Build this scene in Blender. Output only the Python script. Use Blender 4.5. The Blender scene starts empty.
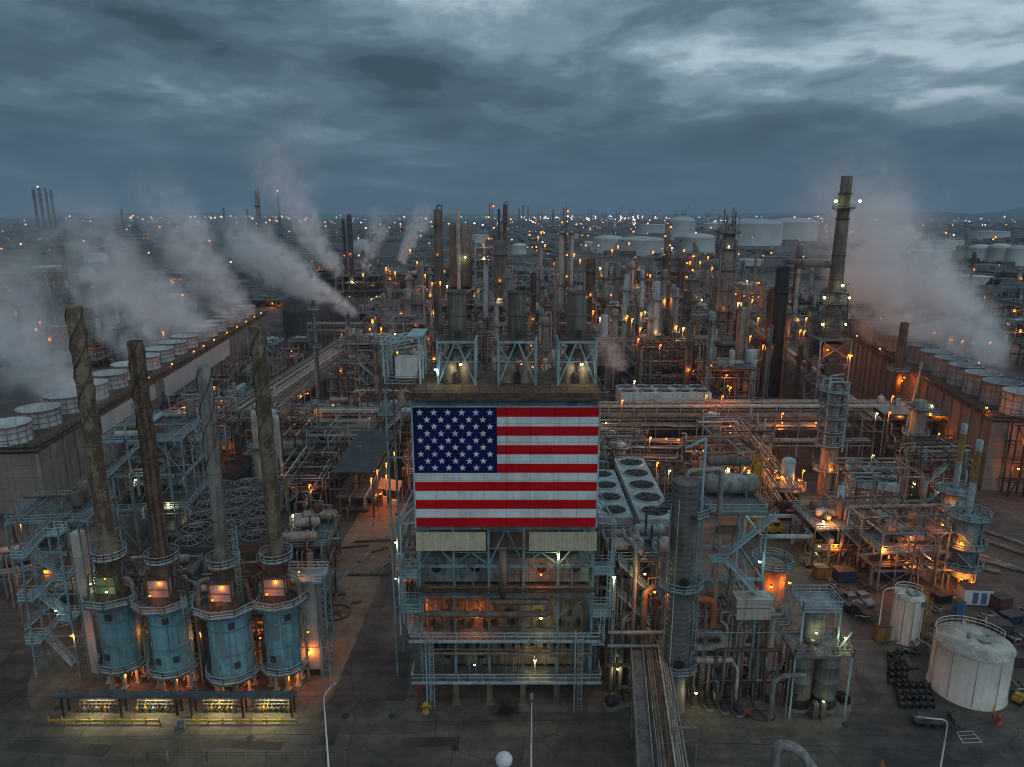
import bpy, math, random
from mathutils import Vector, Matrix

# ------------------------------------------------------------------ scene, camera, light
S = bpy.context.scene
C = S.collection
R = math.radians
PI = math.pi
FOC, PITCH, EYE = 710.0, R(13.5), 70.4
cam = bpy.data.cameras.new('camera')
cam.sensor_fit = 'HORIZONTAL'
cam.sensor_width = 36.0
cam.lens = 36.0 * FOC / 1024.0
cam.clip_start = 0.5
cam.clip_end = 60000
camo = bpy.data.objects.new('camera', cam)
camo.location = (0, 0, EYE)
camo.rotation_euler = (R(90) - PITCH, 0, 0)
C.objects.link(camo)
S.camera = camo

S.view_settings.view_transform = 'Standard'
S.view_settings.look = 'None'
S.view_settings.exposure = 0.0
S.view_settings.gamma = 1.0
S.view_settings.use_curve_mapping = False
S.render.engine = 'CYCLES'
S.cycles.use_denoising = True
S.cycles.filter_width = 1.1
S.cycles.max_bounces = 5
S.cycles.diffuse_bounces = 2
S.cycles.glossy_bounces = 2
S.cycles.transparent_max_bounces = 6
S.cycles.volume_bounces = 3
S.cycles.sample_clamp_indirect = 3.0
S.cycles.sample_clamp_direct = 0.0
S.cycles.use_adaptive_sampling = True
S.cycles.adaptive_threshold = 0.015
S.cycles.volume_step_rate = 0.5
S.cycles.volume_max_steps = 256
try:
    S.cycles.use_light_tree = True
except Exception:
    pass

SUN_EL, SUN_AZ = R(42), R(186)      # a veiled low sun, behind the camera
W = bpy.data.worlds.new('World')
S.world = W
W.use_nodes = True
nt = W.node_tree
nt.nodes.clear()


class N:
    """short node builder"""
    def __init__(s, tree):
        s.t = tree

    def __call__(s, typ, props=None, **ins):
        n = s.t.nodes.new(typ)
        for k, v in (props or {}).items():
            setattr(n, k, v)
        for k, v in ins.items():
            key = int(k[1:]) if k[0] == '_' else k.replace('__', ' ')
            if isinstance(v, bpy.types.NodeSocket):
                s.t.links.new(v, n.inputs[key])
            elif v is not None:
                n.inputs[key].default_value = v
        return n

    def m(s, op, a, b=None, c=None):
        n = s.t.nodes.new('ShaderNodeMath')
        n.operation = op
        for i, v in enumerate((a, b, c)):
            if isinstance(v, bpy.types.NodeSocket):
                s.t.links.new(v, n.inputs[i])
            elif v is not None:
                n.inputs[i].default_value = v
        return n.outputs[0]

    def ramp(s, fac, stops, interp='LINEAR'):
        n = s.t.nodes.new('ShaderNodeValToRGB')
        n.color_ramp.interpolation = interp
        e = n.color_ramp.elements
        while len(e) < len(stops):
            e.new(0.5)
        for i, (p, c) in enumerate(stops):
            e[i].position = p
            e[i].color = (c, c, c, 1) if not isinstance(c, tuple) else (*c, 1)
        s.t.links.new(fac, n.inputs[0])
        return n.outputs[0]

    def mix(s, f, a, b, mode='MIX'):
        n = s.t.nodes.new('ShaderNodeMix')
        n.data_type = 'RGBA'
        n.blend_type = mode
        n.clamp_factor = True
        for k, v in ((0, f), (6, a), (7, b)):
            if isinstance(v, bpy.types.NodeSocket):
                s.t.links.new(v, n.inputs[k])
            else:
                n.inputs[k].default_value = (*v, 1) if isinstance(v, tuple) and len(v) == 3 else v
        return n.outputs[2]


n = N(nt)
tc = n('ShaderNodeTexCoord')
sep = n('ShaderNodeSeparateXYZ', _0=tc.outputs['Generated'])
zx, zy, zz = sep.outputs
zc = n.m('MAXIMUM', zz, 0.0)
den = n.m('ADD', zc, 0.16)
pu = n.m('DIVIDE', zx, den)
pv = n.m('DIVIDE', zy, den)
cv = n('ShaderNodeCombineXYZ', _0=pu, _1=pv, _2=3.7)
warp = n('ShaderNodeTexNoise', Vector=cv.outputs[0], Scale=0.7, Detail=3.0)
cw = n('ShaderNodeVectorMath', {'operation': 'MULTIPLY_ADD'}, _0=warp.outputs['Color'], _1=(0.6, 0.6, 0.0), _2=cv.outputs[0])
big = n('ShaderNodeTexNoise', Vector=cw.outputs[0], Scale=0.75, Detail=3.0, Roughness=0.45)
fine = n('ShaderNodeTexNoise', Vector=cw.outputs[0], Scale=1.8, Detail=9.0, Roughness=0.58)
cl = n.m('MULTIPLY_ADD', fine.outputs['Fac'], 0.58, n.m('MULTIPLY', big.outputs['Fac'], 0.47))
lift = n.m('MULTIPLY', n.ramp(zc, [(0.10, 0.0), (0.25, 1.0)]), n.ramp(n.m('ADD', zx, 0.5), [(0.45, 0.0), (1.0, 1.0)], 'EASE'))
cl = n.m('MULTIPLY_ADD', lift, 0.075, cl)
lift2 = n.m('MULTIPLY', n.ramp(zc, [(0.17, 0.0), (0.20, 1.0), (0.235, .3), (0.27, 1.0)]), n.ramp(n.m('ADD', zx, 0.5), [(.28, 0.0), (.46, 1.0), (.70, .6), (.82, .2)], 'EASE'))
cl = n.m('MULTIPLY_ADD', lift2, 0.06, cl)
cl = n.m('MULTIPLY_ADD', n.m('MULTIPLY', n.ramp(n.m('MULTIPLY', zx, -1.0), [(0.05, 0.0), (0.4, 1.0)]), n.ramp(zc, [(.08, .3), (.2, 1.0)])), -0.055, cl)
dark = n.ramp(cl, [(0.40, (0.36, 0.56, 0.74)), (0.47, (0.56, 0.90, 1.18)), (0.54, (0.88, 1.36, 1.72)), (0.61, (1.55, 2.25, 2.75)), (0.71, (3.8, 4.7, 5.2))], 'EASE')
# smoother and paler towards the horizon
hz = n.ramp(zc, [(0.0, 1.0), (0.05, 0.75), (0.16, 0.0)], 'EASE')
dark = n.mix(hz, dark, (0.50, 0.90, 1.26))
# the overcast vault is brighter overhead and on the twilight side, behind the camera
up = n.ramp(zc, [(0.30, 0.0), (0.85, 1.0)], 'EASE')
bk = n.ramp(n.m('MULTIPLY', zy, -1.0), [(0.0, 0.0), (0.8, 1.0)], 'EASE')
gain = n.m('MULTIPLY_ADD', n.m('MAXIMUM', up, n.m('MULTIPLY', bk, 0.9)), 0.75, 1.0)
dark = n.mix(1.0, dark, n('ShaderNodeCombineColor', _0=gain, _1=gain, _2=gain).outputs[0], 'MULTIPLY')
sky = n('ShaderNodeTexSky', {'sky_type': 'NISHITA', 'sun_disc': False, 'sun_elevation': SUN_EL, 'sun_rotation': SUN_AZ})
col = n.mix(0.985, sky.outputs[0], dark)
bg = n('ShaderNodeBackground', Color=col, Strength=0.128)
out = n('ShaderNodeOutputWorld', Surface=bg.outputs[0])

sl = bpy.data.lights.new('sun', 'SUN')
sl.energy = 0.38
sl.angle = R(60)
sl.color = (1.0, 0.95, 0.90)
so = bpy.data.objects.new('sun', sl)
so.rotation_euler = Vector((math.sin(SUN_AZ) * math.cos(SUN_EL), math.cos(SUN_AZ) * math.cos(SUN_EL), math.sin(SUN_EL))).to_track_quat('Z', 'Y').to_euler()
C.objects.link(so)

# ------------------------------------------------------------------ measuring helpers (pixel of the photo -> place in the world)
_cp, _sp = math.cos(PITCH), math.sin(PITCH)


def _ray(px, py):
    u = (px - 512) / FOC
    v = (383.5 - py) / FOC
    return u, _cp + v * _sp, -_sp + v * _cp


def G(px, py, h=0.0):
    d = _ray(px, py)
    t = (h - EYE) / d[2]
    return d[0] * t, d[1] * t


def AX(px, py, Y):
    d = _ray(px, py)
    return d[0] * Y / d[1]


def AZ(px, py, Y):
    d = _ray(px, py)
    return EYE + d[2] * Y / d[1]


# ------------------------------------------------------------------ mesh builder
class MB:
    def __init__(s):
        s.v, s.f, s.mi, s.sm = [], [], [], []
        s.cur = 0

    def add(s, vs, fs, smooth=False):
        o = len(s.v)
        s.v.extend(vs)
        for f in fs:
            s.f.append([i + o for i in f])
        s.mi.extend([s.cur] * len(fs))
        s.sm.extend([smooth] * len(fs))
        return s

    def box(s, c, d, rz=0.0):
        x, y, z = d[0] / 2, d[1] / 2, d[2] / 2
        ca, sa = math.cos(rz), math.sin(rz)
        vs = []
        for dz in (-z, z):
            for dx, dy in ((-x, -y), (x, -y), (x, y), (-x, y)):
                vs.append((c[0] + dx * ca - dy * sa, c[1] + dx * sa + dy * ca, c[2] + dz))
        return s.add(vs, [(3, 2, 1, 0), (4, 5, 6, 7), (0, 1, 5, 4), (1, 2, 6, 5), (2, 3, 7, 6), (3, 0, 4, 7)])

    def bar(s, a, b, w, h=None):
        a, b = Vector(a), Vector(b)
        d = b - a
        if d.length < 1e-5:
            return s
        h = w if h is None else h
        d.normalize()
        up = Vector((0, 0, 1)) if abs(d.z) < 0.95 else Vector((1, 0, 0))
        r = d.cross(up).normalized() * (w / 2)
        u = r.cross(d).normalized() * (h / 2)
        vs = [tuple(p + q) for p in (a, b) for q in (-r - u, r - u, r + u, -r + u)]
        return s.add(vs, [(3, 2, 1, 0), (4, 5, 6, 7), (0, 1, 5, 4), (1, 2, 6, 5), (2, 3, 7, 6), (3, 0, 4, 7)])

    def tube(s, a, b, r0, r1=None, k=8, caps=True, smooth=True):
        a, b = Vector(a), Vector(b)
        r1 = r0 if r1 is None else r1
        d = (b - a).normalized()
        up = Vector((0, 0, 1)) if abs(d.z) < 0.95 else Vector((1, 0, 0))
        x = d.cross(up).normalized()
        y = x.cross(d).normalized()
        vs = []
        for p, r in ((a, r0), (b, r1)):
            for i in range(k):
                t = 2 * PI * i / k
                vs.append(tuple(p + x * (r * math.cos(t)) - y * (r * math.sin(t))))
        s.add(vs, [(i, (i + 1) % k, k + (i + 1) % k, k + i) for i in range(k)], smooth)
        if caps:
            o = len(s.v) - 2 * k
            s.f.append([o + k - 1 - i for i in range(k)])
            s.f.append([o + k + i for i in range(k)])
            s.mi.extend([s.cur] * 2)
            s.sm.extend([False] * 2)
        return s

    def pipe(s, pts, r, k=6, bend=None, caps=True):
        P = [Vector(p) for p in pts]
        bend = 2.2 * r if bend is None else bend
        Q = [P[0]]
        for i in range(1, len(P) - 1):
            d0, d1 = P[i - 1] - P[i], P[i + 1] - P[i]
            b = min(bend, d0.length * 0.49, d1.length * 0.49)
            d0.normalize()
            d1.normalize()
            p0, p1 = P[i] + d0 * b, P[i] + d1 * b
            for t in (0, 0.33, 0.67, 1):
                Q.append(p0.lerp(P[i], t).lerp(P[i].lerp(p1, t), t))
        Q.append(P[-1])
        Q = [q for j, q in enumerate(Q) if j == 0 or (q - Q[j - 1]).length > 1e-4]
        d = (Q[1] - Q[0]).normalized()
        up = Vector((0, 0, 1)) if abs(d.z) < 0.9 else Vector((1, 0, 0))
        x = d.cross(up).normalized()
        vs, fs = [], []
        for j, q in enumerate(Q):
            if j == 0:
                t = Q[1] - Q[0]
            elif j == len(Q) - 1:
                t = Q[-1] - Q[-2]
            else:
                t = (Q[j + 1] - q).normalized() + (q - Q[j - 1]).normalized()
            t.normalize()
            x = (x - t * x.dot(t)).normalized()
            y = x.cross(t)
            for i in range(k):
                a = 2 * PI * i / k
                vs.append(tuple(q + x * (r * math.cos(a)) - y * (r * math.sin(a))))
            if j:
                o = (j - 1) * k
                fs += [(o + i, o + (i + 1) % k, o + k + (i + 1) % k, o + k + i) for i in range(k)]
        s.add(vs, fs, True)
        if caps:
            s.add(vs[:k], [tuple(range(k - 1, -1, -1))])
            s.add(vs[-k:], [tuple(range(k))])
        return s

    def lathe(s, prof, k=16, o=(0, 0, 0), a0=0.0, a1=2 * PI, smooth=True):
        full = abs(a1 - a0 - 2 * PI) < 1e-6
        c = k if full else k + 1
        vs, fs = [], []
        for r, z in prof:
            for i in range(c):
                t = a0 + (a1 - a0) * i / k
                vs.append((o[0] + r * math.cos(t), o[1] + r * math.sin(t), o[2] + z))
        for j in range(len(prof) - 1):
            for i in range(k):
                i2 = (i + 1) % c
                fs.append((j * c + i, j * c + i2, (j + 1) * c + i2, (j + 1) * c + i))
        return s.add(vs, fs, smooth)

    def ringdeck(s, o, r0, r1, z, th=0.18, k=12, a0=0.0, a1=2 * PI):
        return s.lathe([(r0, z - th), (r1, z - th), (r1, z), (r0, z), (r0, z - th)], k, (o[0], o[1], 0), a0, a1, False)

    def prism(s, pts, z0, z1):
        k = len(pts)
        vs = [(x, y, z) for z in (z0, z1) for x, y in pts]
        return s.add(vs, [tuple(range(k - 1, -1, -1)), tuple(range(k, 2 * k))] + [(i, (i + 1) % k, k + (i + 1) % k, k + i) for i in range(k)])

    def rail(s, pts, closed=False, h=1.1, gap=1.8, w=0.07, toe=0.16):
        pts = [Vector(p) for p in pts]
        if closed:
            pts = pts + [pts[0]]
        for a, b in zip(pts, pts[1:]):
            L = (b - a).length
            if L < 0.05:
                continue
            for q in (h, h * 0.52):
                s.bar(a + Vector((0, 0, q)), b + Vector((0, 0, q)), w)
            if toe:
                s.bar(a + Vector((0, 0, toe / 2)), b + Vector((0, 0, toe / 2)), 0.03, toe)
            m = max(1, round(L / gap))
            for i in range(m + 1):
                p = a.lerp(b, i / m)
                s.bar(p, p + Vector((0, 0, h)), w)
        return s

    def ladder(s, a, b, out=(0, -1), w=0.55, cage=True):
        a, b = Vector(a), Vector(b)
        o = Vector((out[0], out[1], 0)).normalized()
        t = Vector((-o.y, o.x, 0)) * (w / 2)
        for q in (-t, t):
            s.bar(a + q, b + q, 0.07)
        L = (b - a).length
        for i in range(int(L / 0.45)):
            p = a.lerp(b, (i + 0.5) * 0.45 / L)
            s.bar(p - t, p + t, 0.04)
        if cage and L > 3.5:
            m = int((L - 2.2) / 1.2) + 1
            arc = [t * 1.25 + o * 0.12, t * 1.1 + o * 0.5, o * 0.75, -t * 1.1 + o * 0.5, -t * 1.25 + o * 0.12]
            for i in range(m):
                p = a.lerp(b, min(1, (2.2 + i * 1.2) / L))
                for q0, q1 in zip(arc, arc[1:]):
                    s.bar(p + q0, p + q1, 0.05)
            p0 = a.lerp(b, 2.2 / L)
            for q in arc[1:4]:
                s.bar(p0 + q, b + q, 0.04)
        return s

    def stairs(s, a, b, w=0.9):
        a, b = Vector(a), Vector(b)
        d = b - a
        hd = Vector((d.x, d.y, 0)).normalized()
        t = Vector((-hd.y, hd.x, 0)) * (w / 2)
        for q in (-t, t):
            s.bar(a + q, b + q, 0.07, 0.28)
            for hh in (1.0, 0.55):
                s.bar(a + q + Vector((0, 0, hh)), b + q + Vector((0, 0, hh)), 0.06)
            m = max(2, int(d.length / 1.3))
            for i in range(m + 1):
                p = a.lerp(b, i / m) + q
                s.bar(p, p + Vector((0, 0, 1.0)), 0.06)
        m = max(2, int(abs(d.z) / 0.24))
        for i in range(m):
            p = a.lerp(b, (i + 0.5) / m)
            s.bar(p - t, p + t, 0.26, 0.04)
        return s

    def build(s, name, mat, parent=None, smooth=None):
        me = bpy.data.meshes.new(name)
        me.from_pydata(s.v, [], s.f)
        ms = mat if isinstance(mat, (list, tuple)) else [mat]
        for m in ms:
            me.materials.append(m)
        if len(ms) > 1:
            me.polygons.foreach_set('material_index', s.mi)
        me.polygons.foreach_set('use_smooth', s.sm)
        me.update()
        o = bpy.data.objects.new(name, me)
        C.objects.link(o)
        if parent is not None:
            o.parent = parent
        return o


USED = {}


def tag(o, label, cat, group=None):
    o['label'] = label
    o['category'] = cat
    o['kind'] = 'thing'
    if group:
        o['group'] = group
    USED[label] = USED.get(label, 0) + 1
    return o


def thing(name, label, cat, loc=(0, 0, 0), rz=0.0, group=None):
    o = bpy.data.objects.new(name, None)
    o.empty_display_size = 0.5
    C.objects.link(o)
    o.location = loc
    o.rotation_euler = (0, 0, rz)
    return tag(o, label, cat, group)


def struct(o, kind='structure'):
    o['kind'] = kind
    return o


def copy_tree(o, parent=None):
    c = o.copy()
    C.objects.link(c)
    c.parent = parent
    for ch in o.children:
        copy_tree(ch, c)
    return c


# ------------------------------------------------------------------ materials
def new_mat(name):
    m = bpy.data.materials.new(name)
    m.use_nodes = True
    m.node_tree.nodes.clear()
    return m, N(m.node_tree)


def paint(name, base, worn, amount=0.5, scale=0.35, rough=0.6, metal=0.0, streak=0.5, spots=0.3, panel=None, spec=0.4):
    """weathered surface: cloudy wear, vertical drips, small spots, a little variation from object to object"""
    m, n = new_mat(name)
    tc = n('ShaderNodeTexCoord')
    oi = n('ShaderNodeObjectInfo')
    geo = n('ShaderNodeNewGeometry')
    off = n('ShaderNodeVectorMath', {'operation': 'MULTIPLY_ADD'}, _0=oi.outputs['Random'], _1=(37.0, 53.0, 11.0), _2=geo.outputs['Position'])
    P = off.outputs[0]
    a = n('ShaderNodeTexNoise', Vector=P, Scale=scale, Detail=6.0, Roughness=0.62)
    mp = n('ShaderNodeMapping', Vector=P)
    mp.inputs['Scale'].default_value = (1.6, 1.6, 0.09)
    b = n('ShaderNodeTexNoise', Vector=mp.outputs[0], Scale=0.9, Detail=5.0, Roughness=0.6)
    c = n('ShaderNodeTexNoise', Vector=P, Scale=2.6, Detail=4.0, Roughness=0.7)
    w = n.m('MULTIPLY_ADD', n.m('SUBTRACT', b.outputs[0], 0.5), streak * 1.6, a.outputs[0])
    w = n.m('MULTIPLY_ADD', n.m('SUBTRACT', c.outputs[0], 0.5), spots, w)
    lo = 0.62 - 0.26 * amount
    f = n.ramp(w, [(lo - 0.1, 0.0), (lo + 0.14, 1.0)], 'EASE')
    f = n.m('MULTIPLY', f, min(1.0, 0.45 + amount * 0.6))
    colr = n.mix(f, base, worn)
    v = n.m('MULTIPLY_ADD', oi.outputs['Random'], 0.3, 0.85)
    v2 = n.m('MULTIPLY', v, n.m('MULTIPLY_ADD', c.outputs[0], 0.5, 0.75))
    if panel:
        so_ = n('ShaderNodeSeparateXYZ', _0=tc.outputs['Object'])
        pv_ = n('ShaderNodeCombineXYZ', _0=n.m('ADD', so_.outputs[0], so_.outputs[1]), _1=so_.outputs[2])
        br = n('ShaderNodeTexBrick', {'offset': 0.0}, Vector=pv_.outputs[0], Scale=1.0, Mortar__Size=0.012 * min(panel[0], panel[1]) + .01, Brick__Width=panel[0], Row__Height=panel[1])
        br.inputs['Color1'].default_value = (1, 1, 1, 1)
        br.inputs['Color2'].default_value = (0.86, 0.86, 0.86, 1)
        br.inputs['Mortar'].default_value = (0.45, 0.45, 0.45, 1)
        colr = n.mix(1.0, colr, br.outputs['Color'], 'MULTIPLY')
    hv = n('ShaderNodeHueSaturation', Value=v2, Color=colr)
    rg = n.m('MULTIPLY_ADD', f, 0.25, rough)
    bs = n('ShaderNodeBsdfPrincipled', Base__Color=hv.outputs[0], Roughness=rg, Metallic=metal)
    bs.inputs['Specular IOR Level'].default_value = spec
    n('ShaderNodeOutputMaterial', Surface=bs.outputs[0])
    return m


def plain(name, base, rough=0.6, metal=0.0):
    return paint(name, base, tuple(x * 0.55 for x in base), 0.35, 0.8, rough, metal, 0.3, 0.3)


def glow(name, color, strength):
    m, n = new_mat(name)
    e = n('ShaderNodeEmission', Color=(*color, 1), Strength=strength)
    n('ShaderNodeOutputMaterial', Surface=e.outputs[0])
    try:
        m.cycles.emission_sampling = 'NONE'
    except Exception:
        pass
    return m


M = {}
M['blue_steel'] = paint('blue_steel_paint', (0.175, 0.285, 0.32), (0.085, 0.095, 0.09), 0.45, 0.5)
M['blue_shell'] = paint('blue_shell_paint', (0.175, 0.37, 0.43), (0.13, 0.165, 0.15), 0.42, 0.33, streak=0.8, spots=0.7)
M['blue_pale'] = paint('pale_blue_paint', (0.31, 0.44, 0.475), (0.16, 0.18, 0.175), 0.4, 0.4)
M['rust_stack'] = paint('rusty_stack_steel', (0.235, 0.185, 0.13), (0.085, 0.05, 0.03), 0.62, 0.4, 0.75, streak=0.45, spots=0.7)
M['rust_stack_dark'] = paint('dark_rusty_stack_steel', (0.175, 0.12, 0.085), (0.06, 0.032, 0.022), 0.7, 0.2, 0.8, streak=0.9, spots=0.8)
M['grey_stack'] = paint('grey_stack_steel', (0.215, 0.205, 0.19), (0.10, 0.08, 0.06), 0.5, 0.2, 0.75, streak=0.9, spots=0.6)
M['rust'] = paint('rusty_brown_steel', (0.13, 0.08, 0.053), (0.05, 0.037, 0.031), 0.5, 0.5, 0.8)
M['drab_stack'] = paint('drab_grey_stack', (0.15, 0.138, 0.122), (0.08, 0.07, 0.06), 0.5, 0.2, 0.8, streak=0.9)
M['rail_pale'] = paint('pale_rail_paint', (0.42, 0.51, 0.53), (0.22, 0.25, 0.25), 0.4, 0.5)
M['stiffener'] = paint('dark_blue_steel', (0.07, 0.10, 0.115), (0.05, 0.055, 0.055), 0.5, 0.5)
M['insul'] = paint('insulation_jacket', (0.31, 0.28, 0.24), (0.14, 0.115, 0.09), 0.5, 0.4, 0.5, 0.2)
M['pipe_brown'] = paint('brown_pipe', (0.21, 0.155, 0.115), (0.09, 0.065, 0.05), 0.5, 0.4, 0.7)
M['pipe_white'] = paint('pale_pipe', (0.43, 0.40, 0.35), (0.20, 0.165, 0.13), 0.45, 0.4, 0.5)
M['galv'] = paint('galvanised_steel', (0.25, 0.27, 0.28), (0.12, 0.12, 0.115), 0.45, 0.5, 0.5, 0.3)
M['dark'] = paint('dark_steel', (0.05, 0.052, 0.054), (0.075, 0.058, 0.045), 0.5, 0.5, 0.6)
M['black'] = paint('black_steel', (0.022, 0.023, 0.025), (0.04, 0.035, 0.03), 0.4, 0.5, 0.5)
M['grating'] = paint('deck_grating', (0.115, 0.13, 0.135), (0.07, 0.062, 0.055), 0.5, 0.6, 0.75)
M['vessel'] = paint('grey_vessel', (0.235, 0.235, 0.225), (0.12, 0.10, 0.082), 0.5, 0.25, 0.6, streak=0.8)
M['ribbed'] = paint('ribbed_column_jacket', (0.165, 0.165, 0.155), (0.085, 0.08, 0.07), 0.5, 0.25, 0.55, 0.2)
M['white_tank'] = paint('white_tank_paint', (0.62, 0.585, 0.53), (0.42, 0.34, 0.255), 0.3, 0.2, 0.6, streak=0.4, spots=0.4)
M['tank_roof'] = paint('stained_tank_roof', (0.50, 0.48, 0.43), (0.21, 0.19, 0.15), 0.55, 0.35, 0.7, streak=0.0, spots=0.6)
M['beige'] = paint('beige_cladding', (0.56, 0.485, 0.35), (0.38, 0.31, 0.21), 0.35, 0.4, 0.6, panel=(0.5, 40.0))
M['duct'] = paint('beige_duct_panel', (0.46, 0.42, 0.37), (0.30, 0.25, 0.21), 0.35, 0.25, 0.65, panel=(1.65, 3.3))
M['firewall'] = paint('furnace_wall', (0.27, 0.23, 0.15), (0.095, 0.068, 0.045), 0.55, 0.6, 0.8, panel=(2.45, 1.6))
M['firewall_blue'] = paint('furnace_upper_wall', (0.24, 0.30, 0.31), (0.12, 0.12, 0.11), 0.5, 0.6, 0.8, panel=(2.45, 1.6))
M['concrete'] = paint('concrete_panels', (0.25, 0.235, 0.21), (0.16, 0.145, 0.125), 0.45, 0.12, 0.85, panel=(6.0, 3.0), streak=0.25)
M['fan_shell'] = paint('fan_stack_shell', (0.46, 0.49, 0.50), (0.27, 0.27, 0.26), 0.4, 0.3, 0.6)
M['fan_grey'] = paint('grey_fan_stack_shell', (0.31, 0.34, 0.365), (0.19, 0.20, 0.21), 0.4, 0.3, 0.7)
M['yellow'] = paint('yellow_paint', (0.40, 0.275, 0.035), (0.22, 0.13, 0.035), 0.35, 0.5)
M['stack_yellow'] = paint('stack_yellow_paint', (0.24, 0.19, 0.06), (0.14, 0.105, 0.05), 0.45, 0.5)
M['ochre'] = paint('ochre_paint', (0.30, 0.19, 0.06), (0.22, 0.10, 0.04), 0.45, 0.6)
M['fan_pale'] = paint('pale_teal_cladding', (0.38, 0.46, 0.47), (0.22, 0.25, 0.25), 0.4, 0.3)
M['orange'] = paint('orange_paint', (0.36, 0.13, 0.05), (0.20, 0.09, 0.045), 0.35, 0.5)
M['red'] = paint('red_paint', (0.42, 0.05, 0.035), (0.2, 0.05, 0.04), 0.35, 0.5)
M['blue'] = paint('blue_paint', (0.06, 0.16, 0.40), (0.05, 0.09, 0.17), 0.35, 0.5)
M['navy'] = paint('navy_paint', (0.022, 0.04, 0.10), (0.03, 0.035, 0.05), 0.35, 0.5)
M['white'] = paint('white_paint', (0.72, 0.73, 0.73), (0.45, 0.43, 0.40), 0.3, 0.5)
M['tarp'] = paint('orange_tarpaulin', (0.60, 0.34, 0.20), (0.45, 0.24, 0.14), 0.4, 0.8)
M['green'] = paint('green_panel', (0.22, 0.30, 0.14), (0.12, 0.14, 0.08), 0.4, 0.5)
M['far_white'] = paint('far_tank_paint', (0.42, 0.44, 0.44), (0.30, 0.29, 0.27), 0.35, 0.03)
M['far_dark'] = paint('far_steel', (0.10, 0.105, 0.11), (0.07, 0.06, 0.055), 0.5, 0.05)
M['roof_dark'] = paint('bitumen_roof', (0.042, 0.043, 0.046), (0.10, 0.10, 0.10), 0.4, 0.35, 0.85, streak=0.0, spots=0.8)
M['flag_red'] = paint('flag_red', (0.62, 0.008, 0.013), (0.47, 0.012, 0.016), 0.4, 0.35, 0.9, streak=0.6, spec=0.1, panel=(3.2, 1.354))
M['flag_white'] = paint('flag_white', (0.78, 0.82, 0.82), (0.58, 0.59, 0.57), 0.4, 0.35, 0.9, streak=0.6, spec=0.1, panel=(3.2, 1.354))
M['flag_blue'] = paint('flag_blue', (0.009, 0.012, 0.085), (0.008, 0.011, 0.065), 0.3, 0.3, 0.9, streak=0.6, spec=0.1)
ORANGE, AMBER, WARM, COOL = (1.0, 0.225, 0.024), (1.0, 0.42, 0.10), (1.0, 0.80, 0.42), (0.80, 1.0, 0.92)
M['lamp_orange'] = glow('sodium_lamp', (1.0, 0.205, 0.018), 8.0)
M['lamp_warm'] = glow('warm_lamp', (1.0, 0.72, 0.28), 9.0)
M['lamp_green'] = glow('mercury_lamp', (0.86, 1.0, 0.36), 8)
M['lamp_white'] = glow('white_lamp', (0.93, 0.97, 1.0), 5.0)
M['glow_far_orange'] = glow('far_sodium_lamps', (1.0, 0.27, 0.035), 6.0)
M['glow_far_white'] = glow('far_white_lamps', (1.0, 0.86, 0.64), 4.0)

_bulb = {}


def bulb(kind, r=0.2):
    key = (kind, r)
    if key not in _bulb:
        mb = MB()
        mb.lathe([(0.0, -r), (r * 0.75, -r * 0.7), (r, 0), (r * 0.8, r * 0.6), (0, r * 0.7)], 8)
        mb.cur = 1
        mb.lathe([(r * 0.75, r * 0.62), (r * 0.9, r * 0.62), (r * 0.5, r * 1.3), (0, r * 1.35)], 8)
        me = bpy.data.meshes.new('lamp')
        me.from_pydata(mb.v, [], mb.f)
        me.materials.append(M[kind])
        me.materials.append(M['dark'])
        me.polygons.foreach_set('material_index', mb.mi)
        _bulb[key] = me
    return _bulb[key]


_ld = {}


def lamp(parent, loc, kind='lamp_orange', power=260.0, r=0.2, name='lamp'):
    """a lit lamp as a part, with its own light just under the bulb"""
    o = bpy.data.objects.new(name, bulb(kind, r))
    C.objects.link(o)
    o.location = loc
    o.parent = parent
    if power > 0:
        key = (kind, power)
        if key not in _ld:
            d = bpy.data.lights.new('lamp_light', 'POINT')
            d.energy = power * (1.15 if kind == 'lamp_orange' else 0.8)
            d.color = {'lamp_orange': ORANGE, 'lamp_warm': WARM, 'lamp_green': (0.92, 1.0, 0.50), 'lamp_white': COOL}[kind]
            d.shadow_soft_size = 0.2
            _ld[key] = d
        l = bpy.data.objects.new('lamp_light', _ld[key])
        C.objects.link(l)
        l.location = (0, 0, -r - 0.25)
        l.parent = o
    return o


def octa(cx, cy, r, z, k=8, ph=None):
    ph = PI / k if ph is None else ph
    return [(cx + r * math.cos(ph + 2 * PI * i / k), cy + r * math.sin(ph + 2 * PI * i / k), z) for i in range(k)]

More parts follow.
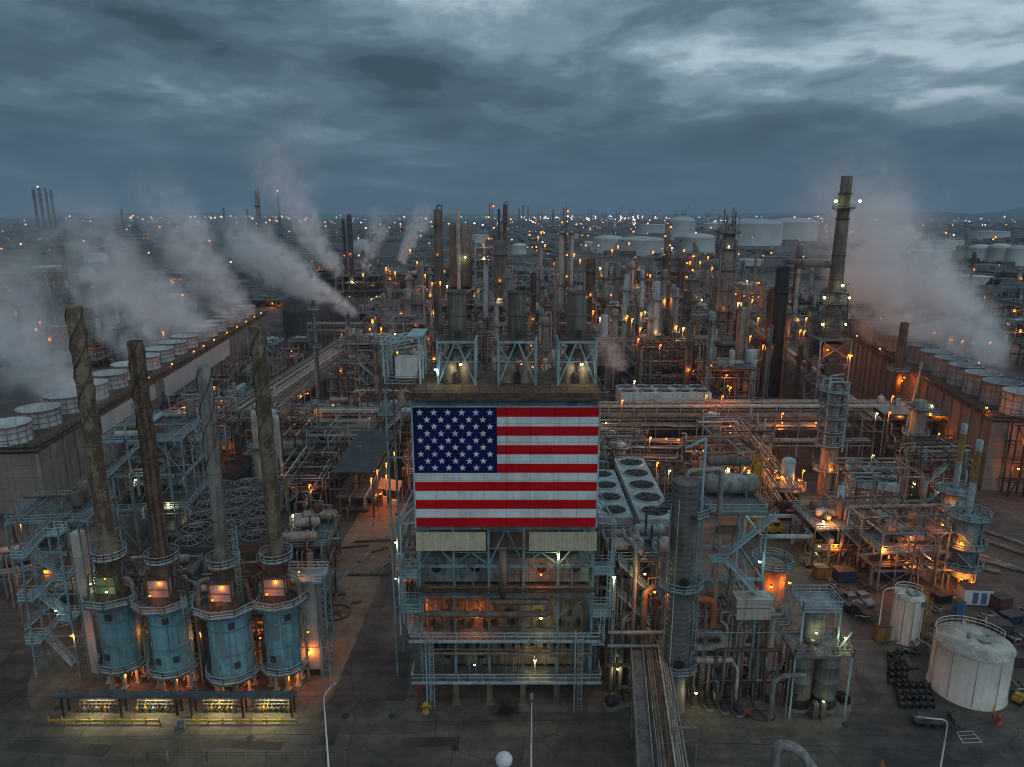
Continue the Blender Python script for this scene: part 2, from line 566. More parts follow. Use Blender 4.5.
# ------------------------------------------------------------------ the setting
def ground_mat(name, cols, scale, rough=0.85, fine=1.0, cracks=0.0, joints=0.0):
    m, n = new_mat(name)
    geo = n('ShaderNodeNewGeometry')
    P = geo.outputs['Position']
    a = n('ShaderNodeTexNoise', Vector=P, Scale=scale, Detail=8.0, Roughness=0.6)
    b = n('ShaderNodeTexNoise', Vector=P, Scale=scale * 9, Detail=5.0, Roughness=0.65)
    mp = n('ShaderNodeMapping', Vector=P)
    mp.inputs['Scale'].default_value = (0.03, 0.5, 1)
    c = n('ShaderNodeTexNoise', Vector=mp.outputs[0], Scale=1.0, Detail=4.0)
    f = n.m('MULTIPLY_ADD', n.m('SUBTRACT', b.outputs[0], 0.5), 0.5, a.outputs[0])
    f = n.m('MULTIPLY_ADD', n.m('SUBTRACT', c.outputs[0], 0.5), 0.35, f)
    k = len(cols)
    colr = n.ramp(f, [(0.34 + 0.32 * i / (k - 1), c_) for i, c_ in enumerate(cols)])
    if cracks:
        v = n('ShaderNodeTexVoronoi', {'feature': 'DISTANCE_TO_EDGE'}, Vector=P, Scale=0.16)
        e = n.ramp(v.outputs[0], [(0.0, 1.0 - cracks), (0.012, 1.0)])
        colr = n.mix(1.0, colr, e, 'MULTIPLY')
    if joints:
        br = n('ShaderNodeTexBrick', {'offset': 0.5}, Vector=P, Scale=1.0, Mortar__Size=0.05, Brick__Width=joints, Row__Height=joints * .8)
        br.inputs['Color1'].default_value = (1, 1, 1, 1)
        br.inputs['Color2'].default_value = (.82, .82, .82, 1)
        br.inputs['Mortar'].default_value = (.5, .5, .5, 1)
        colr = n.mix(1.0, colr, br.outputs['Color'], 'MULTIPLY')
    s = n('ShaderNodeTexNoise', Vector=P, Scale=6.0 * fine, Detail=3.0)
    hv = n('ShaderNodeHueSaturation', Value=n.m('MULTIPLY_ADD', s.outputs[0], 0.7, 0.65), Color=colr)
    bs = n('ShaderNodeBsdfPrincipled', Base__Color=hv.outputs[0], Roughness=n.m('MULTIPLY_ADD', a.outputs[0], -0.25, rough))
    bs.inputs['Specular IOR Level'].default_value = 0.25
    n('ShaderNodeOutputMaterial', Surface=bs.outputs[0])
    return m


M['asphalt'] = ground_mat('asphalt', [(0.042, 0.040, 0.038), (0.068, 0.063, 0.057), (0.10, 0.09, 0.077), (0.15, 0.128, 0.10)], 0.045, cracks=0.5)
M['dirt'] = ground_mat('packed_dirt', [(0.13, 0.086, 0.056), (0.19, 0.13, 0.088), (0.25, 0.18, 0.13)], 0.09)
M['plant'] = ground_mat('dark_plant_ground', [(0.018, 0.017, 0.016), (0.032, 0.029, 0.026), (0.055, 0.047, 0.039)], 0.06)  # mottled ground colour, darker than the asphalt, for the whole plant area
M['yard'] = ground_mat('yard_ground', [(0.042, 0.038, 0.034), (0.075, 0.064, 0.053), (0.115, 0.095, 0.075)], 0.08)
M['apron'] = ground_mat('worn_concrete', [(0.075, 0.067, 0.057), (0.125, 0.108, 0.085), (0.19, 0.165, 0.13)], 0.07, cracks=0.35, joints=5.5)
M['grass'] = ground_mat('rough_grass', [(0.030, 0.034, 0.016), (0.055, 0.055, 0.025), (0.08, 0.072, 0.037)], 0.02)
m, n = new_mat('oil_stain_surface')
geo = n('ShaderNodeNewGeometry')
tg = n('ShaderNodeTexCoord')
gr = n('ShaderNodeVectorMath', {'operation': 'DISTANCE'}, _0=tg.outputs['Generated'], _1=(.5, .5, .5))
no = n('ShaderNodeTexNoise', Vector=geo.outputs['Position'], Scale=.7, Detail=5.0)
al = n.ramp(n.m('MULTIPLY_ADD', no.outputs[0], .5, gr.outputs['Value']), [(.3, .75), (.68, 0.0)], 'EASE')
b1 = n('ShaderNodeBsdfPrincipled', Base__Color=(.012, .012, .013, 1), Roughness=.6)
b2 = n('ShaderNodeBsdfTransparent')
n('ShaderNodeOutputMaterial', Surface=n('ShaderNodeMixShader', _0=al, _1=b2.outputs[0], _2=b1.outputs[0]).outputs[0])
M['oil'] = m
M['patch'] = ground_mat('asphalt_patch', [(0.036, 0.035, 0.033), (0.054, 0.051, 0.047), (0.07, 0.065, 0.058)], 0.2)
M['marking'] = plain('worn_road_paint', (0.42, 0.42, 0.40), 0.8)
M['hill'] = ground_mat('hill_scrub', [(0.035, 0.042, 0.03), (0.06, 0.06, 0.045)], 0.002)
wm, n = new_mat('pond_water')
geo = n('ShaderNodeNewGeometry')
rp = n('ShaderNodeTexNoise', Vector=geo.outputs['Position'], Scale=0.3, Detail=3.0)
bp = n('ShaderNodeBump', Height=rp.outputs[0], Strength=0.12, Distance=0.2)
bs = n('ShaderNodeBsdfPrincipled', Base__Color=(0.02, 0.03, 0.035, 1), Roughness=0.06, Normal=bp.outputs[0])
n('ShaderNodeOutputMaterial', Surface=bs.outputs[0])
M['water'] = wm

g = MB()
g.add([(-14000, -300, 0), (14000, -300, 0), (14000, 24000, 0), (-14000, 24000, 0)], [(0, 1, 2, 3)])
struct(g.build('ground', M['asphalt']))


def sheet(name, pts, z, mat):
    m = MB()
    m.add([(x, y, z) for x, y in pts], [tuple(range(len(pts)))])
    return struct(m.build(name, mat))


def rounded(pts, r, k=5):
    out = []
    for i, p in enumerate(pts):
        p = Vector(p)
        a, b = Vector(pts[i - 1]), Vector(pts[(i + 1) % len(pts)])
        d0, d1 = (a - p), (b - p)
        q = min(r, d0.length * .45, d1.length * .45)
        p0, p1 = p + d0.normalized() * q, p + d1.normalized() * q
        for t in range(k + 1):
            t /= k
            out.append(tuple(p0.lerp(p, t).lerp(p.lerp(p1, t), t)))
    return out


def gp(lst):
    return [G(x, y) for x, y in lst]


sheet('plant_ground', [(-108, 162), (118, 172), (140, 330), (170, 900), (-170, 900), (-135, 400)], 0.006, M['plant'])
# dirt yard between the heaters and the flag structure, the concrete pads, the road
sheet('dirt_yard', gp([(312, 700), (296, 640), (330, 560), (356, 520), (372, 470), (418, 470), (404, 520), (388, 560), (356, 640), (330, 700)]), 0.004, M['dirt'])
sheet('concrete_apron', rounded(gp([(20, 716), (40, 640), (120, 580), (330, 600), (330, 700), (302, 740), (120, 740)]), 9), 0.008, M['apron'])
sheet('equipment_pad', rounded(gp([(640, 738), (640, 560), (790, 540), (850, 610), (856, 700), (838, 738)]), 7), 0.008, M['apron'])
sheet('structure_pad', gp([(405, 712), (412, 640), (600, 640), (618, 712)]), 0.008, M['apron'])
sheet('process_yard', gp([(800, 640), (812, 545), (1000, 535), (1100, 600), (1100, 640), (940, 612), (905, 640)]), 0.004, M['yard'])
sheet('storage_yard', gp([(880, 600), (1090, 600), (1120, 720), (1010, 728), (930, 700)]), 0.008, M['yard'])
rnd = random.Random(5)
cx, cy = G(505, 708)
_o = sheet('oil_stain', [(cx + 3.2 * (0.8 + 0.35 * rnd.random()) * math.cos(2 * PI * i / 22), cy + 3.6 * (0.75 + 0.4 * rnd.random()) * math.sin(2 * PI * i / 22)) for i in range(22)], 0.012, M['oil'])
# patches, seams and covers in the road surface
rr = random.Random(31)
for k, (px, py, w, d) in enumerate(((60, 748, 14, 2.2), (250, 745, 9, 1.6), (398, 690, 3.0, 5), (430, 742, 8, 1.8), (600, 748, 7, 1.4), (880, 742, 10, 2.0), (868, 690, 2.4, 6), (975, 755, 7, 1.6), (330, 735, 2.2, 4), (20, 660, 5, 3))):
    x, y = G(px, py)
    a = rr.uniform(-.08, .08)
    c, s_ = math.cos(a), math.sin(a)
    sheet('road_patch', [(x + u * c - v * s_, y + u * s_ + v * c) for u, v in ((-w / 2, -d / 2), (w / 2, -d / 2), (w / 2, d / 2), (-w / 2, d / 2))], 0.012 + .004 * (k % 2), M['patch'])
mk = MB()
for pa, pb in (((0, 738), (420, 733)), ((640, 741), (1023, 752)), ((345, 767), (372, 640)), ((372, 640), (395, 560)), ((880, 700), (935, 767)), ((640, 752), (760, 767)), ((405, 722), (620, 720)), ((860, 690), (845, 600))):
    a, b = G(*pa), G(*pb)
    mk.bar((*a, 0.018), (*b, 0.018), 0.14, 0.004)
struct(mk.build('road_seam', M['patch']))
for k, (px, py, r_) in enumerate(((345, 716, .5), (392, 716, .42), (846, 725, .5), (250, 738, .45), (58, 708, .45), (905, 748, .42), (455, 748, .4))):
    x, y = G(px, py)
    T = thing('manhole_cover', 'round dark iron manhole cover set in the road surface', 'manhole cover', (x, y, 0), 0, 'manhole covers in the road')
    mb = MB()
    mb.lathe([(r_ + .12, 0.0), (r_ + .12, .024), (r_, .024), (r_, .03), (0, .03)], 18, smooth=False)
    mb.build('cover', M['black'], T)
mk = MB()
q = gp([(957, 732), (972, 731), (982, 742), (963, 743)])
for a, b in zip(q, q[1:] + q[:1]):
    mk.bar((*a, 0.006), (*b, 0.006), 0.16, 0.004)
for t in (0.33, 0.66):
    a = Vector(q[0]).lerp(Vector(q[3]), t)
    b = Vector(q[1]).lerp(Vector(q[2]), t)
    mk.bar((*a, 0.006), (*b, 0.006), 0.12, 0.004)
struct(mk.build('painted_marking', M['marking']))
# the pond and field far behind the steam
sheet('pond', rounded(gp([(118, 326), (136, 284), (198, 280), (196, 322), (160, 330)]), 40), 0.05, M['water'])
sheet('grass_field', gp([(-60, 312), (-50, 272), (24, 268), (36, 308)]), 0.05, M['grass'])
sheet('far_channel', gp([(560, 217.5), (850, 217.0), (850, 217.9), (560, 218.5)]), 0.3, M['water'])

# low hills on the horizon
hm = MB()
rnd = random.Random(11)
for (x0, x1, Y, hh, sd) in ((2300, 9000, 8200, 290, 3), (-9000, 9000, 14500, 95, 8)):
    k = 70
    rows = []
    rr = random.Random(sd)
    ph = [rr.uniform(0, 6) for _ in range(6)]
    for j, (dy, fz) in enumerate(((-700, 0.0), (-200, 0.62), (300, 1.0), (1200, 0.0))):
        row = []
        for i in range(k + 1):
            t = i / k
            e = min(1, t * 1.6) if x0 > 0 else 1
            z = hh * e * (0.62 + 0.16 * math.sin(7 * t + ph[0]) + 0.11 * math.sin(17 * t + ph[1]) + 0.06 * math.sin(41 * t + ph[2] + j))
            row.append((x0 + (x1 - x0) * t, Y + dy, z * fz - (2 if fz == 0 else 0)))
        rows.append(row)
    o = len(hm.v)
    hm.add([v for row in rows for v in row], [(j * (k + 1) + i, j * (k + 1) + i + 1, (j + 1) * (k + 1) + i + 1, (j + 1) * (k + 1) + i) for j in range(3) for i in range(k)], True)
struct(hm.build('hills', M['hill']))

# ------------------------------------------------------------------ the four fired heaters with their stacks
HX = [(-59.8, 96.6, 58.0, 2.75), (-51.5, 95.6, 53.4, 2.85), (-42.0, 94.4, 50.2, 3.05), (-34.8, 96.0, 55.4, 2.6)]
HLAB = ['pale blue fired heater with the tallest twisted stack, beside the stair tower',
        'pale blue fired heater with a rusty twisted stack and an orange lit box',
        'wide blue fired heater with the shortest greyer stack of its row',
        'slim blue fired heater beside the beige duct panel, second tallest stack']


def helix(mb, cx, cy, r, z0, z1, pitch, ph, w=0.30, th=0.10, k=14):
    m = int((z1 - z0) / pitch * k)
    prev = None
    for i in range(m + 1):
        a = ph + 2 * PI * i / k
        z = z0 + (z1 - z0) * i / m
        c, s_ = math.cos(a), math.sin(a)
        q = [(cx + rr * c, cy + rr * s_, z + dz) for rr, dz in ((r - 0.02, 0), (r + w, 0), (r + w, th), (r - 0.02, th))]
        if prev:
            mb.add(prev + q, [(0, 1, 5, 4), (1, 2, 6, 5), (2, 3, 7, 6)])
        prev = q


for i, (hx, hy, top, r) in enumerate(HX):
    rr = random.Random(40 + i)
    H = thing('fired_heater', HLAB[i], 'heater', (hx, hy, 0), 0, 'fired heaters with twisted stacks')
    zb, zt = 3.4, 14.5
    for k in range(8):
        a = 2 * PI * (k + 0.5) / 8
        mb = MB()
        x, y = (r - 0.35) * math.cos(a), (r - 0.35) * math.sin(a)
        mb.box((x, y, 0.15), (0.9, 0.9, 0.3)).box((x, y, 1.95), (0.42, 0.42, 3.3))
        mb.build('leg', M['duct'], H)
    mb = MB()
    prof = [(0, zb - 0.3), (r, zb - 0.3), (r, zb)]
    for q in range(1, 6):
        z = zb + (zt - zb) * q / 6
        prof += [(r, z - 0.1)]
    prof += [(r, zt), (r - 0.1, zt), (0, zt + 0.2)]
    mb.lathe(prof, 32)
    sh = mb.build('shell', M['blue_shell'], H)
    mb = MB()
    for z in (zb + 0.2, zb + 4.0, zb + 7.9, zt - 0.25):
        mb.lathe([(r, z), (r + 0.11, z), (r + 0.11, z + 0.16), (r, z + 0.16)], 32, smooth=False)
    for a in (-1.25, -2.3, -0.2):
        c, s_ = math.cos(a), math.sin(a)
        mb.bar((c * (r + 0.04), s_ * (r + 0.04), zb), (c * (r + 0.04), s_ * (r + 0.04), zt), 0.10)
    mb.build('stiffener_frame', M['blue_steel'], sh)
    for a, z in ((-1.9, zb + 2.2), (-1.0, zb + 2.4), (-1.5 + 0.2 * i, zt - 2.2)):
        c, s_ = math.cos(a), math.sin(a)
        mb = MB()
        mb.box((c * (r + 0.05), s_ * (r + 0.05), z), (0.85, 0.3, 0.95), a + PI / 2)
        mb.build('access_door', M['dark'] if rr.random() < .5 else M['blue_steel'], sh)
    for nm, z, ro, phs in (('lower_platform', zb + 0.05, r + 1.05, (PI, 2 * PI)), ('upper_platform', zt + 0.1, r + (1.9, 2.1, 2.0, 1.8)[i], (.2 * i, .2 * i + 2 * PI))):
        mb = MB()
        mb.ringdeck((0, 0), r - 0.05 if 'low' in nm else 1.0, ro, z, 0.28, 9 if 'up' in nm else 6, phs[0], phs[1])
        pf = mb.build(nm, [M['grating']], H)
        mb = MB()
        k = 9 if 'up' in nm else 6
        pts = [(ro * 0.985 * math.cos(phs[0] + (phs[1] - phs[0]) * q / k), ro * 0.985 * math.sin(phs[0] + (phs[1] - phs[0]) * q / k), z) for q in range(k + (0 if 'up' in nm else 1))]
        mb.rail(pts, 'up' in nm, 1.1, 1.5, 0.075, 0.3)
        mb.build('railing', M['rail_pale'], pf)
        for q in range(6):
            a = phs[0] + (phs[1] - phs[0]) * (q + 0.5) / 6
            mb2 = MB()
            mb2.bar((r * math.cos(a), r * math.sin(a), z - 1.5), ((ro - 0.1) * math.cos(a), (ro - 0.1) * math.sin(a), z - 0.3), 0.12)
            mb2.build('bracket', M['blue_steel'], pf)
    # convection section: cone, box with lit panels, ducts
    mb = MB()
    mb.lathe([(r - 0.15, zt + 0.2), (r - 0.3, zt + 1.0), (1.9, zt + 2.2), (1.75, zt + 6.0), (1.35, zt + 6.6)], 8, smooth=False)
    mb.build('breeching', M['rust'], H)
    mb = MB()
    mb.box((0.1, -1.75, zt + 2.75), (2.9, 1.1, 2.6))
    bx = mb.build('burner_box', M['duct'] if i else M['green'], H)
    mb = MB()
    for q in (-1.5, 1.7):
        mb.bar((q, -2.4, zt), (q, -2.4, zt + 4.4), 0.16)
    mb.bar((-1.5, -2.4, zt + 4.4), (1.7, -2.4, zt + 4.4), 0.22)
    mb.bar((-1.5, -2.4, zt + 4.35), (-1.5, 0, zt + 4.9), 0.16).bar((1.7, -2.4, zt + 4.35), (1.7, 0, zt + 4.9), 0.16)
    mb.bar((-1.5, -2.45, zt + 2.7), (1.7, -2.45, zt + 2.7), 0.1)
    mb.build('support_frame', M['rust'], H)
    for q in range(10):
        mb = MB()
        a = rr.uniform(0.2, PI - 0.2) if q < 5 else rr.choice([-0.25, PI + 0.25])
        z = zt + rr.uniform(0.6, 4)
        mb.pipe([(1.2 * math.cos(a), 1.2 * math.sin(a), z + 0.6), ((r + .5) * math.cos(a), (r + .5) * math.sin(a), z + 0.6), ((r + 0.9) * math.cos(a), (r + 0.9) * math.sin(a), zt + 0.2)], rr.choice([0.18, 0.28, 0.36]), 8)
        mb.build('flue_pipe', M[rr.choice(['rust', 'pipe_brown', 'insul', 'dark'])], H)
    # stack ring platform, stack, helical strakes
    zs = zt + 6.5
    mb = MB()
    mb.ringdeck((0, 0), 1.2, 2.45, zs, 0.25, 14)
    pf = mb.build('stack_platform', M['rust'], H)
    mb = MB()
    mb.rail([(2.38 * math.cos(2 * PI * q / 14), 2.38 * math.sin(2 * PI * q / 14), zs) for q in range(14)], True, 1.15, 1.3, 0.075, 0.3)
    mb.build('railing', M['rail_pale'], pf)
    sr = (1.12, 1.08, 1.0, 1.06)[i]
    mb = MB()
    prof = [(sr * 1.25, zs - 0.3), (sr * 1.2, zs + 0.9), (sr, zs + 2.2)]
    for q in range(1, 7):
        z = zs + 2.2 + (top - zs - 2.2) * q / 6
        rq = sr * (1 - 0.05 * q / 6)
        prof += [(rq, z)] if q < 6 else [(rq, z), (rq - 0.12, z), (rq - 0.12, z - 2.0)]
    mb.lathe(prof, 20)
    st = mb.build('stack', M[('rust_stack', 'rust_stack_dark', 'grey_stack', 'rust_stack')[i]], H)
    for q in (1, 2.6, 4.2):
        mb = MB()
        z = zs + 2.2 + (top - zs - 2.2) * q / 6
        mb.lathe([(sr * .97, z - .12), (sr + .05, z - .12), (sr + .05, z + .12), (sr * .97, z + .12)], 20, smooth=False)
        mb.build('flange', M['rust_stack'], st)
    for q in range(3):
        mb = MB()
        helix(mb, 0, 0, sr * 0.96, top - (17 if i != 2 else 14), top - 0.4, 12.0, q * 2 * PI / 3 + i, 0.15, 0.13)
        mb.build('helical_strake', M['dark'], st)
    if i in (0, 1, 3):
        mb = MB()
        mb.ladder((sr + 0.45, -0.6, zt + 0.2), (sr + 1.0, -0.6, zs + 0.2), (1, 0.2), 0.5, False)
        mb.build('ladder', M['blue_steel'], H)
    lamp(H, (-0.6 if i else 0.9, -3.4, zt + 2.4), 'lamp_orange' if i else 'lamp_green', 40 if i else 16, 0.16)
    lamp(H, (0.4, -2.5, zt + 4.0), 'lamp_orange', 50 if i else 0, 0.12)
    lamp(H, (1.2, -2.0, 2.6), 'lamp_orange', 160, 0.2)
    for q in range(9):
        sx = rr.choice([-1, 1])
        xx, yy = sx * (r + rr.uniform(.4, 1.5)), rr.uniform(-.6, 3.5)
        zz = rr.uniform(4, zt + 3)
        pipe_m = M[rr.choice(['rust', 'pipe_brown', 'dark', 'galv', 'insul', 'blue_steel'])]
        mb = MB()
        mb.pipe([(xx, yy, .2), (xx, yy, zz), (xx - sx * rr.uniform(.6, 2.2), yy + rr.uniform(.5, 2), zz)], rr.choice([.1, .15, .2, .3]), 7)
        mb.build('riser_pipe', pipe_m, H)
    lamp(H, (r + 1.15, 0.3, zb + 5), 'lamp_orange', 140 if i in (0, 1) else 0, 0.15)

# walkways that join the heaters' upper platforms
for a, b, lab in ((0, 1, 'narrow walkway bridging the two heaters nearest the stair tower'), (1, 2, 'narrow walkway bridging the two middle heaters'), (2, 3, 'narrow walkway bridging the two heaters nearest the beige duct')):
    xa, xb = HX[a][0] + HX[a][3] + 1.2, HX[b][0] - HX[b][3] - 1.2
    yy = (HX[a][1] + HX[b][1]) / 2 + 0.6
    T = thing('walkway', lab, 'walkway', ((xa + xb) / 2, yy, 14.5), 0, 'walkways between the heaters')
    L = xb - xa + 0.6
    mb = MB()
    mb.box((0, 0, 0.2), (L, 1.2, 0.16))
    mb.build('deck', M['grating'], T)
    for q in (-0.6, 0.6):
        mb = MB()
        mb.rail([(-L / 2, q, 0.28), (L / 2, q, 0.28)], w=0.07)
        mb.build('railing', M['blue_pale'], T)

# tall caged ladders between the heaters
for x, y, z1, lab in ((-47.4, 92.6, 17.0, 'tall blue caged ladder rising between the middle heaters'), (-39.6, 93.6, 27.5, 'tall pale ladder above the walkway of the slim heater')):
    T = thing('caged_ladder', lab, 'ladder', (x, y, 0))
    z0 = 0.0 if z1 < 20 else 14.8
    mb = MB()
    mb.ladder((0, 0, z0), (0, 0, z1), (0, -1), 0.6)
    mb.build('ladder_frame', M['blue_pale'], T)

# beige duct panel with lattice edge
T = thing('beige_duct', 'tall beige duct with a blue lattice edge beside the slim heater', 'duct', (-31.4, 98.6, 0))
mb = MB()
mb.box((0, 0, 8.8), (3.3, 3.0, 15.0))
mb.build('duct_body', M['duct'], T)
mb = MB()
for y in (-1.5, 1.5):
    for x in (1.95, 3.1):
        mb.bar((x, y, 0), (x, y, 17.4), 0.2)
    for q in range(8):
        z = 1.2 + q * 2
        s_ = 1 if q % 2 else -1
        mb.bar((1.95, y, z), (3.1, y, z), 0.1).bar((2.52 - 0.57 * s_, y, z), (2.52 + 0.57 * s_, y, z + 2), 0.09)
mb.build('lattice_frame', M['blue_steel'], T)
mb = MB()
mb.box((-0.2, 0, 16.5), (6.6, 4.4, 0.3))
pf = mb.build('platform', M['blue_steel'], T)
mb = MB()
mb.rail([(-3.4, -2.1, 16.65), (3.0, -2.1, 16.65), (3.0, 2.1, 16.65), (-3.4, 2.1, 16.65)], True, w=0.08)
mb.build('railing', M['rail_pale'], pf)
mb = MB()
for q in (-1.7, 1.7):
    mb.box((q, 0, 0.7), (0.4, 2.6, 1.4))
mb.build('base_support_frame', M['concrete'], T)
mb = MB()
mb.box((0, -1.56, 3.4), (3.5, 0.1, 3.6))
mb.build('access_panel', M['duct'], T)
lamp(T, (0.2, -2.2, 5.0), 'lamp_orange', 260, 0.22)
lamp(T, (-0.5, -1.8, 18.2), 'lamp_orange', 200, 0.14)

# ------------------------------------------------------------------ blue stair tower
T = thing('stair_tower', 'blue steel stair tower zigzagging up beside the tall grey slab column', 'stair tower', (-66.6, 98.2, 0))
zs_ = [1.0, 5.9, 9.8, 13.2, 16.6, 20.3, 24.0]
LX, RX = -7.3, -1.6
for k, z in enumerate(zs_):
    left = k % 2 == 1
    cx = LX if left else RX
    if k:
        mb = MB()
        mb.box((cx, 0, z - 0.12), (2.3, 2.6, 0.28))
        ld = mb.build('landing', M['blue_steel'], T)
        mb = MB()
        pts = [(cx + (1.1 if left else -1.1), -1.25, z), (cx + (-1.1 if left else 1.1), -1.25, z), (cx + (-1.1 if left else 1.1), 1.25, z), (cx + (1.1 if left else -1.1), 1.25, z)]
        mb.rail(pts, False, 1.1, 1.1, 0.075, 0.2)
        mb.build('railing', M['rail_pale'], ld)
    if k < len(zs_) - 1:
        mb = MB()
        y = -0.65 if left else 0.65
        if left:
            mb.stairs((LX + 1.1, y, z), (RX - 1.1, y, zs_[k + 1]), 1.0)
        else:
            mb.stairs((RX - 1.1, y, z), (LX + 1.1, y, zs_[k + 1]), 1.0)
        mb.build('stair_flight', M['blue_pale'], T)
mb = MB()
for x in (LX - 0.2, RX + 1.0):
    for y in (-1.3, 1.3):
        if x < -5:
            mb.bar((x, y, 0), (x + 0.9, y, 20.3), 0.24)
        else:
            mb.bar((x, y, 0), (x, y, 24), 0.24)
for k in range(1, 6):
    z = zs_[k] - 0.3
    mb.bar((LX, 1.3, z), (RX + 1, 1.3, z), 0.16).bar((LX, -1.3, z - 2), (RX + 1, -1.3, z), 0.1)
mb.build('tower_frame', M['blue_steel'], T)
lamp(T, (-0.8, -1.6, 7.6), 'lamp_orange', 200, 0.18)
lamp(T, (-2.8, -1.3, 11.6), 'lamp_white', 60, 0.14)
T = thing('slab_column', 'tall flat grey slab column standing against the stair tower', 'column', (-65.4, 98.6, 0))
mb = MB()
mb.box((0, 0, 11.9), (1.5, 1.4, 23.8))
mb.build('slab', M['duct'], T)
mb = MB()
for x in (-.82, .82):
    mb.bar((x, -0.8, 0), (x, -0.8, 25.0), 0.18)
mb.build('edge_frame', M['blue_steel'], T)
lamp(T, (1.6, -1.2, 15.8), 'lamp_green', 60, 0.15)

# ------------------------------------------------------------------ lit burner manifolds along the road, under a thin roof
x0, x1 = G(66, 712)[0], G(297, 712)[0]
yS = 87.8
T = thing('pump_shelter', 'long low open shelter with a thin blue roof along the road', 'shelter', ((x0 + x1) / 2, yS, 0))
L = x1 - x0
mb = MB()
mb.box((0, 0.55, 3.55), (L + 0.8, 1.0, 0.16)).box((0, 0.03, 3.40), (L + 0.8, 0.14, 0.34))
mb.build('roof', M['stiffener'], T)
SB = [-L * 0.36, -L * 0.115, L * 0.17, L * 0.395]
for q in [-L / 2 + 0.4, -L * 0.24, -L * 0.0, L * 0.06, L * 0.28, L / 2 - 0.4]:
    for y in (0.15, 1.5):
        mb = MB()
        mb.bar((q, y, 0), (q, y, 3.45), 0.22)
        mb.build('post', M['black'], T)
MLAB = ['valve manifold under a strip lamp, end bay nearest the stair tower', 'valve manifold under a strip lamp, in front of the rusty stacked heater',
        'valve manifold under a strip lamp, below the widest heater', 'valve manifold under a strip lamp, end bay nearest the beige duct']
for k, q in enumerate(SB):
    rr = random.Random(k)
    mb = MB()
    mb.box((q, 0.45, 3.02), (2.3, 0.14, 0.1))
    o = mb.build('strip_lamp', M['lamp_warm'], T)
    d = bpy.data.lights.new('strip_lamp_light', 'AREA')
    d.shape = 'RECTANGLE'
    d.size, d.size_y, d.energy, d.color = 2.4, 0.2, 230, (1.0, 0.88, 0.50)
    l = bpy.data.objects.new('strip_lamp_light', d)
    C.objects.link(l)
    l.location = (q, 0.40, 2.94)
    l.rotation_euler = (R(-12), 0, 0)
    l.parent = o
    V = thing('valve_manifold', MLAB[k], 'manifold', ((x0 + x1) / 2 + q, yS + 1.15, 0), 0, 'lit valve manifolds')
    mb = MB()
    mb.box((0, 0.9, 1.35), (5.4, 0.12, 2.5))
    mb.build('back_panel', M['pipe_brown'], V)
    for z in (0.5, 1.1, 1.7, 2.2):
        mb = MB()
        mb.pipe([(-2.6, 0.2 + 0.2 * (z > 1), z), (2.6, 0.2 + 0.2 * (z > 1), z)], 0.11, 6)
        mb.build('header_pipe', M[rr.choice(['insul', 'pipe_brown', 'galv'])], V)
    for u in range(9):
        x = -2.4 + u * 0.6
        mb = MB()
        mb.pipe([(x, -0.1, 0), (x, -0.1, 0.9 + 0.9 * rr.random()), (x, 0.5, 1.0 + 0.9 * rr.random()), (x, 0.5, 2.4)], 0.07, 5)
        mb.lathe([(0.0, 0), (0.22, 0), (0.22, 0.05), (0, 0.05)], 8, (x, -0.1, 0.95)).box((x, -0.1, 0.75), (0.26, 0.26, 0.3))
        mb.build('valve_riser', M[rr.choice(['dark', 'galv', 'rust', 'yellow', 'dark'])], V)
for xa, xb, lab in ((x0 - 1, x0 + L * 0.44, 'long yellow guard rail before the manifolds nearest the stair tower'), (x0 + L * 0.52, x1 + 0.6, 'long yellow guard rail before the manifolds nearest the beige duct')):
    T = thing('guard_rail', lab, 'guard rail', ((xa + xb) / 2, 86.6, 0), 0, 'yellow guard rails')
    mb = MB()
    mb.bar(((xa - xb) / 2, 0, 0.5), ((xb - xa) / 2, 0, 0.5), 0.14, 0.3)
    mb.build('rail', M['yellow'], T)
    k = int((xb - xa) / 1.9)
    for q in range(k + 1):
        mb = MB()
        mb.tube(((xa - xb) / 2 + q * (xb - xa) / k, 0.16, 0), ((xa - xb) / 2 + q * (xb - xa) / k, 0.16, 1.05), 0.1, k=8)
        mb.build('post', M['yellow'], T)
T = thing('waste_bin', 'square grey waste bin on the road before the guard rails', 'bin', (*G(181, 730), 0), 0.2)
mb = MB()
mb.add([(-.5, -.5, 0), (.5, -.5, 0), (.5, .5, 0), (-.5, .5, 0), (-.62, -.62, 1.25), (.62, -.62, 1.25), (.62, .62, 1.25), (-.62, .62, 1.25), (-.5, -.5, 1.25), (.5, -.5, 1.25), (.5, .5, 1.25), (-.5, .5, 1.25), (-.4, -.4, .2), (.4, -.4, .2), (.4, .4, .2), (-.4, .4, .2)],
       [(3, 2, 1, 0)] + [(i, (i + 1) % 4, 4 + (i + 1) % 4, 4 + i) for i in range(4)] + [(4 + i, 4 + (i + 1) % 4, 8 + (i + 1) % 4, 8 + i) for i in range(4)] + [(8 + i, 8 + (i + 1) % 4, 12 + (i + 1) % 4, 12 + i) for i in range(4)] + [(12, 13, 14, 15)])
mb.build('bin_body', M['galv'], T)
mb = MB()
mb.rail([(-.58, -.58, 0.2), (.58, -.58, 0.2)], h=0.5, w=0.05, toe=0)
mb.build('handle', M['dark'], T)

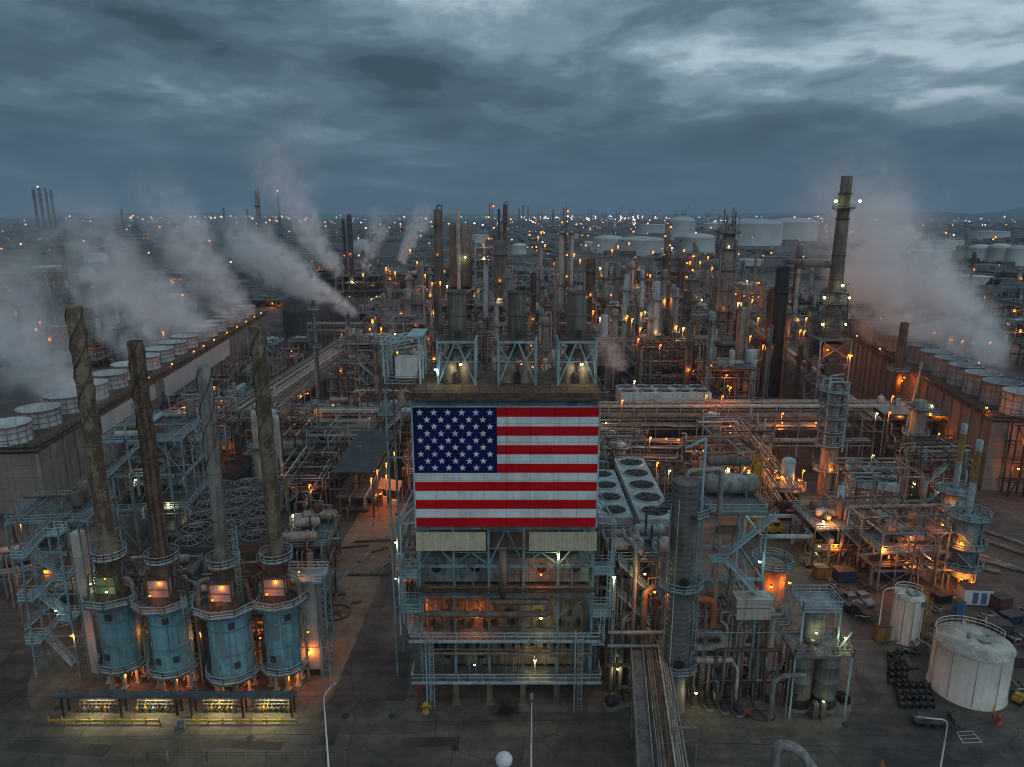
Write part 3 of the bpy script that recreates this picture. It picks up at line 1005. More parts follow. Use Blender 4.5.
# ------------------------------------------------------------------ the boiler structure that carries the flag
YF = 91.6                                    # front column line
FX = [AX(px, 600, YF) for px in (420.5, 452, 488, 525, 560, 592)]
FX = [FX[0] + (FX[-1] - FX[0]) * k / 5 for k in range(6)]
ZD = AZ(500, 394, YF)                        # top deck
z_b0 = 4.3
z_b1 = AZ(500, 639, YF - 1)                  # second walkway
z_p2 = AZ(500, 592, YF)                      # pipe gallery
z_b3 = AZ(500, 566, YF)                      # wind girder
ZT, ZB = AZ(500, 407, YF - .5), AZ(500, 526, YF - .5)
BT = thing('boiler_structure', 'huge blue steel boiler structure standing on short legs behind the flag', 'boiler structure', (0, YF, 0))
xl, xr = FX[0], FX[-1]
xm = (xl + xr) / 2
mb = MB()
for x in FX:
    for y in (0, 6.5, 13):
        mb.bar((x, y, z_b0), (x, y, ZD - 0.6), 0.34)
for z in (z_b0 - .1, z_b1 - .1, z_p2 - .4, z_b3, ZB - 0.5, ZT + .3, ZD - 0.8, (ZT + ZB) / 2):
    for y in (0, 13):
        mb.bar((xl, y, z), (xr, y, z), 0.26, 0.42)
    for x in (xl, xr):
        mb.bar((x, 0, z), (x, 13, z), 0.24, 0.36)
zq = z_b3 + 0.2
zpan0, zpan1 = AZ(500, 549, YF), AZ(500, 531, YF)
for k in range(5):
    a, b = FX[k], FX[k + 1]
    m_ = (a + b) / 2
    if k in (1, 3):
        h_ = zq + 1.9
        mb.bar((a, 0.05, zq), (m_, 0.05, h_), 0.2).bar((b, 0.05, zq), (m_, 0.05, h_), 0.2).bar((a, 0.05, h_), (b, 0.05, h_), 0.14)
    elif k == 2:
        mb.bar((a, 0.05, zq), (m_, 0.05, ZB - 0.6), 0.24).bar((b, 0.05, zq), (m_, 0.05, ZB - 0.6), 0.24)
        mb.bar((a, 0.05, zpan0 + .1), (b, 0.05, zpan0 + .1), 0.16).bar((a, 0.05, zpan1), (b, 0.05, zpan1), 0.16)
    else:
        s_ = 1
        mb.bar((a, 0.05, zq), (m_ - .5, 0.05, zpan0 + .1), 0.2).bar((b, 0.05, zq), (m_ + .5, 0.05, zpan0 + .1), 0.2)
    mb.bar((a, 0.05, ZT + .4), (m_, 0.05, ZD - .9), 0.16).bar((b, 0.05, ZT + .4), (m_, 0.05, ZD - .9), 0.16)
for x in (xl, xr):
    for z0, z1 in ((z_b0, z_b1), (z_b1, z_p2), (z_b3, ZB), (ZB, (ZT + ZB) / 2), ((ZT + ZB) / 2, ZT)):
        mb.bar((x, 0, z0), (x, 6.5, z1), 0.18).bar((x, 13, z0), (x, 6.5, z1), 0.18)
mb.bar((FX[0], 0.05, z_p2 - 1.0), (FX[0] + 3.2, 0.05, z_b1 + 3.4), 0.16).bar((FX[4] + 0.3, 0.05, z_b1 + 3.2), (FX[5], 0.05, z_p2 - .3), 0.16)
mb.build('steel_frame', M['blue_steel'], BT)
for x in FX[1:5]:
    for y in (-.5, 9):
        mb = MB()
        mb.box((x, y, 2.0), (0.8, 0.8, 3.9)).box((x, y, .15), (1.3, 1.3, .3))
        mb.build('leg', M['pipe_brown'] if y < 5 else M['dark'], BT)
for x, lab in ((xl + 0.2, 0), (xr - 0.2, 0)):
    mb = MB()
    mb.box((x, 1.2, 1.75), (1.0, 1.0, 3.5))
    mb.build('leg', M['rust'], BT)
# furnace body, in storeys
mb = MB()
mb.box((xm, 7.2, (z_b0 + z_p2) / 2), (xr - xl - 0.6, 9.6, z_p2 - z_b0 - 0.4))
fb = mb.build('furnace_body', M['firewall'], BT)
mb = MB()
mb.box((xm, 7.0, (z_p2 + z_b3) / 2 + .1), (xr - xl - 0.5, 9.0, z_b3 - z_p2 - .3))
ub = mb.build('furnace_upper_body', M['firewall_blue'], BT)
mb = MB()
mb.box((xm, 7.6, (z_b3 + ZD) / 2), (xr - xl - 2.2, 8.0, ZD - z_b3 - 1.2))
mb.build('boiler_casing', M['drab_stack'], BT)
rr = random.Random(3)
for row, (z, kx) in enumerate(((z_b0 + 1.9, 13), (z_b1 + 2.2, 15), (z_b1 + 0.9, 16), (z_b0 + 3.6, 14), (z_p2 - 1.4, 13))):
    for k in range(kx):
        x = xl + 0.9 + (xr - xl - 1.8) * (k + .5) / kx + rr.uniform(-.2, .2)
        if row in (0, 1) and k % 3 == 1:
            mb = MB()
            if rr.random() < .5:
                mb.lathe([(0, 0), (0.62, 0), (0.62, .25), (0.45, .3), (0, .3)], 14)
                o = mb.build('burner_port', M['black'], fb)
                o.rotation_euler = (PI / 2, 0, 0)
            else:
                mb.box((0, 0, 0), (1.0, .25, 1.0)).box((0, -.16, 0), (.5, .12, .5))
                o = mb.build('burner_port', M['rust'], fb)
            o.location = (x, 2.36, z)
        elif row in (2, 3, 4) and rr.random() < .8:
            mb = MB()
            mb.tube((x, 1.4, z), (x, 2.4, z), 0.26, k=7).box((x, 1.3, z + .25), (.5, .42, .5))
            mb.build('burner_valve', M['black'], fb)
for k in range(5):
    m_ = (FX[k] + FX[k + 1]) / 2
    mb = MB()
    if k != 2:
        mb.lathe([(0.0, -.1), (.68, -.1), (.68, .22), (.5, .34), (0, .3)], 16)
        o = mb.build('access_hatch', M['black'], ub)
        o.location = (m_ + (-.3, .4, 0, .2, .3)[k], 2.44, (z_p2 + z_b3) / 2 + .5)
        o.rotation_euler = (PI / 2, 0, 0)
for k in range(13):
    x = xl + .6 + (xr - xl - 1.2) * k / 12
    mb = MB()
    mb.bar((x, 2.3, z_b0), (x, 2.3, z_p2 - .5), 0.14, 0.22)
    mb.build('buckstay', M['galv'], fb)
# walkways with railings on the front
for nm, z, y0, xa, xb in (('lower_walkway', z_b0, -1.5, xl - 1.5, xr + 1.5), ('middle_walkway', z_b1, -1.3, xl - 1.7, xr + 1.2), ('pipe_gallery', z_p2 - .2, -0.6, xl, xr + .4)):
    mb = MB()
    mb.box(((xa + xb) / 2, (y0 + 2.1) / 2, z - .08), (xb - xa, 2.1 - y0, 0.12))
    pf = mb.build(nm, M['grating'], BT)
    mb = MB()
    mb.box(((xa + xb) / 2, y0 - .06, z - .2), (xb - xa, .1, .42))
    mb.build('edge_beam', M['rail_pale'] if nm != 'pipe_gallery' else M['pipe_brown'], pf)
    mb = MB()
    mb.rail([(xa, 2.0, z), (xa, y0, z), (xb, y0, z), (xb, 2.0, z)], False, 1.15, 1.7, 0.08, 0)
    mb.build('railing', M['rail_pale'] if nm != 'pipe_gallery' else M['rust'], pf)
# pipes on the front
zr = AZ(500, 613, YF)
mb = MB()
mb.pipe([(xl + .3, -.3, zr - 1.2), (xl + .3, -.3, zr), (FX[4] - 1.2, -.3, zr), (FX[4] - 1.2, -.3, zr + 2.0), (FX[2] + .3, -.3, zr + 2.0)], 0.46, 12, 0.9)
mb.build('steam_pipe', M['pipe_brown'], BT)
mb = MB()
mb.tube((FX[2] + 2.0, -.35, z_p2 - .6), (FX[2] + 2.0, -.35, zpan0 - .1), 0.52, k=14)
mb.build('down_duct', M['pipe_brown'], BT)
zz_ = AZ(500, 653, YF)
for z, r_, mt in ((zz_, .24, 'pipe_brown'), (z_p2 + .35, .17, 'rust'), (z_p2 + .75, .15, 'pipe_brown'), (z_p2 - .75, .2, 'pipe_brown'), (z_b0 + .35, .14, 'rust'), (zz_ + .7, .09, 'galv'), (z_b1 - .7, .09, 'galv')):
    mb = MB()
    mb.pipe([(xl - .3, -.1, z), (xr + .3, -.1, z)], r_, 8)
    mb.build('header_pipe', M[mt], BT)
for k in range(18):
    x = rr.uniform(xl + .5, xr - .5)
    z0 = rr.choice([z_b0, z_b0, z_b1, z_p2])
    mb = MB()
    mb.pipe([(x, .3, z0), (x, .3, z0 + rr.uniform(2, 4.5)), (x + rr.uniform(-1, 1), 1.6, z0 + 4.6)], rr.choice([.07, .1, .14]), 6)
    mb.build('riser_pipe', M[rr.choice(['galv', 'insul', 'pipe_brown', 'dark'])], BT)
# cladding panels just below the flag
for xa, xb in ((xl - .25, FX[2] - .4), (FX[3] + .75, xr + .35)):
    mb = MB()
    mb.box(((xa + xb) / 2, -.42, (zpan0 + zpan1) / 2), (xb - xa, .3, zpan1 - zpan0))
    mb.build('cladding_panel', M['beige'], BT)
# caged ladders
for x, z1 in ((FX[0] + 1.6, z_b1 + 1.2), (FX[5] - 1.7, z_b1 + 1.2)):
    mb = MB()
    mb.ladder((x, -2.25, 0.2), (x, -2.25, z1), (0, -1), 0.6)
    mb.bar((x - .75, -2.3, 0), (x - .75, -2.3, z1 + 1), .2)
    mb.build('caged_ladder', M['blue_pale'], BT)
# side towers of platforms and ladders
for sx, x, zl in ((-1, xl, (z_b1, 14.8, 20.2)), (1, xr, (9.5, 14.0, 20.8))):
    for k, z in enumerate(zl):
        w = 2.9 if k else 1.8
        mb = MB()
        mb.box((x + sx * (w / 2 + .2), 1.4, z - .1), (w, 3.4, .24))
        pf = mb.build('side_platform', M['blue_steel'], BT)
        mb = MB()
        mb.rail([(x + sx * .2, -.3, z), (x + sx * (w + .2), -.3, z), (x + sx * (w + .2), 3.1, z), (x + sx * .2, 3.1, z)], False, 1.15, 1.2, .08, .2)
        mb.build('railing', M['blue_pale'], pf)
    mb = MB()
    mb.ladder((x + sx * 1.5, -.5, zl[0]), (x + sx * 1.5, -.5, zl[1] + 1.1), (0, -1), .6)
    mb.ladder((x + sx * 2.3, -.5, zl[1]), (x + sx * 2.3, -.5, zl[2] + 4.0), (0, -1), .6)
    mb.build('caged_ladder', M['blue_pale'], BT)
    mb = MB()
    zo = AZ(500, 520, YF)
    ex = x + sx * 3.0
    mb.bar((x, 0, zo + 2.4), (ex, 0, zo - .6), .22).bar((x, 0, zo + 5.4), (ex, 0, zo - .6), .18).bar((x, 0, zo - .4), (ex, 0, zo - .6), .22)
    mb.bar((x, 3, zo + 2.4), (ex, 3, zo - .6), .2).bar((x, 3, zo - .4), (ex, 3, zo - .6), .2).bar((ex, 0, zo - .6), (ex, 3, zo - .6), .2)
    mb.bar((ex, 0, zl[0]), (ex, 0, zo - .6), .2).bar((ex, 3, zl[0]), (ex, 3, zo - .6), .2)
    mb.build('side_bracket_frame', M['blue_pale'], BT)
# top deck
yd0, yd1 = -0.6, 14.5
mb = MB()
mb.box((xm, (yd0 + yd1) / 2, ZD - .15), (xr - xl + 1.0, yd1 - yd0, .3))
td = mb.build('top_deck', M['rust'], BT)
mb = MB()
mb.box((xm, yd0 - .08, ZD - .15), (xr - xl + 1.2, .14, .95))
mb.build('edge_beam', M['rust'], td)
mb = MB()
mb.rail([(xl - .5, yd1, ZD), (xl - .5, yd0, ZD), (xr + .5, yd0, ZD), (xr + .5, yd1, ZD)], True, 1.1, 2.4, .07, 0)
mb.build('railing', M['rust'], td)
mb = MB()
zlow = AZ(500, 399, YF - 1.5)
mb.bar((xl - .8, -1.6, zlow), (xr + .8, -1.6, zlow), .22, .3)
for x in FX:
    mb.bar((x, -1.7, zlow), (x, 0, ZD - .5), .2).bar((x, -1.7, zlow), (x, 0, zlow - .1), .2)
mb.build('outrigger_beam', M['rust'], BT)
mb = MB()
mb.box((xl - 2.6, 9, ZD - .2), (5.0, 7, .3))
pf = mb.build('side_deck', M['rust'], BT)
mb = MB()
mb.rail([(xl - 5, 5.6, ZD), (xl - .6, 5.6, ZD)], w=.08).rail([(xl - 5, 5.6, ZD), (xl - 5, 12.4, ZD)], w=.08)
mb.build('railing', M['blue_pale'], pf)
mb = MB()
for x in (xl - 4.8, xl - 1):
    for y in (5.8, 12.2):
        mb.bar((x, y, 0), (x, y, ZD - .3), .3)
for z in (12, 24, 36):
    mb.bar((xl - 4.8, 5.8, z), (xl - 1, 5.8, z), .22).bar((xl - 4.8, 5.8, z), (xl - 1, 5.8, z + 10), .14)
mb.build('side_frame', M['blue_steel'], BT)
for k in range(3):
    mb = MB()
    ya = 5.8 + 3.2 * k
    mb.bar((xl - 4.9, ya, ZD), (xl - 4.9, ya, ZD + 5.6), .26).bar((xl + .2, ya, ZD), (xl + .2, ya, ZD + 6.6), .26).bar((xl - 5.2, ya, ZD + 5.6), (xl + .6, ya, ZD + 6.7), .3)
    mb.bar((xl - 4.9, ya, ZD + 3), (xl - 2.4, ya, ZD + 6.1), .16).bar((xl - 5.2, ya, ZD + 4.6), (xl + .6, ya, ZD + 5.7), .16)
    mb.build('roof_truss', M['blue_pale'], BT)
mb = MB()
for q in range(6):
    t = q / 5
    x_, z_ = xl - 5.2 + 5.8 * t, ZD + 5.75 + 1.1 * t
    mb.bar((x_, 5.4, z_), (x_, 12.7, z_), .16)
mb.box((xl - .4, 9, ZD + 6.75), (2.2, 7, .1))
mb.build('canopy_frame', M['blue_pale'], BT)
mb = MB()
mb.box((xl - 2.2, 10, ZD + 1.6), (3.2, 2.4, 3.0))
mb.build('control_cabin', M['white'], BT)
# lamps on the front
lamp(BT, (AX(541, 568, YF), -.4, z_p2 + 3.0), 'lamp_orange', 200, .16)
lamp(BT, (AX(477, 622, YF), .2, z_b1 + 2.9), 'lamp_orange', 200, .2)
lamp(BT, (AX(424, 617, YF), .8, z_b1 + 3.2), 'lamp_orange', 130, .13)
lamp(BT, (AX(541, 623, YF), .2, z_b1 + 2.6), 'lamp_warm', 130, .2)
lamp(BT, (AX(535, 662, YF), -.2, z_b0 + 2.6), 'lamp_warm', 260, .22)
lamp(BT, (AX(558, 553, YF), -.4, zpan0 - .6), 'lamp_green', 150, .2)
lamp(BT, (AX(614, 576, YF), -.3, AZ(500, 576, YF)), 'lamp_green', 260, .24)
lamp(BT, (AX(396.5, 541, YF), -.4, AZ(500, 541, YF)), 'lamp_warm', 120, .2)
lamp(BT, (AX(396, 577, YF), -.4, AZ(500, 577, YF)), 'lamp_white', 60, .14)
lamp(BT, (AX(475, 661, YF), -1.4, z_b0 + 2.7), 'lamp_white', 15, .14)
lamp(BT, (AX(619, 669, YF), 1, 4.6), 'lamp_warm', 120, .18)

# the flag: thirteen stripes, canton and fifty stars on one big panel
FL = thing('american_flag', 'giant American flag panel hung on the front of the boiler structure', 'flag', ((xl + xr) / 2, YF - .62, ZB))
fw, fh = xr - xl + .25, ZT - ZB
mb = MB()
for k in range(13):
    z1 = fh * (13 - k) / 13
    z0 = fh * (12 - k) / 13
    mb.cur = 0 if k % 2 == 0 else 1
    mb.box((0, 0, (z0 + z1) / 2), (fw, .16, z1 - z0 - .004))
mb.build('stripe_field', [M['flag_red'], M['flag_white']], FL)
cw_, ch_ = fw * .452, fh * 7 / 13
mb = MB()
mb.box((-fw / 2 + cw_ / 2, -.045, fh - ch_ / 2), (cw_, .13, ch_))
mb.cur = 1
for row in range(9):
    nn = 6 if row % 2 == 0 else 5
    for k in range(nn):
        sx_ = -fw / 2 + cw_ * ((k + .5) / 6 if nn == 6 else (k + 1) / 6)
        sz_ = fh - ch_ * (row + .75) / 9.5
        pts = []
        for q in range(10):
            r_ = .50 if q % 2 == 0 else .50 * .40
            pts.append((sx_ + r_ * math.sin(q * PI / 5), sz_ + r_ * math.cos(q * PI / 5)))
        vs = [(x, -.113, z) for x, z in pts] + [(x, -.10, z) for x, z in pts]
        mb.add(vs, [tuple(range(9, -1, -1))] + [(i, (i + 1) % 10, 10 + (i + 1) % 10, 10 + i) for i in range(10)])
mb.build('canton', [M['flag_blue'], M['flag_white']], FL)
mb = MB()
for sx in (-1, 1):
    mb.bar((sx * (fw / 2 + .1), -.02, -.15), (sx * (fw / 2 + .1), -.02, fh + .15), .22)
mb.bar((-fw / 2 - .2, -.02, fh + .1), (fw / 2 + .2, -.02, fh + .1), .18)
mb.build('panel_frame', M['blue_pale'], FL)

# three exhaust units on the top deck
for k, (px, lab) in enumerate(((457.5, 'drab exhaust stack on braced legs, above the starred corner of the flag'), (517, 'drab exhaust stack on braced legs, middle one above the flag'), (576, 'drab exhaust stack on braced legs, above the striped end of the flag'))):
    Y = YF + 7.5
    x = AX(px, 345, Y)
    E_ = thing('exhaust_unit', lab, 'exhaust stack', (x, Y, ZD), 0, 'exhaust stacks above the flag')
    zt = AZ(px, 339, Y) - ZD
    ztop = AZ(px, 291, Y) - ZD
    mb = MB()
    for sx in (-1, 1):
        for sy in (-1, 1):
            mb.bar((sx * 2.6, sy * 2.6, 0), (sx * 2.6, sy * 2.6, zt), .28)
    for sy in (-2.6, 2.6):
        mb.bar((-2.6, sy, 0.1), (-.2, sy, zt - .1), .2).bar((2.6, sy, .1), (.2, sy, zt - .1), .2)
        mb.bar((-2.6, sy, zt - .4), (-1.0, sy, zt * .55), .15).bar((2.6, sy, zt - .4), (1.0, sy, zt * .55), .15)
        mb.bar((-2.6, sy, zt), (2.6, sy, zt), .3).bar((-2.6, sy, zt * .55), (2.6, sy, zt * .55), .14)
    for sx in (-2.6, 2.6):
        mb.bar((sx, -2.6, 0.1), (sx, 2.6, zt), .18).bar((sx, -2.6, zt), (sx, 2.6, zt), .3)
    mb.build('support_frame', M['blue_pale'], E_)
    mb = MB()
    mb.ringdeck((0, 0), .9, 3.5, zt + .25, .25, 4, PI / 4, PI / 4 + 2 * PI)
    pf = mb.build('platform', M['rust'], E_)
    mb = MB()
    mb.rail([(-2.5, -2.5, zt + .25), (2.5, -2.5, zt + .25), (2.5, 2.5, zt + .25), (-2.5, 2.5, zt + .25)], True, 1.1, 1.3, .06, 0)
    mb.build('railing', M['rust'], pf)
    mb = MB()
    r_ = 1.32
    mb.lathe([(r_ * .8, zt - 1.4), (r_, zt - .2), (r_, ztop), (r_ - .14, ztop), (r_ - .14, ztop - 2)], 20)
    mb.lathe([(r_ - .02, ztop - .3), (r_ + .08, ztop - .3), (r_ + .08, ztop + .02), (r_ - .02, ztop + .02)], 20, smooth=False)
    mb.lathe([(r_ - .02, (zt + ztop) / 2), (r_ + .05, (zt + ztop) / 2), (r_ + .05, (zt + ztop) / 2 + .2), (r_ - .02, (zt + ztop) / 2 + .2)], 20, smooth=False)
    st = mb.build('stack', M['drab_stack'], E_)
    mb = MB()
    mb.box((.2, -r_ - .1, zt + 1.0), (.9, .3, .9))
    mb.build('access_door', M['dark'], st)
    mb = MB()
    mb.lathe([(1.9, zt * .62), (1.2, zt - 1.3)], 12)
    mb.lathe([(0, zt * .66), (1.1, zt * .62), (1.9, zt * .62)], 12)
    mb.build('hopper', M['drab_stack'], E_)
    for q in (-1.05, 1.05):
        mb = MB()
        mb.lathe([(1.0, 0), (1.0, 1.9), (.93, 2.4), (.7, 2.8), (.35, 3.0), (0, 3.05)], 14, (q, -.3, 0))
        mb.build('drum', M['insul'], E_)
    mb = MB()
    mb.box((0, -1.5, .8), (.8, .5, 1.6)).tube((0, -1.8, 1.0), (0, -1.5, 1.0), .4, k=10)
    mb.build('valve_box', M['black'], E_)
    lamp(E_, (.6, -2.75, zt * .5), 'lamp_warm' if k != 1 else 'lamp_orange', 230 if k != 1 else 0, .22 if k != 1 else .1)
    if k == 0:
        lamp(E_, (-2.9, -2.9, zt * .38), 'lamp_white', 100, .2)

# bits on the ground before the structure
T = thing('fire_hydrant', 'yellow hydrant post on the ground by the corner of the boiler structure', 'hydrant', (*G(426, 712), 0))
mb = MB()
mb.lathe([(.55, 0), (.55, .12), (.42, .12), (.42, 1.15), (.5, 1.2), (.5, 1.35), (.3, 1.6), (0, 1.65)], 14)
mb.build('barrel', M['yellow'], T)
mb = MB()
mb.tube((-.7, 0, .95), (.7, 0, .95), .16, k=8)
mb.build('outlet', M['yellow'], T)
T = thing('valve_station', 'rusty red valve post behind the yellow hydrant', 'valve post', (*G(422, 697), 0))
mb = MB()
mb.pipe([(-.7, 0, 0), (-.7, 0, 1.9), (.7, 0, 1.9), (.7, 0, 0)], .16, 8)
mb.build('pipe_loop', M['red'], T)
mb = MB()
mb.lathe([(0, 0), (.45, 0), (.45, .07), (0, .07)], 12, (0, 0, 2.25)).tube((0, 0, 1.9), (0, 0, 2.25), .06)
mb.build('hand_wheel', M['red'], T)

# ------------------------------------------------------------------ builders for the process area
def platform_ring(parent, r0, r1, z, a0=0.0, a1=2 * PI, k=10, rail='blue_pale', deck='grating', w=.08):
    mb = MB()
    mb.ringdeck((0, 0), r0, r1, z, .22, k, a0, a1)
    pf = mb.build('platform', M[deck], parent)
    mb = MB()
    full = abs(a1 - a0 - 2 * PI) < 1e-6
    pts = [(r1 * .98 * math.cos(a0 + (a1 - a0) * q / k), r1 * .98 * math.sin(a0 + (a1 - a0) * q / k), z) for q in range(k + (0 if full else 1))]
    mb.rail(pts, full, 1.1, 1.5, w, .25)
    mb.build('railing', M[rail], pf)
    mb = MB()
    for q in range(k):
        a = a0 + (a1 - a0) * (q + .5) / k
        mb.bar((r0 * math.cos(a), r0 * math.sin(a), z - 1.3), (r1 * .92 * math.cos(a), r1 * .92 * math.sin(a), z - .2), .1)
    mb.build('bracket_frame', M['blue_steel'], pf)
    return pf


def vessel_prof(r, h, z0=0.0, dome=True):
    if not dome:
        return [(0, z0), (r, z0), (r, z0 + h), (0, z0 + h)]
    d = r * .55
    return [(0, z0), (r * .6, z0 + d * .12), (r * .92, z0 + d * .5), (r, z0 + d), (r, z0 + h - d), (r * .92, z0 + h - d * .5), (r * .6, z0 + h - d * .12), (0, z0 + h)]


def column(name, label, x, y, h, r, mat='vessel', plats=(), cat='column', group=None, ladder=True, overhead=True, k=16, bands=None, lamps=(), rings=0, seed=0, skirt=None, rail='blue_pale'):
    rr = random.Random(seed + int(x * 10))
    T = thing(name, label, cat, (x, y, 0), 0, group)
    z0 = skirt or 2.0
    mb = MB()
    if rings:
        prof = [(0, z0), (r, z0)]
        z = z0
        while z < h - r * .5:
            prof += [(r, z), (r, z + rings * .55), (r + .13, z + rings * .65), (r + .13, z + rings * .95)]
            z += rings
        prof += [(r, h - .4), (r * .75, h - .1), (0, h)]
        mb.lathe(prof, k, smooth=False)
    else:
        mb.lathe(vessel_prof(r, h - z0, z0), k)
    sh = mb.build('shell', M[mat], T)
    mb = MB()
    mb.lathe([(r * 1.12, 0), (r * 1.0, .3), (r * .82 if rings else r * .98, z0 + .3)], k)
    mb.build('skirt', M['concrete' if not rings else 'ribbed'], T)
    if bands:
        mb = MB()
        for z in bands:
            mb.lathe([(r, z), (r + .12, z), (r + .12, z + .3), (r, z + .3)], k, smooth=False)
        mb.build('band', M['dark'], sh)
    last = 0.0
    la = rr.uniform(-2.6, -.6)
    for p in plats:
        z, ext = p[0], p[1]
        a0, a1 = (p[2], p[3]) if len(p) > 2 else (0, 2 * PI)
        platform_ring(T, r, r + ext, z, a0, a1, 10 if a1 - a0 > 5 else 6, rail)
    if ladder:
        mb = MB()
        zs = [0.3] + [p[0] for p in plats] or [0.3, h]
        for q, (za, zb) in enumerate(zip(zs, zs[1:] + ([h] if not plats else []))):
            a = la + (.5 if q % 2 else 0)
            c, s_ = math.cos(a), math.sin(a)
            mb.ladder(((r + .3) * c, (r + .3) * s_, za), ((r + .3) * c, (r + .3) * s_, zb + 1), (c, s_), .6)
        mb.build('ladder', M[rail], T)
    if overhead:
        a = la + 1.6
        c, s_ = math.cos(a), math.sin(a)
        pr = max(.14, r * .22)
        mb = MB()
        mb.pipe([(0, 0, h - .2), (0, 0, h + r * .9 + .4), ((r + pr + .3) * c, (r + pr + .3) * s_, h + r * .9 + .4), ((r + pr + .3) * c, (r + pr + .3) * s_, 3), ((r + 3) * c, (r + 3) * s_, 3)], pr, 8)
        mb.build('overhead_pipe', M[rr.choice(['insul', 'galv', 'pipe_brown'])], T)
    for z, a, kind, pw in lamps:
        lamp(T, ((r + 1.2) * math.cos(a), (r + 1.2) * math.sin(a), z), kind, pw, .26)
    return T


def pipe_part(T, pts, r, mat, k=6, name='pipe'):
    mb = MB()
    mb.pipe(pts, r, k)
    return mb.build(name, M[mat], T)


def hdrum(T, c, L, r, axis='x', mat='vessel', saddles=True, name='drum'):
    x, y, z = c
    e = Vector((1, 0, 0)) if axis == 'x' else Vector((0, 1, 0))
    mb = MB()
    p = Vector(c)
    a, b = p - e * (L / 2), p + e * (L / 2)
    mb.tube(a, b, r, k=14, caps=False)
    for q, s_ in ((a, -1), (b, 1)):
        mb.tube(q, q + e * (s_ * r * .28), r, r * .86, 14, False)
        mb.tube(q + e * (s_ * r * .28), q + e * (s_ * r * .48), r * .86, r * .45, 14, True)
    for t in (-.3, .3):
        q = p + e * (L * t)
        mb.tube(q + Vector((0, 0, r * .9)), q + Vector((0, 0, r * 1.35)), r * .2, k=8)
    o = mb.build(name, M[mat], T)
    for t in (-.3, .3):
        q = p + e * (L * t)
        mb = MB()
        mb.box((q.x, q.y, z - r * .85), (.3, r * 1.7, r * .9) if axis == 'x' else (r * 1.7, .3, r * .9))
        mb.build('saddle', M['blue_steel'], o)
    return o


PIPE_M = ['insul', 'insul', 'galv', 'pipe_brown', 'pipe_brown', 'dark', 'pipe_white', 'vessel', 'rust', 'blue_steel']


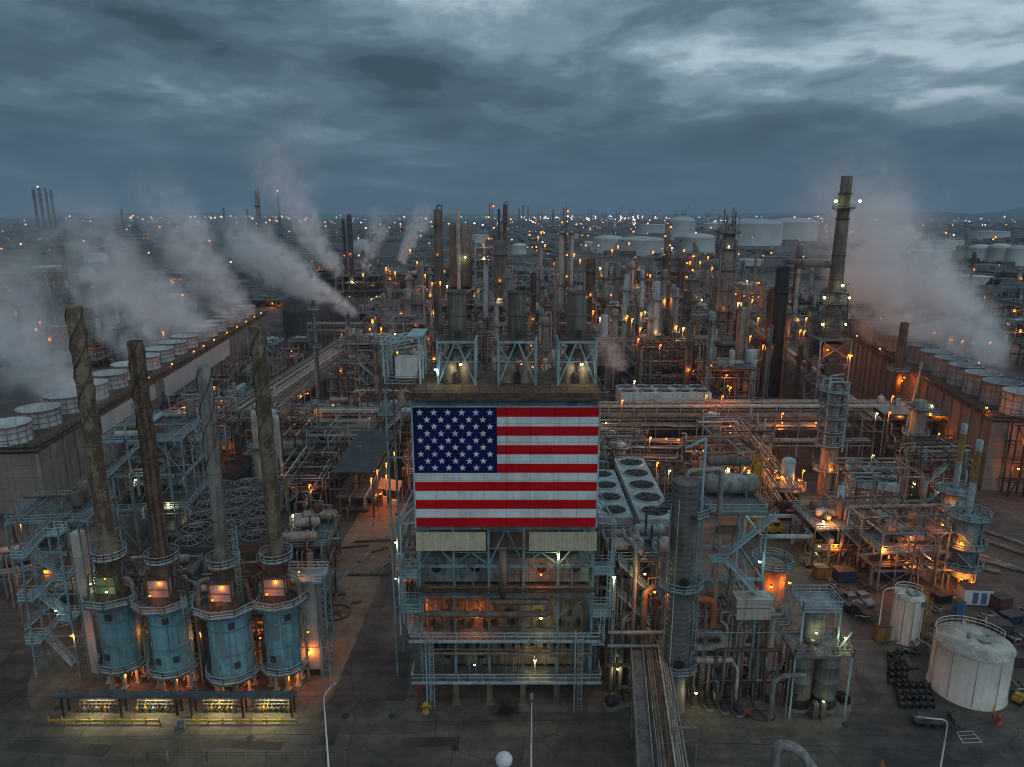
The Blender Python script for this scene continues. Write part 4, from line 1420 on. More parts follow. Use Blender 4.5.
def unit(label, x, y, Wd, Dp, hs, seed, rz=0.0, steel='blue_steel', cat='process unit', group=None, lamps=3, lampkind='lamp_orange', power=300, dense=1.0, cols=0, name='process_unit', roof=None, rails=True, deckp=None):
    """an open steel process structure: frame, decks, drums, exchangers, pipe runs, rails, stairs, lamps"""
    rr = random.Random(seed)
    T = thing(name, label, cat, (x, y, 0), rz, group)
    nx = max(2, int(round(Wd / 6)) + 1)
    ny = max(2, int(round(Dp / 6)) + 1)
    xs = [-Wd / 2 + Wd * i / (nx - 1) for i in range(nx)]
    ys = [-Dp / 2 + Dp * i / (ny - 1) for i in range(ny)]
    top = hs[-1]
    mb = MB()
    for x_ in xs:
        for y_ in ys:
            t = top + (rr.choice([0, 0, 1.2, 3.5]) if rails else 0)
            mb.bar((x_, y_, 0), (x_, y_, t), .30)
    for z in hs:
        for y_ in ys:
            mb.bar((xs[0], y_, z - .15), (xs[-1], y_, z - .15), .22, .34)
        for x_ in xs:
            mb.bar((x_, ys[0], z - .15), (x_, ys[-1], z - .15), .22, .34)
    prev = 0
    for z in hs:
        for x0_, x1_ in zip(xs, xs[1:]):
            if rr.random() < .45:
                mb.bar((x0_, ys[0], prev), (x1_, ys[0], z), .14)
            if rr.random() < .3:
                mb.bar((x1_, ys[0], prev), (x0_, ys[0], z), .14)
        prev = z
    mb.build('steel_frame', M[steel], T)
    prevz = 0
    for li, z in enumerate(hs):
        xa, xb = xs[0], xs[-1]
        if nx > 2 and rr.random() < .5 and li < len(hs) - 1:
            if rr.random() < .5:
                xa = xs[1]
            else:
                xb = xs[-2]
        decked = rr.random() < (deckp if deckp is not None else (.5 if rails else 1.0))
        if decked:
            mb = MB()
            mb.box(((xa + xb) / 2, 0, z + .05), (xb - xa - .3, Dp - .3, .1))
            dk = mb.build('deck', M['grating'], T)
            if rails:
                mb = MB()
                mb.rail([(xa, ys[0], z + .1), (xb, ys[0], z + .1), (xb, ys[-1], z + .1), (xa, ys[-1], z + .1)], True, 1.1, 2.0, .075, .15)
                mb.build('railing', M['blue_pale' if rr.random() < .7 else 'galv'], dk)
        hgap = (hs[li + 1] - z if li + 1 < len(hs) else 6)
        # equipment standing on this level (and on the ground)
        for base, gap in ((z + .1, hgap),) if li else ((0.0, hs[0]), (z + .1, hgap)):
            cnt = int(dense * Wd * Dp / 38 + rr.random()) if decked or base < 1 else 0
            for e in range(cnt):
                ex, ey = rr.uniform(xs[0] + 1.5, xs[-1] - 1.5), rr.uniform(ys[0] + 1.2, ys[-1] - 1.2)
                q = rr.random()
                if q < .34 and gap > 2.2:
                    r_ = min(gap * .26, rr.uniform(.5, 1.15))
                    hdrum(T, (ex * .5, ey, base + r_ * 1.35), min(Wd * .8, rr.uniform(4, 8)), r_, 'x' if rr.random() < .6 else 'y', rr.choice(['vessel', 'insul', 'pipe_white', 'pipe_brown', 'blue_pale', 'galv']))
                elif q < .62:
                    r_ = rr.uniform(.5, 1.1)
                    hv = min(gap * rr.uniform(.6, .95), 6) if base < top - .5 else rr.uniform(3, 7)
                    mb = MB()
                    mb.lathe(vessel_prof(r_, hv * .85, hv * .15), 12, (ex, ey, base))
                    for c in range(3):
                        mb.bar((ex + r_ * .8 * math.cos(c * 2.1), ey + r_ * .8 * math.sin(c * 2.1), base), (ex + r_ * .8 * math.cos(c * 2.1), ey + r_ * .8 * math.sin(c * 2.1), base + hv * .35), .14)
                    mb.tube((ex, ey, base + hv * .98), (ex, ey, base + hv * 1.1), r_ * .25, k=8)
                    mb.build('vessel', M[rr.choice(['vessel', 'insul', 'pipe_white', 'blue_pale', 'drab_stack', 'rust'])], T)
                else:
                    sx, sy, sz = rr.uniform(.8, 2.4), rr.uniform(.8, 1.8), rr.uniform(.9, min(2.2, gap * .6))
                    mb = MB()
                    mb.box((ex, ey, base + sz / 2 + .1), (sx, sy, sz)).box((ex, ey, base + .08), (sx + .4, sy + .4, .14)).tube((ex - sx * .5, ey, base + sz * .6), (ex + sx * .75, ey, base + sz * .6), sz * .2, k=8)
                    mb.build(rr.choice(['pump', 'cabinet', 'skid']), M[rr.choice(['dark', 'black', 'galv', 'rust', 'blue_steel', 'pipe_brown'])], T)
        # pipe runs along this level
        for e in range(int(dense * (Wd / (4.5 if decked else 2.6)) + 1)):
            r_ = rr.choice([.1, .13, .17, .22, .3])
            y_ = rr.uniform(ys[0] - .4, ys[-1] + .2)
            zz = z + rr.choice([.35, .55, .8, -.5, -.9, -1.3, 1.6])
            xa_, xb_ = xs[0] - rr.uniform(-.5, 2.0), xs[-1] + rr.uniform(-.5, 2.0)
            zq = rr.choice([zz - 2.0, zz + 1.6, 0.4, prevz + .4])
            mt = rr.choice(PIPE_M)
            if rr.random() < .6:
                xm_ = rr.uniform(xs[0], xs[-1])
                pipe_part(T, [(xa_, y_, zz), (xm_, y_, zz), (xm_, y_, zq), (xm_ + rr.choice([-2, 2]), y_, zq)], r_, mt)
            else:
                pipe_part(T, [(xa_, y_, zq), (xa_, y_, zz), (xb_, y_, zz), (xb_, y_, zq)], r_, mt)
        for e in range(int(dense * (Dp / 6) + 1)):
            r_ = rr.choice([.1, .14, .2, .28])
            x_ = rr.uniform(xs[0] - .3, xs[-1] + .3)
            zz = z + rr.choice([.3, .9, -.7, -1.1])
            pipe_part(T, [(x_, ys[0] - .8, max(.3, zz - rr.uniform(1, 3.5))), (x_, ys[0] - .8, zz), (x_, ys[-1] + .5, zz)], r_, rr.choice(PIPE_M))
        prevz = z
    for e in range(int(dense * Wd / 4) + 1):
        x_, y_ = rr.uniform(xs[0], xs[-1]), ys[0] - rr.uniform(.3, .9)
        h_ = rr.uniform(.5, 1.05) * top
        pipe_part(T, [(x_, y_, .3), (x_, y_, h_), (x_, y_ + rr.uniform(1, Dp * .6), h_)], rr.choice([.1, .14, .2, .3]), rr.choice(PIPE_M))
    if rails:
        z0_ = 0
        xst = xs[-1] - .8 if rr.random() < .5 else xs[0] + .8
        for li, z in enumerate(hs[:4]):
            mb = MB()
            if rr.random() < .6:
                d_ = min(Wd * .7, (z - z0_) * 1.1)
                s_ = -1 if xst > 0 else 1
                mb.stairs((xst, ys[0] - .7, z0_), (xst + s_ * d_, ys[0] - .7, z + .1), .9)
                mb.build('stair', M['blue_pale'], T)
            else:
                mb.ladder((xst, ys[0] - .35, z0_), (xst, ys[0] - .35, z + 1.1), (0, -1))
                mb.build('ladder', M['blue_pale'], T)
            z0_ = z
    if roof:
        mb = MB()
        mb.box((0, 0, top + roof[1]), (Wd + 1, Dp + 1, .3))
        for x_ in xs:
            for y_ in ys:
                mb.bar((x_, y_, top), (x_, y_, top + roof[1]), .22)
        mb.build('roof', M[roof[0]], T)
    for e in range(lamps):
        z = rr.choice(list(hs) + [rr.uniform(1.5, 3.5)]) + rr.uniform(1.0, 2.2)
        f = rr.random()
        ly = ys[0] - .5 if f < .45 else rr.uniform(ys[0], ys[-1])
        lamp(T, (rr.uniform(xs[0], xs[-1]), ly, z), lampkind if rr.random() < .85 else 'lamp_warm', power, .22 if y < 200 else .27)
    return T


def rack(label, p0, p1, width, zlev, npipes, seed, steel='galv', group='pipe racks', bent=7.0, lamps=0, thick=1.0, mats=None):
    rr = random.Random(seed)
    p0, p1 = Vector((*p0, 0)), Vector((*p1, 0))
    d = p1 - p0
    L = d.length
    ang = math.atan2(d.y, d.x)
    T = thing('pipe_rack', label, 'pipe rack', tuple(p0), ang, group)
    mb = MB()
    m = max(2, int(L / bent))
    for i in range(m + 1):
        t = L * i / m
        for s_ in (-1, 1):
            mb.bar((t, s_ * width / 2, 0), (t, s_ * width / 2, zlev[-1] + .3), .3)
        for z in zlev:
            mb.bar((t, -width / 2, z - .1), (t, width / 2, z - .1), .24, .34)
    for z in zlev:
        for s_ in (-1, 1):
            mb.bar((0, s_ * width / 2, z - .4), (L, s_ * width / 2, z - .4), .16, .26)
    mb.build('steel_frame', M[steel], T)
    for z in zlev:
        y = -width / 2 + .35
        for k in range(npipes):
            r_ = rr.choice([.09, .12, .16, .2, .28]) * thick
            y += r_
            if y > width / 2 - .3:
                break
            a, b = 0.0, L
            if rr.random() < .2:
                a = L * rr.uniform(0, .4)
            if rr.random() < .2:
                b = L * rr.uniform(.6, 1)
            pts = [(a - rr.uniform(0, 1), y, z + r_ + .05)]
            if rr.random() < .25 and b - a > 30:
                q = rr.uniform(a + 10, b - 10)
                pts += [(q, y, z + r_ + .05), (q, y, z + 2.2), (q + 3, y, z + 2.2), (q + 3, y, z + r_ + .05)]
            pts.append((b + rr.uniform(0, 1), y, z + r_ + .05))
            pipe_part(T, pts, r_, rr.choice(mats or PIPE_M))
            y += r_ + rr.uniform(.1, .35) * thick
    for k in range(lamps):
        lamp(T, (rr.uniform(0, L), -width / 2 - .3, zlev[0] + rr.uniform(-1.5, 2)), 'lamp_orange', 300, .24)
    return T


def air_cooler(label, x, y, z, nx, ny, fr, rz=0.0, box='blue_pale', fan='black', gap=.35, h=1.6, group='air coolers', spokes=True, raised=False, legs=True, name='air_cooler'):
    """a bank of fans in a plenum box on legs"""
    T = thing(name, label, 'air cooler', (x, y, 0), rz, group)
    px = fr * 2 + gap
    Wd, Dp = nx * px, ny * px
    mb = MB()
    mb.box((0, 0, z - h / 2), (Wd, Dp, h))
    mb.build('plenum_box', M[box], T)
    if legs:
        for i in range(nx + 1):
            for j in (0, ny // 2, ny) if ny > 1 else (0, 1):
                mb = MB()
                lx, ly = (-Wd / 2 + .2 + (Wd - .4) * i / nx), (-Dp / 2 + .2 + (Dp - .4) * j / ny)
                mb.bar((lx, ly, 0), (lx, ly, z - h), .3)
                mb.build('leg', M['blue_steel'], T)
    for i in range(nx):
        for j in range(ny):
            fx, fy = -Wd / 2 + px * (i + .5), -Dp / 2 + px * (j + .5)
            mb = MB()
            hh = .45 if raised else .35
            mb.lathe([(fr, z - .02), (fr, z + hh), (fr - .1, z + hh), (fr - .1, z + .02)], 20, (fx, fy, 0))
            rg = mb.build('fan_ring', M['dark' if raised else box], T)
            mb = MB()
            mb.lathe([(0, z + .04), (fr - .1, z + .04)], 20, (fx, fy, 0), smooth=False)
            mb.build('fan_throat', M['black'], rg)
            mb = MB()
            mb.tube((fx, fy, z + .1), (fx, fy, z + hh), .28, k=8)
            for b in range(6):
                a = b * PI / 3 + i + j * .7
                c, s_ = math.cos(a), math.sin(a)
                mb.bar((fx, fy, z + hh * .6), (fx + (fr - .2) * c, fy + (fr - .2) * s_, z + hh * .62), .34, .05)
            mb.build('fan_blade', M[fan], rg)
            if spokes:
                mb = MB()
                for b in range(8):
                    a = b * PI / 4
                    c, s_ = math.cos(a), math.sin(a)
                    mb.bar((fx, fy, z + hh + (.9 if raised else .25)), (fx + fr * c, fy + fr * s_, z + hh + .02), .09 if raised else .06)
                for rq in (.5, .99):
                    pts = [(fx + fr * rq * math.cos(a * PI / 8), fy + fr * rq * math.sin(a * PI / 8), z + hh + (.02 if rq > .9 else (.5 if raised else .15))) for a in range(17)]
                    for p, q in zip(pts, pts[1:]):
                        mb.bar(p, q, .11 if raised else .05)
                mb.build('fan_guard', M['insul' if raised else 'galv'], rg)
    return T


def tank(label, x, y, r, h, mat='white_tank', roof='tank_roof', group=None, k=40, cone=.06, rail=True, dome=0.0, stairs=True, name='storage_tank', seams=6):
    T = thing(name, label, 'tank', (x, y, 0), 0, group)
    mb = MB()
    prof = [(r + .15, 0), (r + .15, .15), (r, .15)]
    nb = 4
    prof += [(r, h)]
    mb.lathe(prof, k)
    sh = mb.build('shell', M[mat], T)
    if seams:
        mb = MB()
        for q in range(seams):
            a = -PI / 2 + (q - seams / 2 + .3) * .62
            mb.bar((math.cos(a) * (r + .01), math.sin(a) * (r + .01), .3), (math.cos(a) * (r + .01), math.sin(a) * (r + .01), h - .1), .1)
        mb.build('seam', M['tank_roof'], sh)
    mb = MB()
    if dome:
        pr = [(r + .05, h - .05), (r + .05, h + .08)] + [(r * math.cos(t * PI / 12), h + .08 + dome * math.sin(t * PI / 12)) for t in range(1, 6)] + [(0, h + dome + .08)]
    else:
        pr = [(r + .12, h - .12), (r + .12, h + .06), (r * .5, h + .06 + cone * r * .5), (0, h + .06 + cone * r)]
    mb.lathe(pr, k)
    rf = mb.build('roof', M[roof], T)
    if rail:
        mb = MB()
        a0, a1, n_ = .15, 2.9, 14
        mb.rail([((r - .05) * math.cos(a0 + (a1 - a0) * q / n_), (r - .05) * math.sin(a0 + (a1 - a0) * q / n_), h + .08) for q in range(n_ + 1)], False, 1.1, 1.5, .08, 0)
        mb.build('railing', M['white'], rf)
        mb = MB()
        mb.box((r * .25, -r * .1, h + .3 + cone * r * .7), (1.7, 1.1, .14), .2).tube((-r * .1, r * .1, h + .2), (-r * .1, r * .1, h + .9 + cone * r), .3, k=10).tube((r * .55, r * .2, h + .2), (r * .55, r * .2, h + .7), .25, k=8)
        mb.build('roof_hatch', M['galv'], rf)
    if stairs:
        mb = MB()
        st = 20
        for q in range(st):
            a = .1 + 1.2 * q / st
            z = h * (q + .5) / st
            mb.box(((r + .5) * math.cos(a), (r + .5) * math.sin(a), z), (.9, .35, .05), a)
            mb.bar(((r + .95) * math.cos(a), (r + .95) * math.sin(a), z), ((r + .95) * math.cos(a), (r + .95) * math.sin(a), z + 1.05), .06)
        mb.build('stair', M['white'], T)
    return T


def street_lamp(label, x, y, h, reach, mat='white', lit=None, group='street lamps', curve=True):
    T = thing('street_lamp', label, 'street lamp', (x, y, 0), 0, group)
    mb = MB()
    mb.lathe([(.28, 0), (.28, .5), (.13, .55), (.085, h - 1.6)], 10)
    mb.build('pole', M[mat], T)
    mb = MB()
    rx, ry = reach
    if curve:
        mb.pipe([(0, 0, h - 1.65), (0, 0, h), (rx, ry, h + .15)], .075, 8, 1.5)
    else:
        mb.pipe([(0, 0, h - 1.65), (0, 0, h)], .075, 8)
    mb.build('arm', M[mat], T)
    mb = MB()
    L = math.hypot(rx, ry) or 1
    c, s_ = rx / L, ry / L
    a = math.atan2(ry, rx)
    mb.box((rx + c * .45, ry + s_ * .45, h + .17), (1.1, .42, .14), a).box((rx + c * .5, ry + s_ * .5, h + .07), (.7, .3, .08), a)
    hd = mb.build('lamp_head', M['galv'], T)
    if lit:
        lamp(T, (rx + c * .5, ry + s_ * .5, h - .05), lit[0], lit[1], .22)
    return T


def pump(label, x, y, rz=0.0, s=1.0, mat='dark', group='pumps on the pad'):
    T = thing('pump', label, 'pump', (x, y, 0), rz, group)
    mb = MB()
    mb.box((0, 0, .15 * s), (2.6 * s, 1.1 * s, .3 * s))
    mb.build('base', M['concrete'], T)
    mb = MB()
    mb.tube((-1.1 * s, 0, .8 * s), (.15 * s, 0, .8 * s), .42 * s, k=14)
    for q in range(8):
        mb.tube(((-1.0 + q * .14) * s, 0, .8 * s), ((-.95 + q * .14) * s, 0, .8 * s), .47 * s, k=12)
    mb.box((-.5 * s, 0, .42 * s), (.9 * s, .7 * s, .3 * s)).box((-.5 * s, 0, 1.32 * s), (.4 * s, .3 * s, .22 * s))
    mb.build('motor', M[mat], T)
    mb = MB()
    mb.tube((.15 * s, 0, .8 * s), (.6 * s, 0, .8 * s), .1 * s, k=8)
    mb.tube((.6 * s, 0, .8 * s), (1.15 * s, 0, .8 * s), .5 * s, .42 * s, k=14).tube((.85 * s, 0, .8 * s), (.85 * s, 0, 1.7 * s), .18 * s, k=8)
    mb.tube((.85 * s, 0, 1.62 * s), (.85 * s, 0, 1.72 * s), .3 * s, k=10)
    mb.build('casing', M['rust'], T)
    return T

# ------------------------------------------------------------------ right of the flag: the ribbed column and its exchangers
xc = 23.6
COL = column('ribbed_column', 'tall dark ribbed column with ladder and platforms, right beside the flag structure', xc, 90.2, 35.6, 1.72, 'ribbed',
             [(7.2, 1.5, -2.9, .6), (20.0, 1.5, -2.9, .9), (31.0, 1.9, -1.3, 2.9)], k=24, rings=.82, skirt=7.4, overhead=False, ladder=False)
mb = MB()
for za, zb, a in ((7.2, 20.4, .1), (20, 31.5, .3)):
    c, s_ = math.cos(a), math.sin(a)
    mb.ladder((2.1 * c, 2.1 * s_ - .4, za), (2.1 * c, 2.1 * s_ - .4, zb + 1), (c, s_ - .5), .65)
mb.build('ladder', M['blue_pale'], COL)
pipe_part(COL, [(-2.0, -.5, 2), (-2.0, -.5, 32)], .13, 'galv', 8)
pipe_part(COL, [(-1.2, -1.5, 5), (-1.2, -1.5, 33)], .09, 'pipe_white', 8)
for z, a in ((8.4, -1.35), (21.1, -1.35)):
    mb = MB()
    mb.tube((0, -1.6, z), (0, -2.0, z), .6, k=14).tube((0, -2.0, z), (0, -2.1, z), .72, k=14)
    mb.build('manway', M['black'], COL)
mb = MB()
mb.bar((2.0, -.8, 31), (2.0, -.8, 41.5), .3).bar((2.0, -.8, 41.5), (-.8, -1.2, 40.2), .26)
mb.build('davit_crane', M['blue_pale'], COL)
pipe_part(COL, [(0, 0, 35.4), (0, 0, 36.6), (5, 1.0, 36.6), (5, 1.0, 30)], .38, 'insul', 10, 'overhead_pipe')
lamp(COL, (2.6, -2.2, 4.0), 'lamp_warm', 160, .22)

EX = thing('exchanger_structure', 'blue exchanger structure with a big grey drum and stairs beside the ribbed column', 'process unit', (31.8, 98.5, 0))
ze = 29.0
fx0, fx1, fy0, fy1 = -4.6, 4.6, -4.6, 6.0
mb = MB()
for x in (fx0, .6, fx1):
    for y in (fy0, fy1):
        mb.bar((x, y, 0), (x, y, ze), .32)
for z in (6.2, 12.4, 18.5, ze - .2):
    for y in (fy0, fy1):
        mb.bar((fx0, y, z), (fx1, y, z), .26, .4)
    for x in (fx0, .6, fx1):
        mb.bar((x, fy0, z), (x, fy1, z), .26, .4)
for z in (0, 6.2, 12.4):
    mb.bar((fx1, fy0, z), (fx1, fy1, z + 6.2), .16).bar((fx0, fy0, z), (.6, fy0, z + 6.2), .15)
mb.build('steel_frame', M['blue_steel'], EX)
for z, xa, xb in ((6.2, fx0, fx1), (12.4, fx0, 2.5), (ze, fx0 - .6, fx1)):
    mb = MB()
    mb.box(((xa + xb) / 2, .4, z + .06), (xb - xa, fy1 - fy0 + .8, .12))
    pf = mb.build('platform', M['grating'], EX)
    mb = MB()
    mb.rail([(xa, fy0, z + .1), (xb, fy0, z + .1), (xb, fy1, z + .1), (xa, fy1, z + .1)], True, 1.1, 1.5, .08, .2)
    mb.build('railing', M['blue_pale'], pf)
hdrum(EX, (1.0, 1.5, ze + 2.0), 6.8, 1.5, 'x', 'vessel')
hdrum(EX, (1.4, 4.3, ze + 4.6), 6.0, .75, 'x', 'drab_stack')
hdrum(EX, (-1.0, -1.5, 8.1), 5.4, .9, 'x', 'pipe_brown')
hdrum(EX, (-1.0, 2.0, 8.1), 5.4, .9, 'x', 'vessel')
hdrum(EX, (-.5, -1.0, 14.2), 5.4, .85, 'x', 'pipe_brown')
mb = MB()
for a, b in (((fx1 + .9, fy0 - 1.0, ze + .1), (fx1 - 6.2, fy0 - 1.0, ze - 6.4)), ((fx1 - 6.2, fy0 - 2.0, ze - 6.4), (fx1 - .8, fy0 - 2.0, ze - 12.4)), ((fx1 - .8, fy0 - 1.0, 12.5), (fx1 - 6, fy0 - 1.0, 6.4))):
    mb.stairs(a, b, 1.0)
mb.build('stair', M['blue_pale'], EX)
for z, x in ((ze - 6.4, fx1 - 7.2), (ze - 12.4, fx1 + .2), (6.4, fx1 - 7)):
    mb = MB()
    mb.box((x, fy0 - 1.5, z), (2.2, 2.2, .2))
    pf = mb.build('landing', M['blue_steel'], EX)
    mb = MB()
    mb.rail([(x - 1.1, fy0 - 2.6, z + .1), (x + 1.1, fy0 - 2.6, z + .1)], w=.08)
    mb.build('railing', M['blue_pale'], pf)
for x in (-2.2, -.2):
    pipe_part(EX, [(x, fy0 - .6, ze - 2.6), (x, fy0 - .6, 13.2), (x + 1.6, fy0 - 2.2, 12.2), (x + 1.6, fy0 - 2.2, 4.0)], .26, 'insul', 8)
mb = MB()
mb.box((-1.2, fy0 - .6, ze - 2.4), (3.0, 1.0, .9))
mb.build('channel_box', M['rust'], EX)
pipe_part(EX, [(-5.0, fy0 - 1.5, 16.2), (-2.6, fy0 - 1.8, 16.2), (-2.6, fy0 - 1.8, 12.0)], .5, 'orange', 10)
pipe_part(EX, [(-5.4, fy0 - 2.0, 10.9), (-1.0, fy0 - 2.0, 10.9), (-1.0, fy0 - 2.0, 8.8), (-5.4, fy0 - 2.0, 8.8)], .62, 'vessel', 12)
pipe_part(EX, [(-5.6, fy0 - 2.4, 6.9), (.4, fy0 - 2.4, 6.9)], .48, 'insul', 10)
pipe_part(EX, [(4.6, fy0 - 1.2, 16.0), (5.9, fy0 - 2.0, 14.6), (5.9, fy0 - 2.0, 5.0)], .5, 'pipe_white', 12, 'steam_pipe')
mb = MB()
mb.box((2.6, fy0 - 2.2, 16.6), (5.2, 2.6, 1.3)).box((2.6, fy0 - 2.2, 14.9), (4.9, 2.4, 1.7))
mb.build('heat_exchanger_box', M['duct'], EX)
rr = random.Random(77)
for q in range(36):
    x = rr.uniform(fx0, fx1 + 1)
    z = rr.uniform(2, 17)
    pipe_part(EX, [(x, fy0 - rr.uniform(.4, 3.0), .5), (x, fy0 - rr.uniform(.4, 3.0), z), (x + rr.uniform(-3, 3), fy0 + 3, z)], rr.choice([.08, .12, .18, .24]), rr.choice(PIPE_M), 7)
lamp(EX, (3.6, fy0 - 1.2, 22.0), 'lamp_white', 110, .24)
for q in range(14):
    z = rr.uniform(2.0, 15.0)
    xa, xb, yy = rr.uniform(-5.5, 0), rr.uniform(2, 9.5), fy0 - rr.uniform(.3, 3.2)
    pipe_part(EX, [(xa, yy, z - rr.uniform(.5, 3)), (xa, yy, z), (xb, yy, z), (xb, yy, rr.choice([.4, z + 1.5, z - 2]))], rr.choice([.1, .14, .2, .26]), rr.choice(PIPE_M), 7)
mb = MB()
for x in (-3.6, 1.2, 4.4, 7.2):
    mb.ladder((x, fy0 - 1.4, .2), (x, fy0 - 1.4, rr.uniform(6, 12)), (0, -1), .55)
mb.build('ladder', M['blue_pale'], EX)
for q, (px_, z) in enumerate(((6.6, 7.2), (7.4, 11.4))):
    mb = MB()
    mb.box((px_, fy0 + 1.5, z), (3.4, 4.4, .16))
    pf = mb.build('platform', M['grating'], EX)
    mb = MB()
    mb.rail([(px_ - 1.7, fy0 - .7, z + .1), (px_ + 1.7, fy0 - .7, z + .1), (px_ + 1.7, fy0 + 3.7, z + .1), (px_ - 1.7, fy0 + 3.7, z + .1)], True, 1.1, 1.2, .08, .2)
    for a in (-1.6, 1.6):
        for b in (-.6, 3.6):
            mb.bar((px_ + a, fy0 + b, 0), (px_ + a, fy0 + b, z), .2)
    mb.build('railing', M['blue_pale'], pf)
lamp(EX, (7.4, fy0 + 6, 11.5), 'lamp_orange', 420, .24)

# pumps and suction loops on the pad
PP = [(693, 703), (707, 706), (722, 709), (736, 712), (752, 698), (765, 702)]
for k, (px, py) in enumerate(PP):
    x, y = G(px, py)
    pump(('dark pump on the pad beside the skirt of the ribbed column', 'dark pump second from the ribbed column, under the pipe loops', 'dark pump in the middle of its row under the pipe loops', 'dark pump beside the red fire cart on the pad', 'dark pump behind the coiled hose on the pad', 'dark pump nearest the twin vessels on the pad')[k], x, y, PI / 2 + .1 * k, 1.05)
    T = thing('pipe_loop', ('grey pipe loop rising from the pump by the ribbed column', 'pale pipe loop, second from the ribbed column', 'brown pipe loop over the middle pump of the row', 'pale pipe loop over the pump by the fire cart', 'fat grey pipe loop behind the coiled hose', 'short pipe loop nearest the twin vessels')[k], 'pipe', (x, y, 0), 0, 'pump pipe loops')
    r_ = (.18, .22, .2, .24, .34, .26)[k]
    hh = (4.6, 6.5, 7.4, 6.2, 5.4, 4.2)[k]
    pipe_part(T, [(.2, 1.1, 1.4), (.2, 1.1, hh), (.2 - 1.2 * (k % 2) + .4, 5.5, hh + .3), (.2, 8.5, hh + .3)], r_, ('galv', 'insul', 'pipe_brown', 'pipe_white', 'vessel', 'galv')[k], 8, 'discharge_pipe')
    pipe_part(T, [(-.9, -.4, 1.0), (-.9, -.4, 2.6), (-.9, 3.0, 2.6), (-.9, 3.0, .5)], r_ * .8, 'dark', 7, 'suction_pipe')
    mb = MB()
    mb.lathe([(0, 0), (.42, 0), (.42, .06), (0, .06)], 12, (-.9, 1.2, 3.3)).tube((-.9, 1.2, 2.5), (-.9, 1.2, 3.3), .06).box((-.9, 1.2, 2.6), (.5, .6, .5))
    mb.build('valve', M['dark'], T)
T = thing('fire_cart', 'small red fire hose cart standing by the pumps', 'fire cart', (*G(746, 716), 0))
mb = MB()
mb.box((0, 0, .7), (1.0, .6, .5)).bar((.5, 0, .8), (1.3, 0, 1.2), .08)
mb.build('cart_body', M['red'], T)
for s_ in (-.42, .42):
    mb = MB()
    mb.tube((0, s_ - .05, .4), (0, s_ + .05, .4), .4, k=14)
    mb.build('wheel', M['black'], T)
T = thing('hose', 'black hose lying in a loop on the pad by the pumps', 'hose', (*G(762, 716), 0))
mb = MB()
mb.pipe([(1.9 * math.cos(t * .5), 1.2 * math.sin(t * .5), .07) for t in range(-2, 11)] + [(-.6, 2.2, .1), (-.9, 2.6, .9)], .07, 6, .3)
mb.build('hose_run', M['black'], T)

# the twin vessels with the lit platform
x, y = G(813, 712)
y += 1.4
T = thing('twin_vessels', 'pair of dark banded vessels under a lit railed platform with a smaller drum on top', 'vessel pair', (x, y, 0))
for sx in (-1.95, 1.95):
    mb = MB()
    mb.lathe([(0, .4), (1.75, .4), (1.75, 2), (1.82, 2.05), (1.82, 2.3), (1.75, 2.35), (1.75, 4.6), (1.82, 4.65), (1.82, 4.9), (1.75, 4.95), (1.75, 7.2), (1.82, 7.25), (1.82, 7.5), (1.75, 7.55), (1.75, 9.0), (1.2, 9.5), (0, 9.7)], 20, (sx, 0, 0))
    mb.build('vessel', M['ribbed'], T)
    mb = MB()
    mb.lathe([(1.85, 0), (1.8, .6)], 20, (sx, 0, 0))
    mb.build('skirt', M['concrete'], T)
mb = MB()
mb.box((0, 0, 9.9), (8.2, 5.6, .3))
pf = mb.build('platform', M['galv'], T)
mb = MB()
mb.rail([(-4.1, -2.8, 10.05), (4.1, -2.8, 10.05), (4.1, 2.8, 10.05), (-4.1, 2.8, 10.05)], True, 1.15, 1.4, .09, .2)
mb.build('railing', M['insul'], pf)
mb = MB()
for sx in (-3.95, 3.95):
    for sy in (-2.6, 2.6):
        mb.bar((sx, sy, 0), (sx, sy, 9.8), .24)
for sx in (-2.9, 2.3):
    for sy in (-1.4, 2.9):
        mb.bar((sx, sy, 10), (sx, sy, 16.4), .24)
for a, b in (((-2.9, -1.4), (2.3, -1.4)), ((2.3, -1.4), (2.3, 2.9)), ((2.3, 2.9), (-2.9, 2.9)), ((-2.9, 2.9), (-2.9, -1.4))):
    mb.bar((*a, 16.3), (*b, 16.3), .24, .36)
mb.bar((2.3, -1.4, 10), (4.2, -1.4, 13), .18)
mb.build('support_frame', M['blue_pale'], T)
mb = MB()
mb.lathe(vessel_prof(1.6, 6.3, 10.2), 20, (-.3, .7, 0))
for z in (11.5, 13, 14.5):
    mb.lathe([(1.6, z), (1.68, z), (1.68, z + .2), (1.6, z + .2)], 20, (-.3, .7, 0))
mb.build('drum', M['vessel'], T)
mb = MB()
mb.box((-.3, .7, 16.6), (5.6, 4.6, .24))
pf = mb.build('upper_platform', M['galv'], T)
mb = MB()
mb.rail([(-3.1, -1.6, 16.7), (2.5, -1.6, 16.7), (2.5, 3.0, 16.7), (-3.1, 3.0, 16.7)], True, 1.15, 1.4, .09, .2)
mb.build('railing', M['blue_pale'], pf)
for q, (vx, vy) in enumerate(((-3.2, -1.8), (-1.6, -2.0), (1.9, -2.0), (3.4, -1.2))):
    mb = MB()
    mb.box((vx, vy, 10.7), (.6, .6, 1.2)).tube((vx - .6, vy, 10.8), (vx + .6, vy, 10.8), .25, k=8).tube((vx, vy, 11.2), (vx, vy, 12.1), .1, k=6).lathe([(0, 0), (.4, 0), (.4, .06), (0, .06)], 10, (vx, vy, 12.1))
    mb.build('valve', M['insul'], T)
mb = MB()
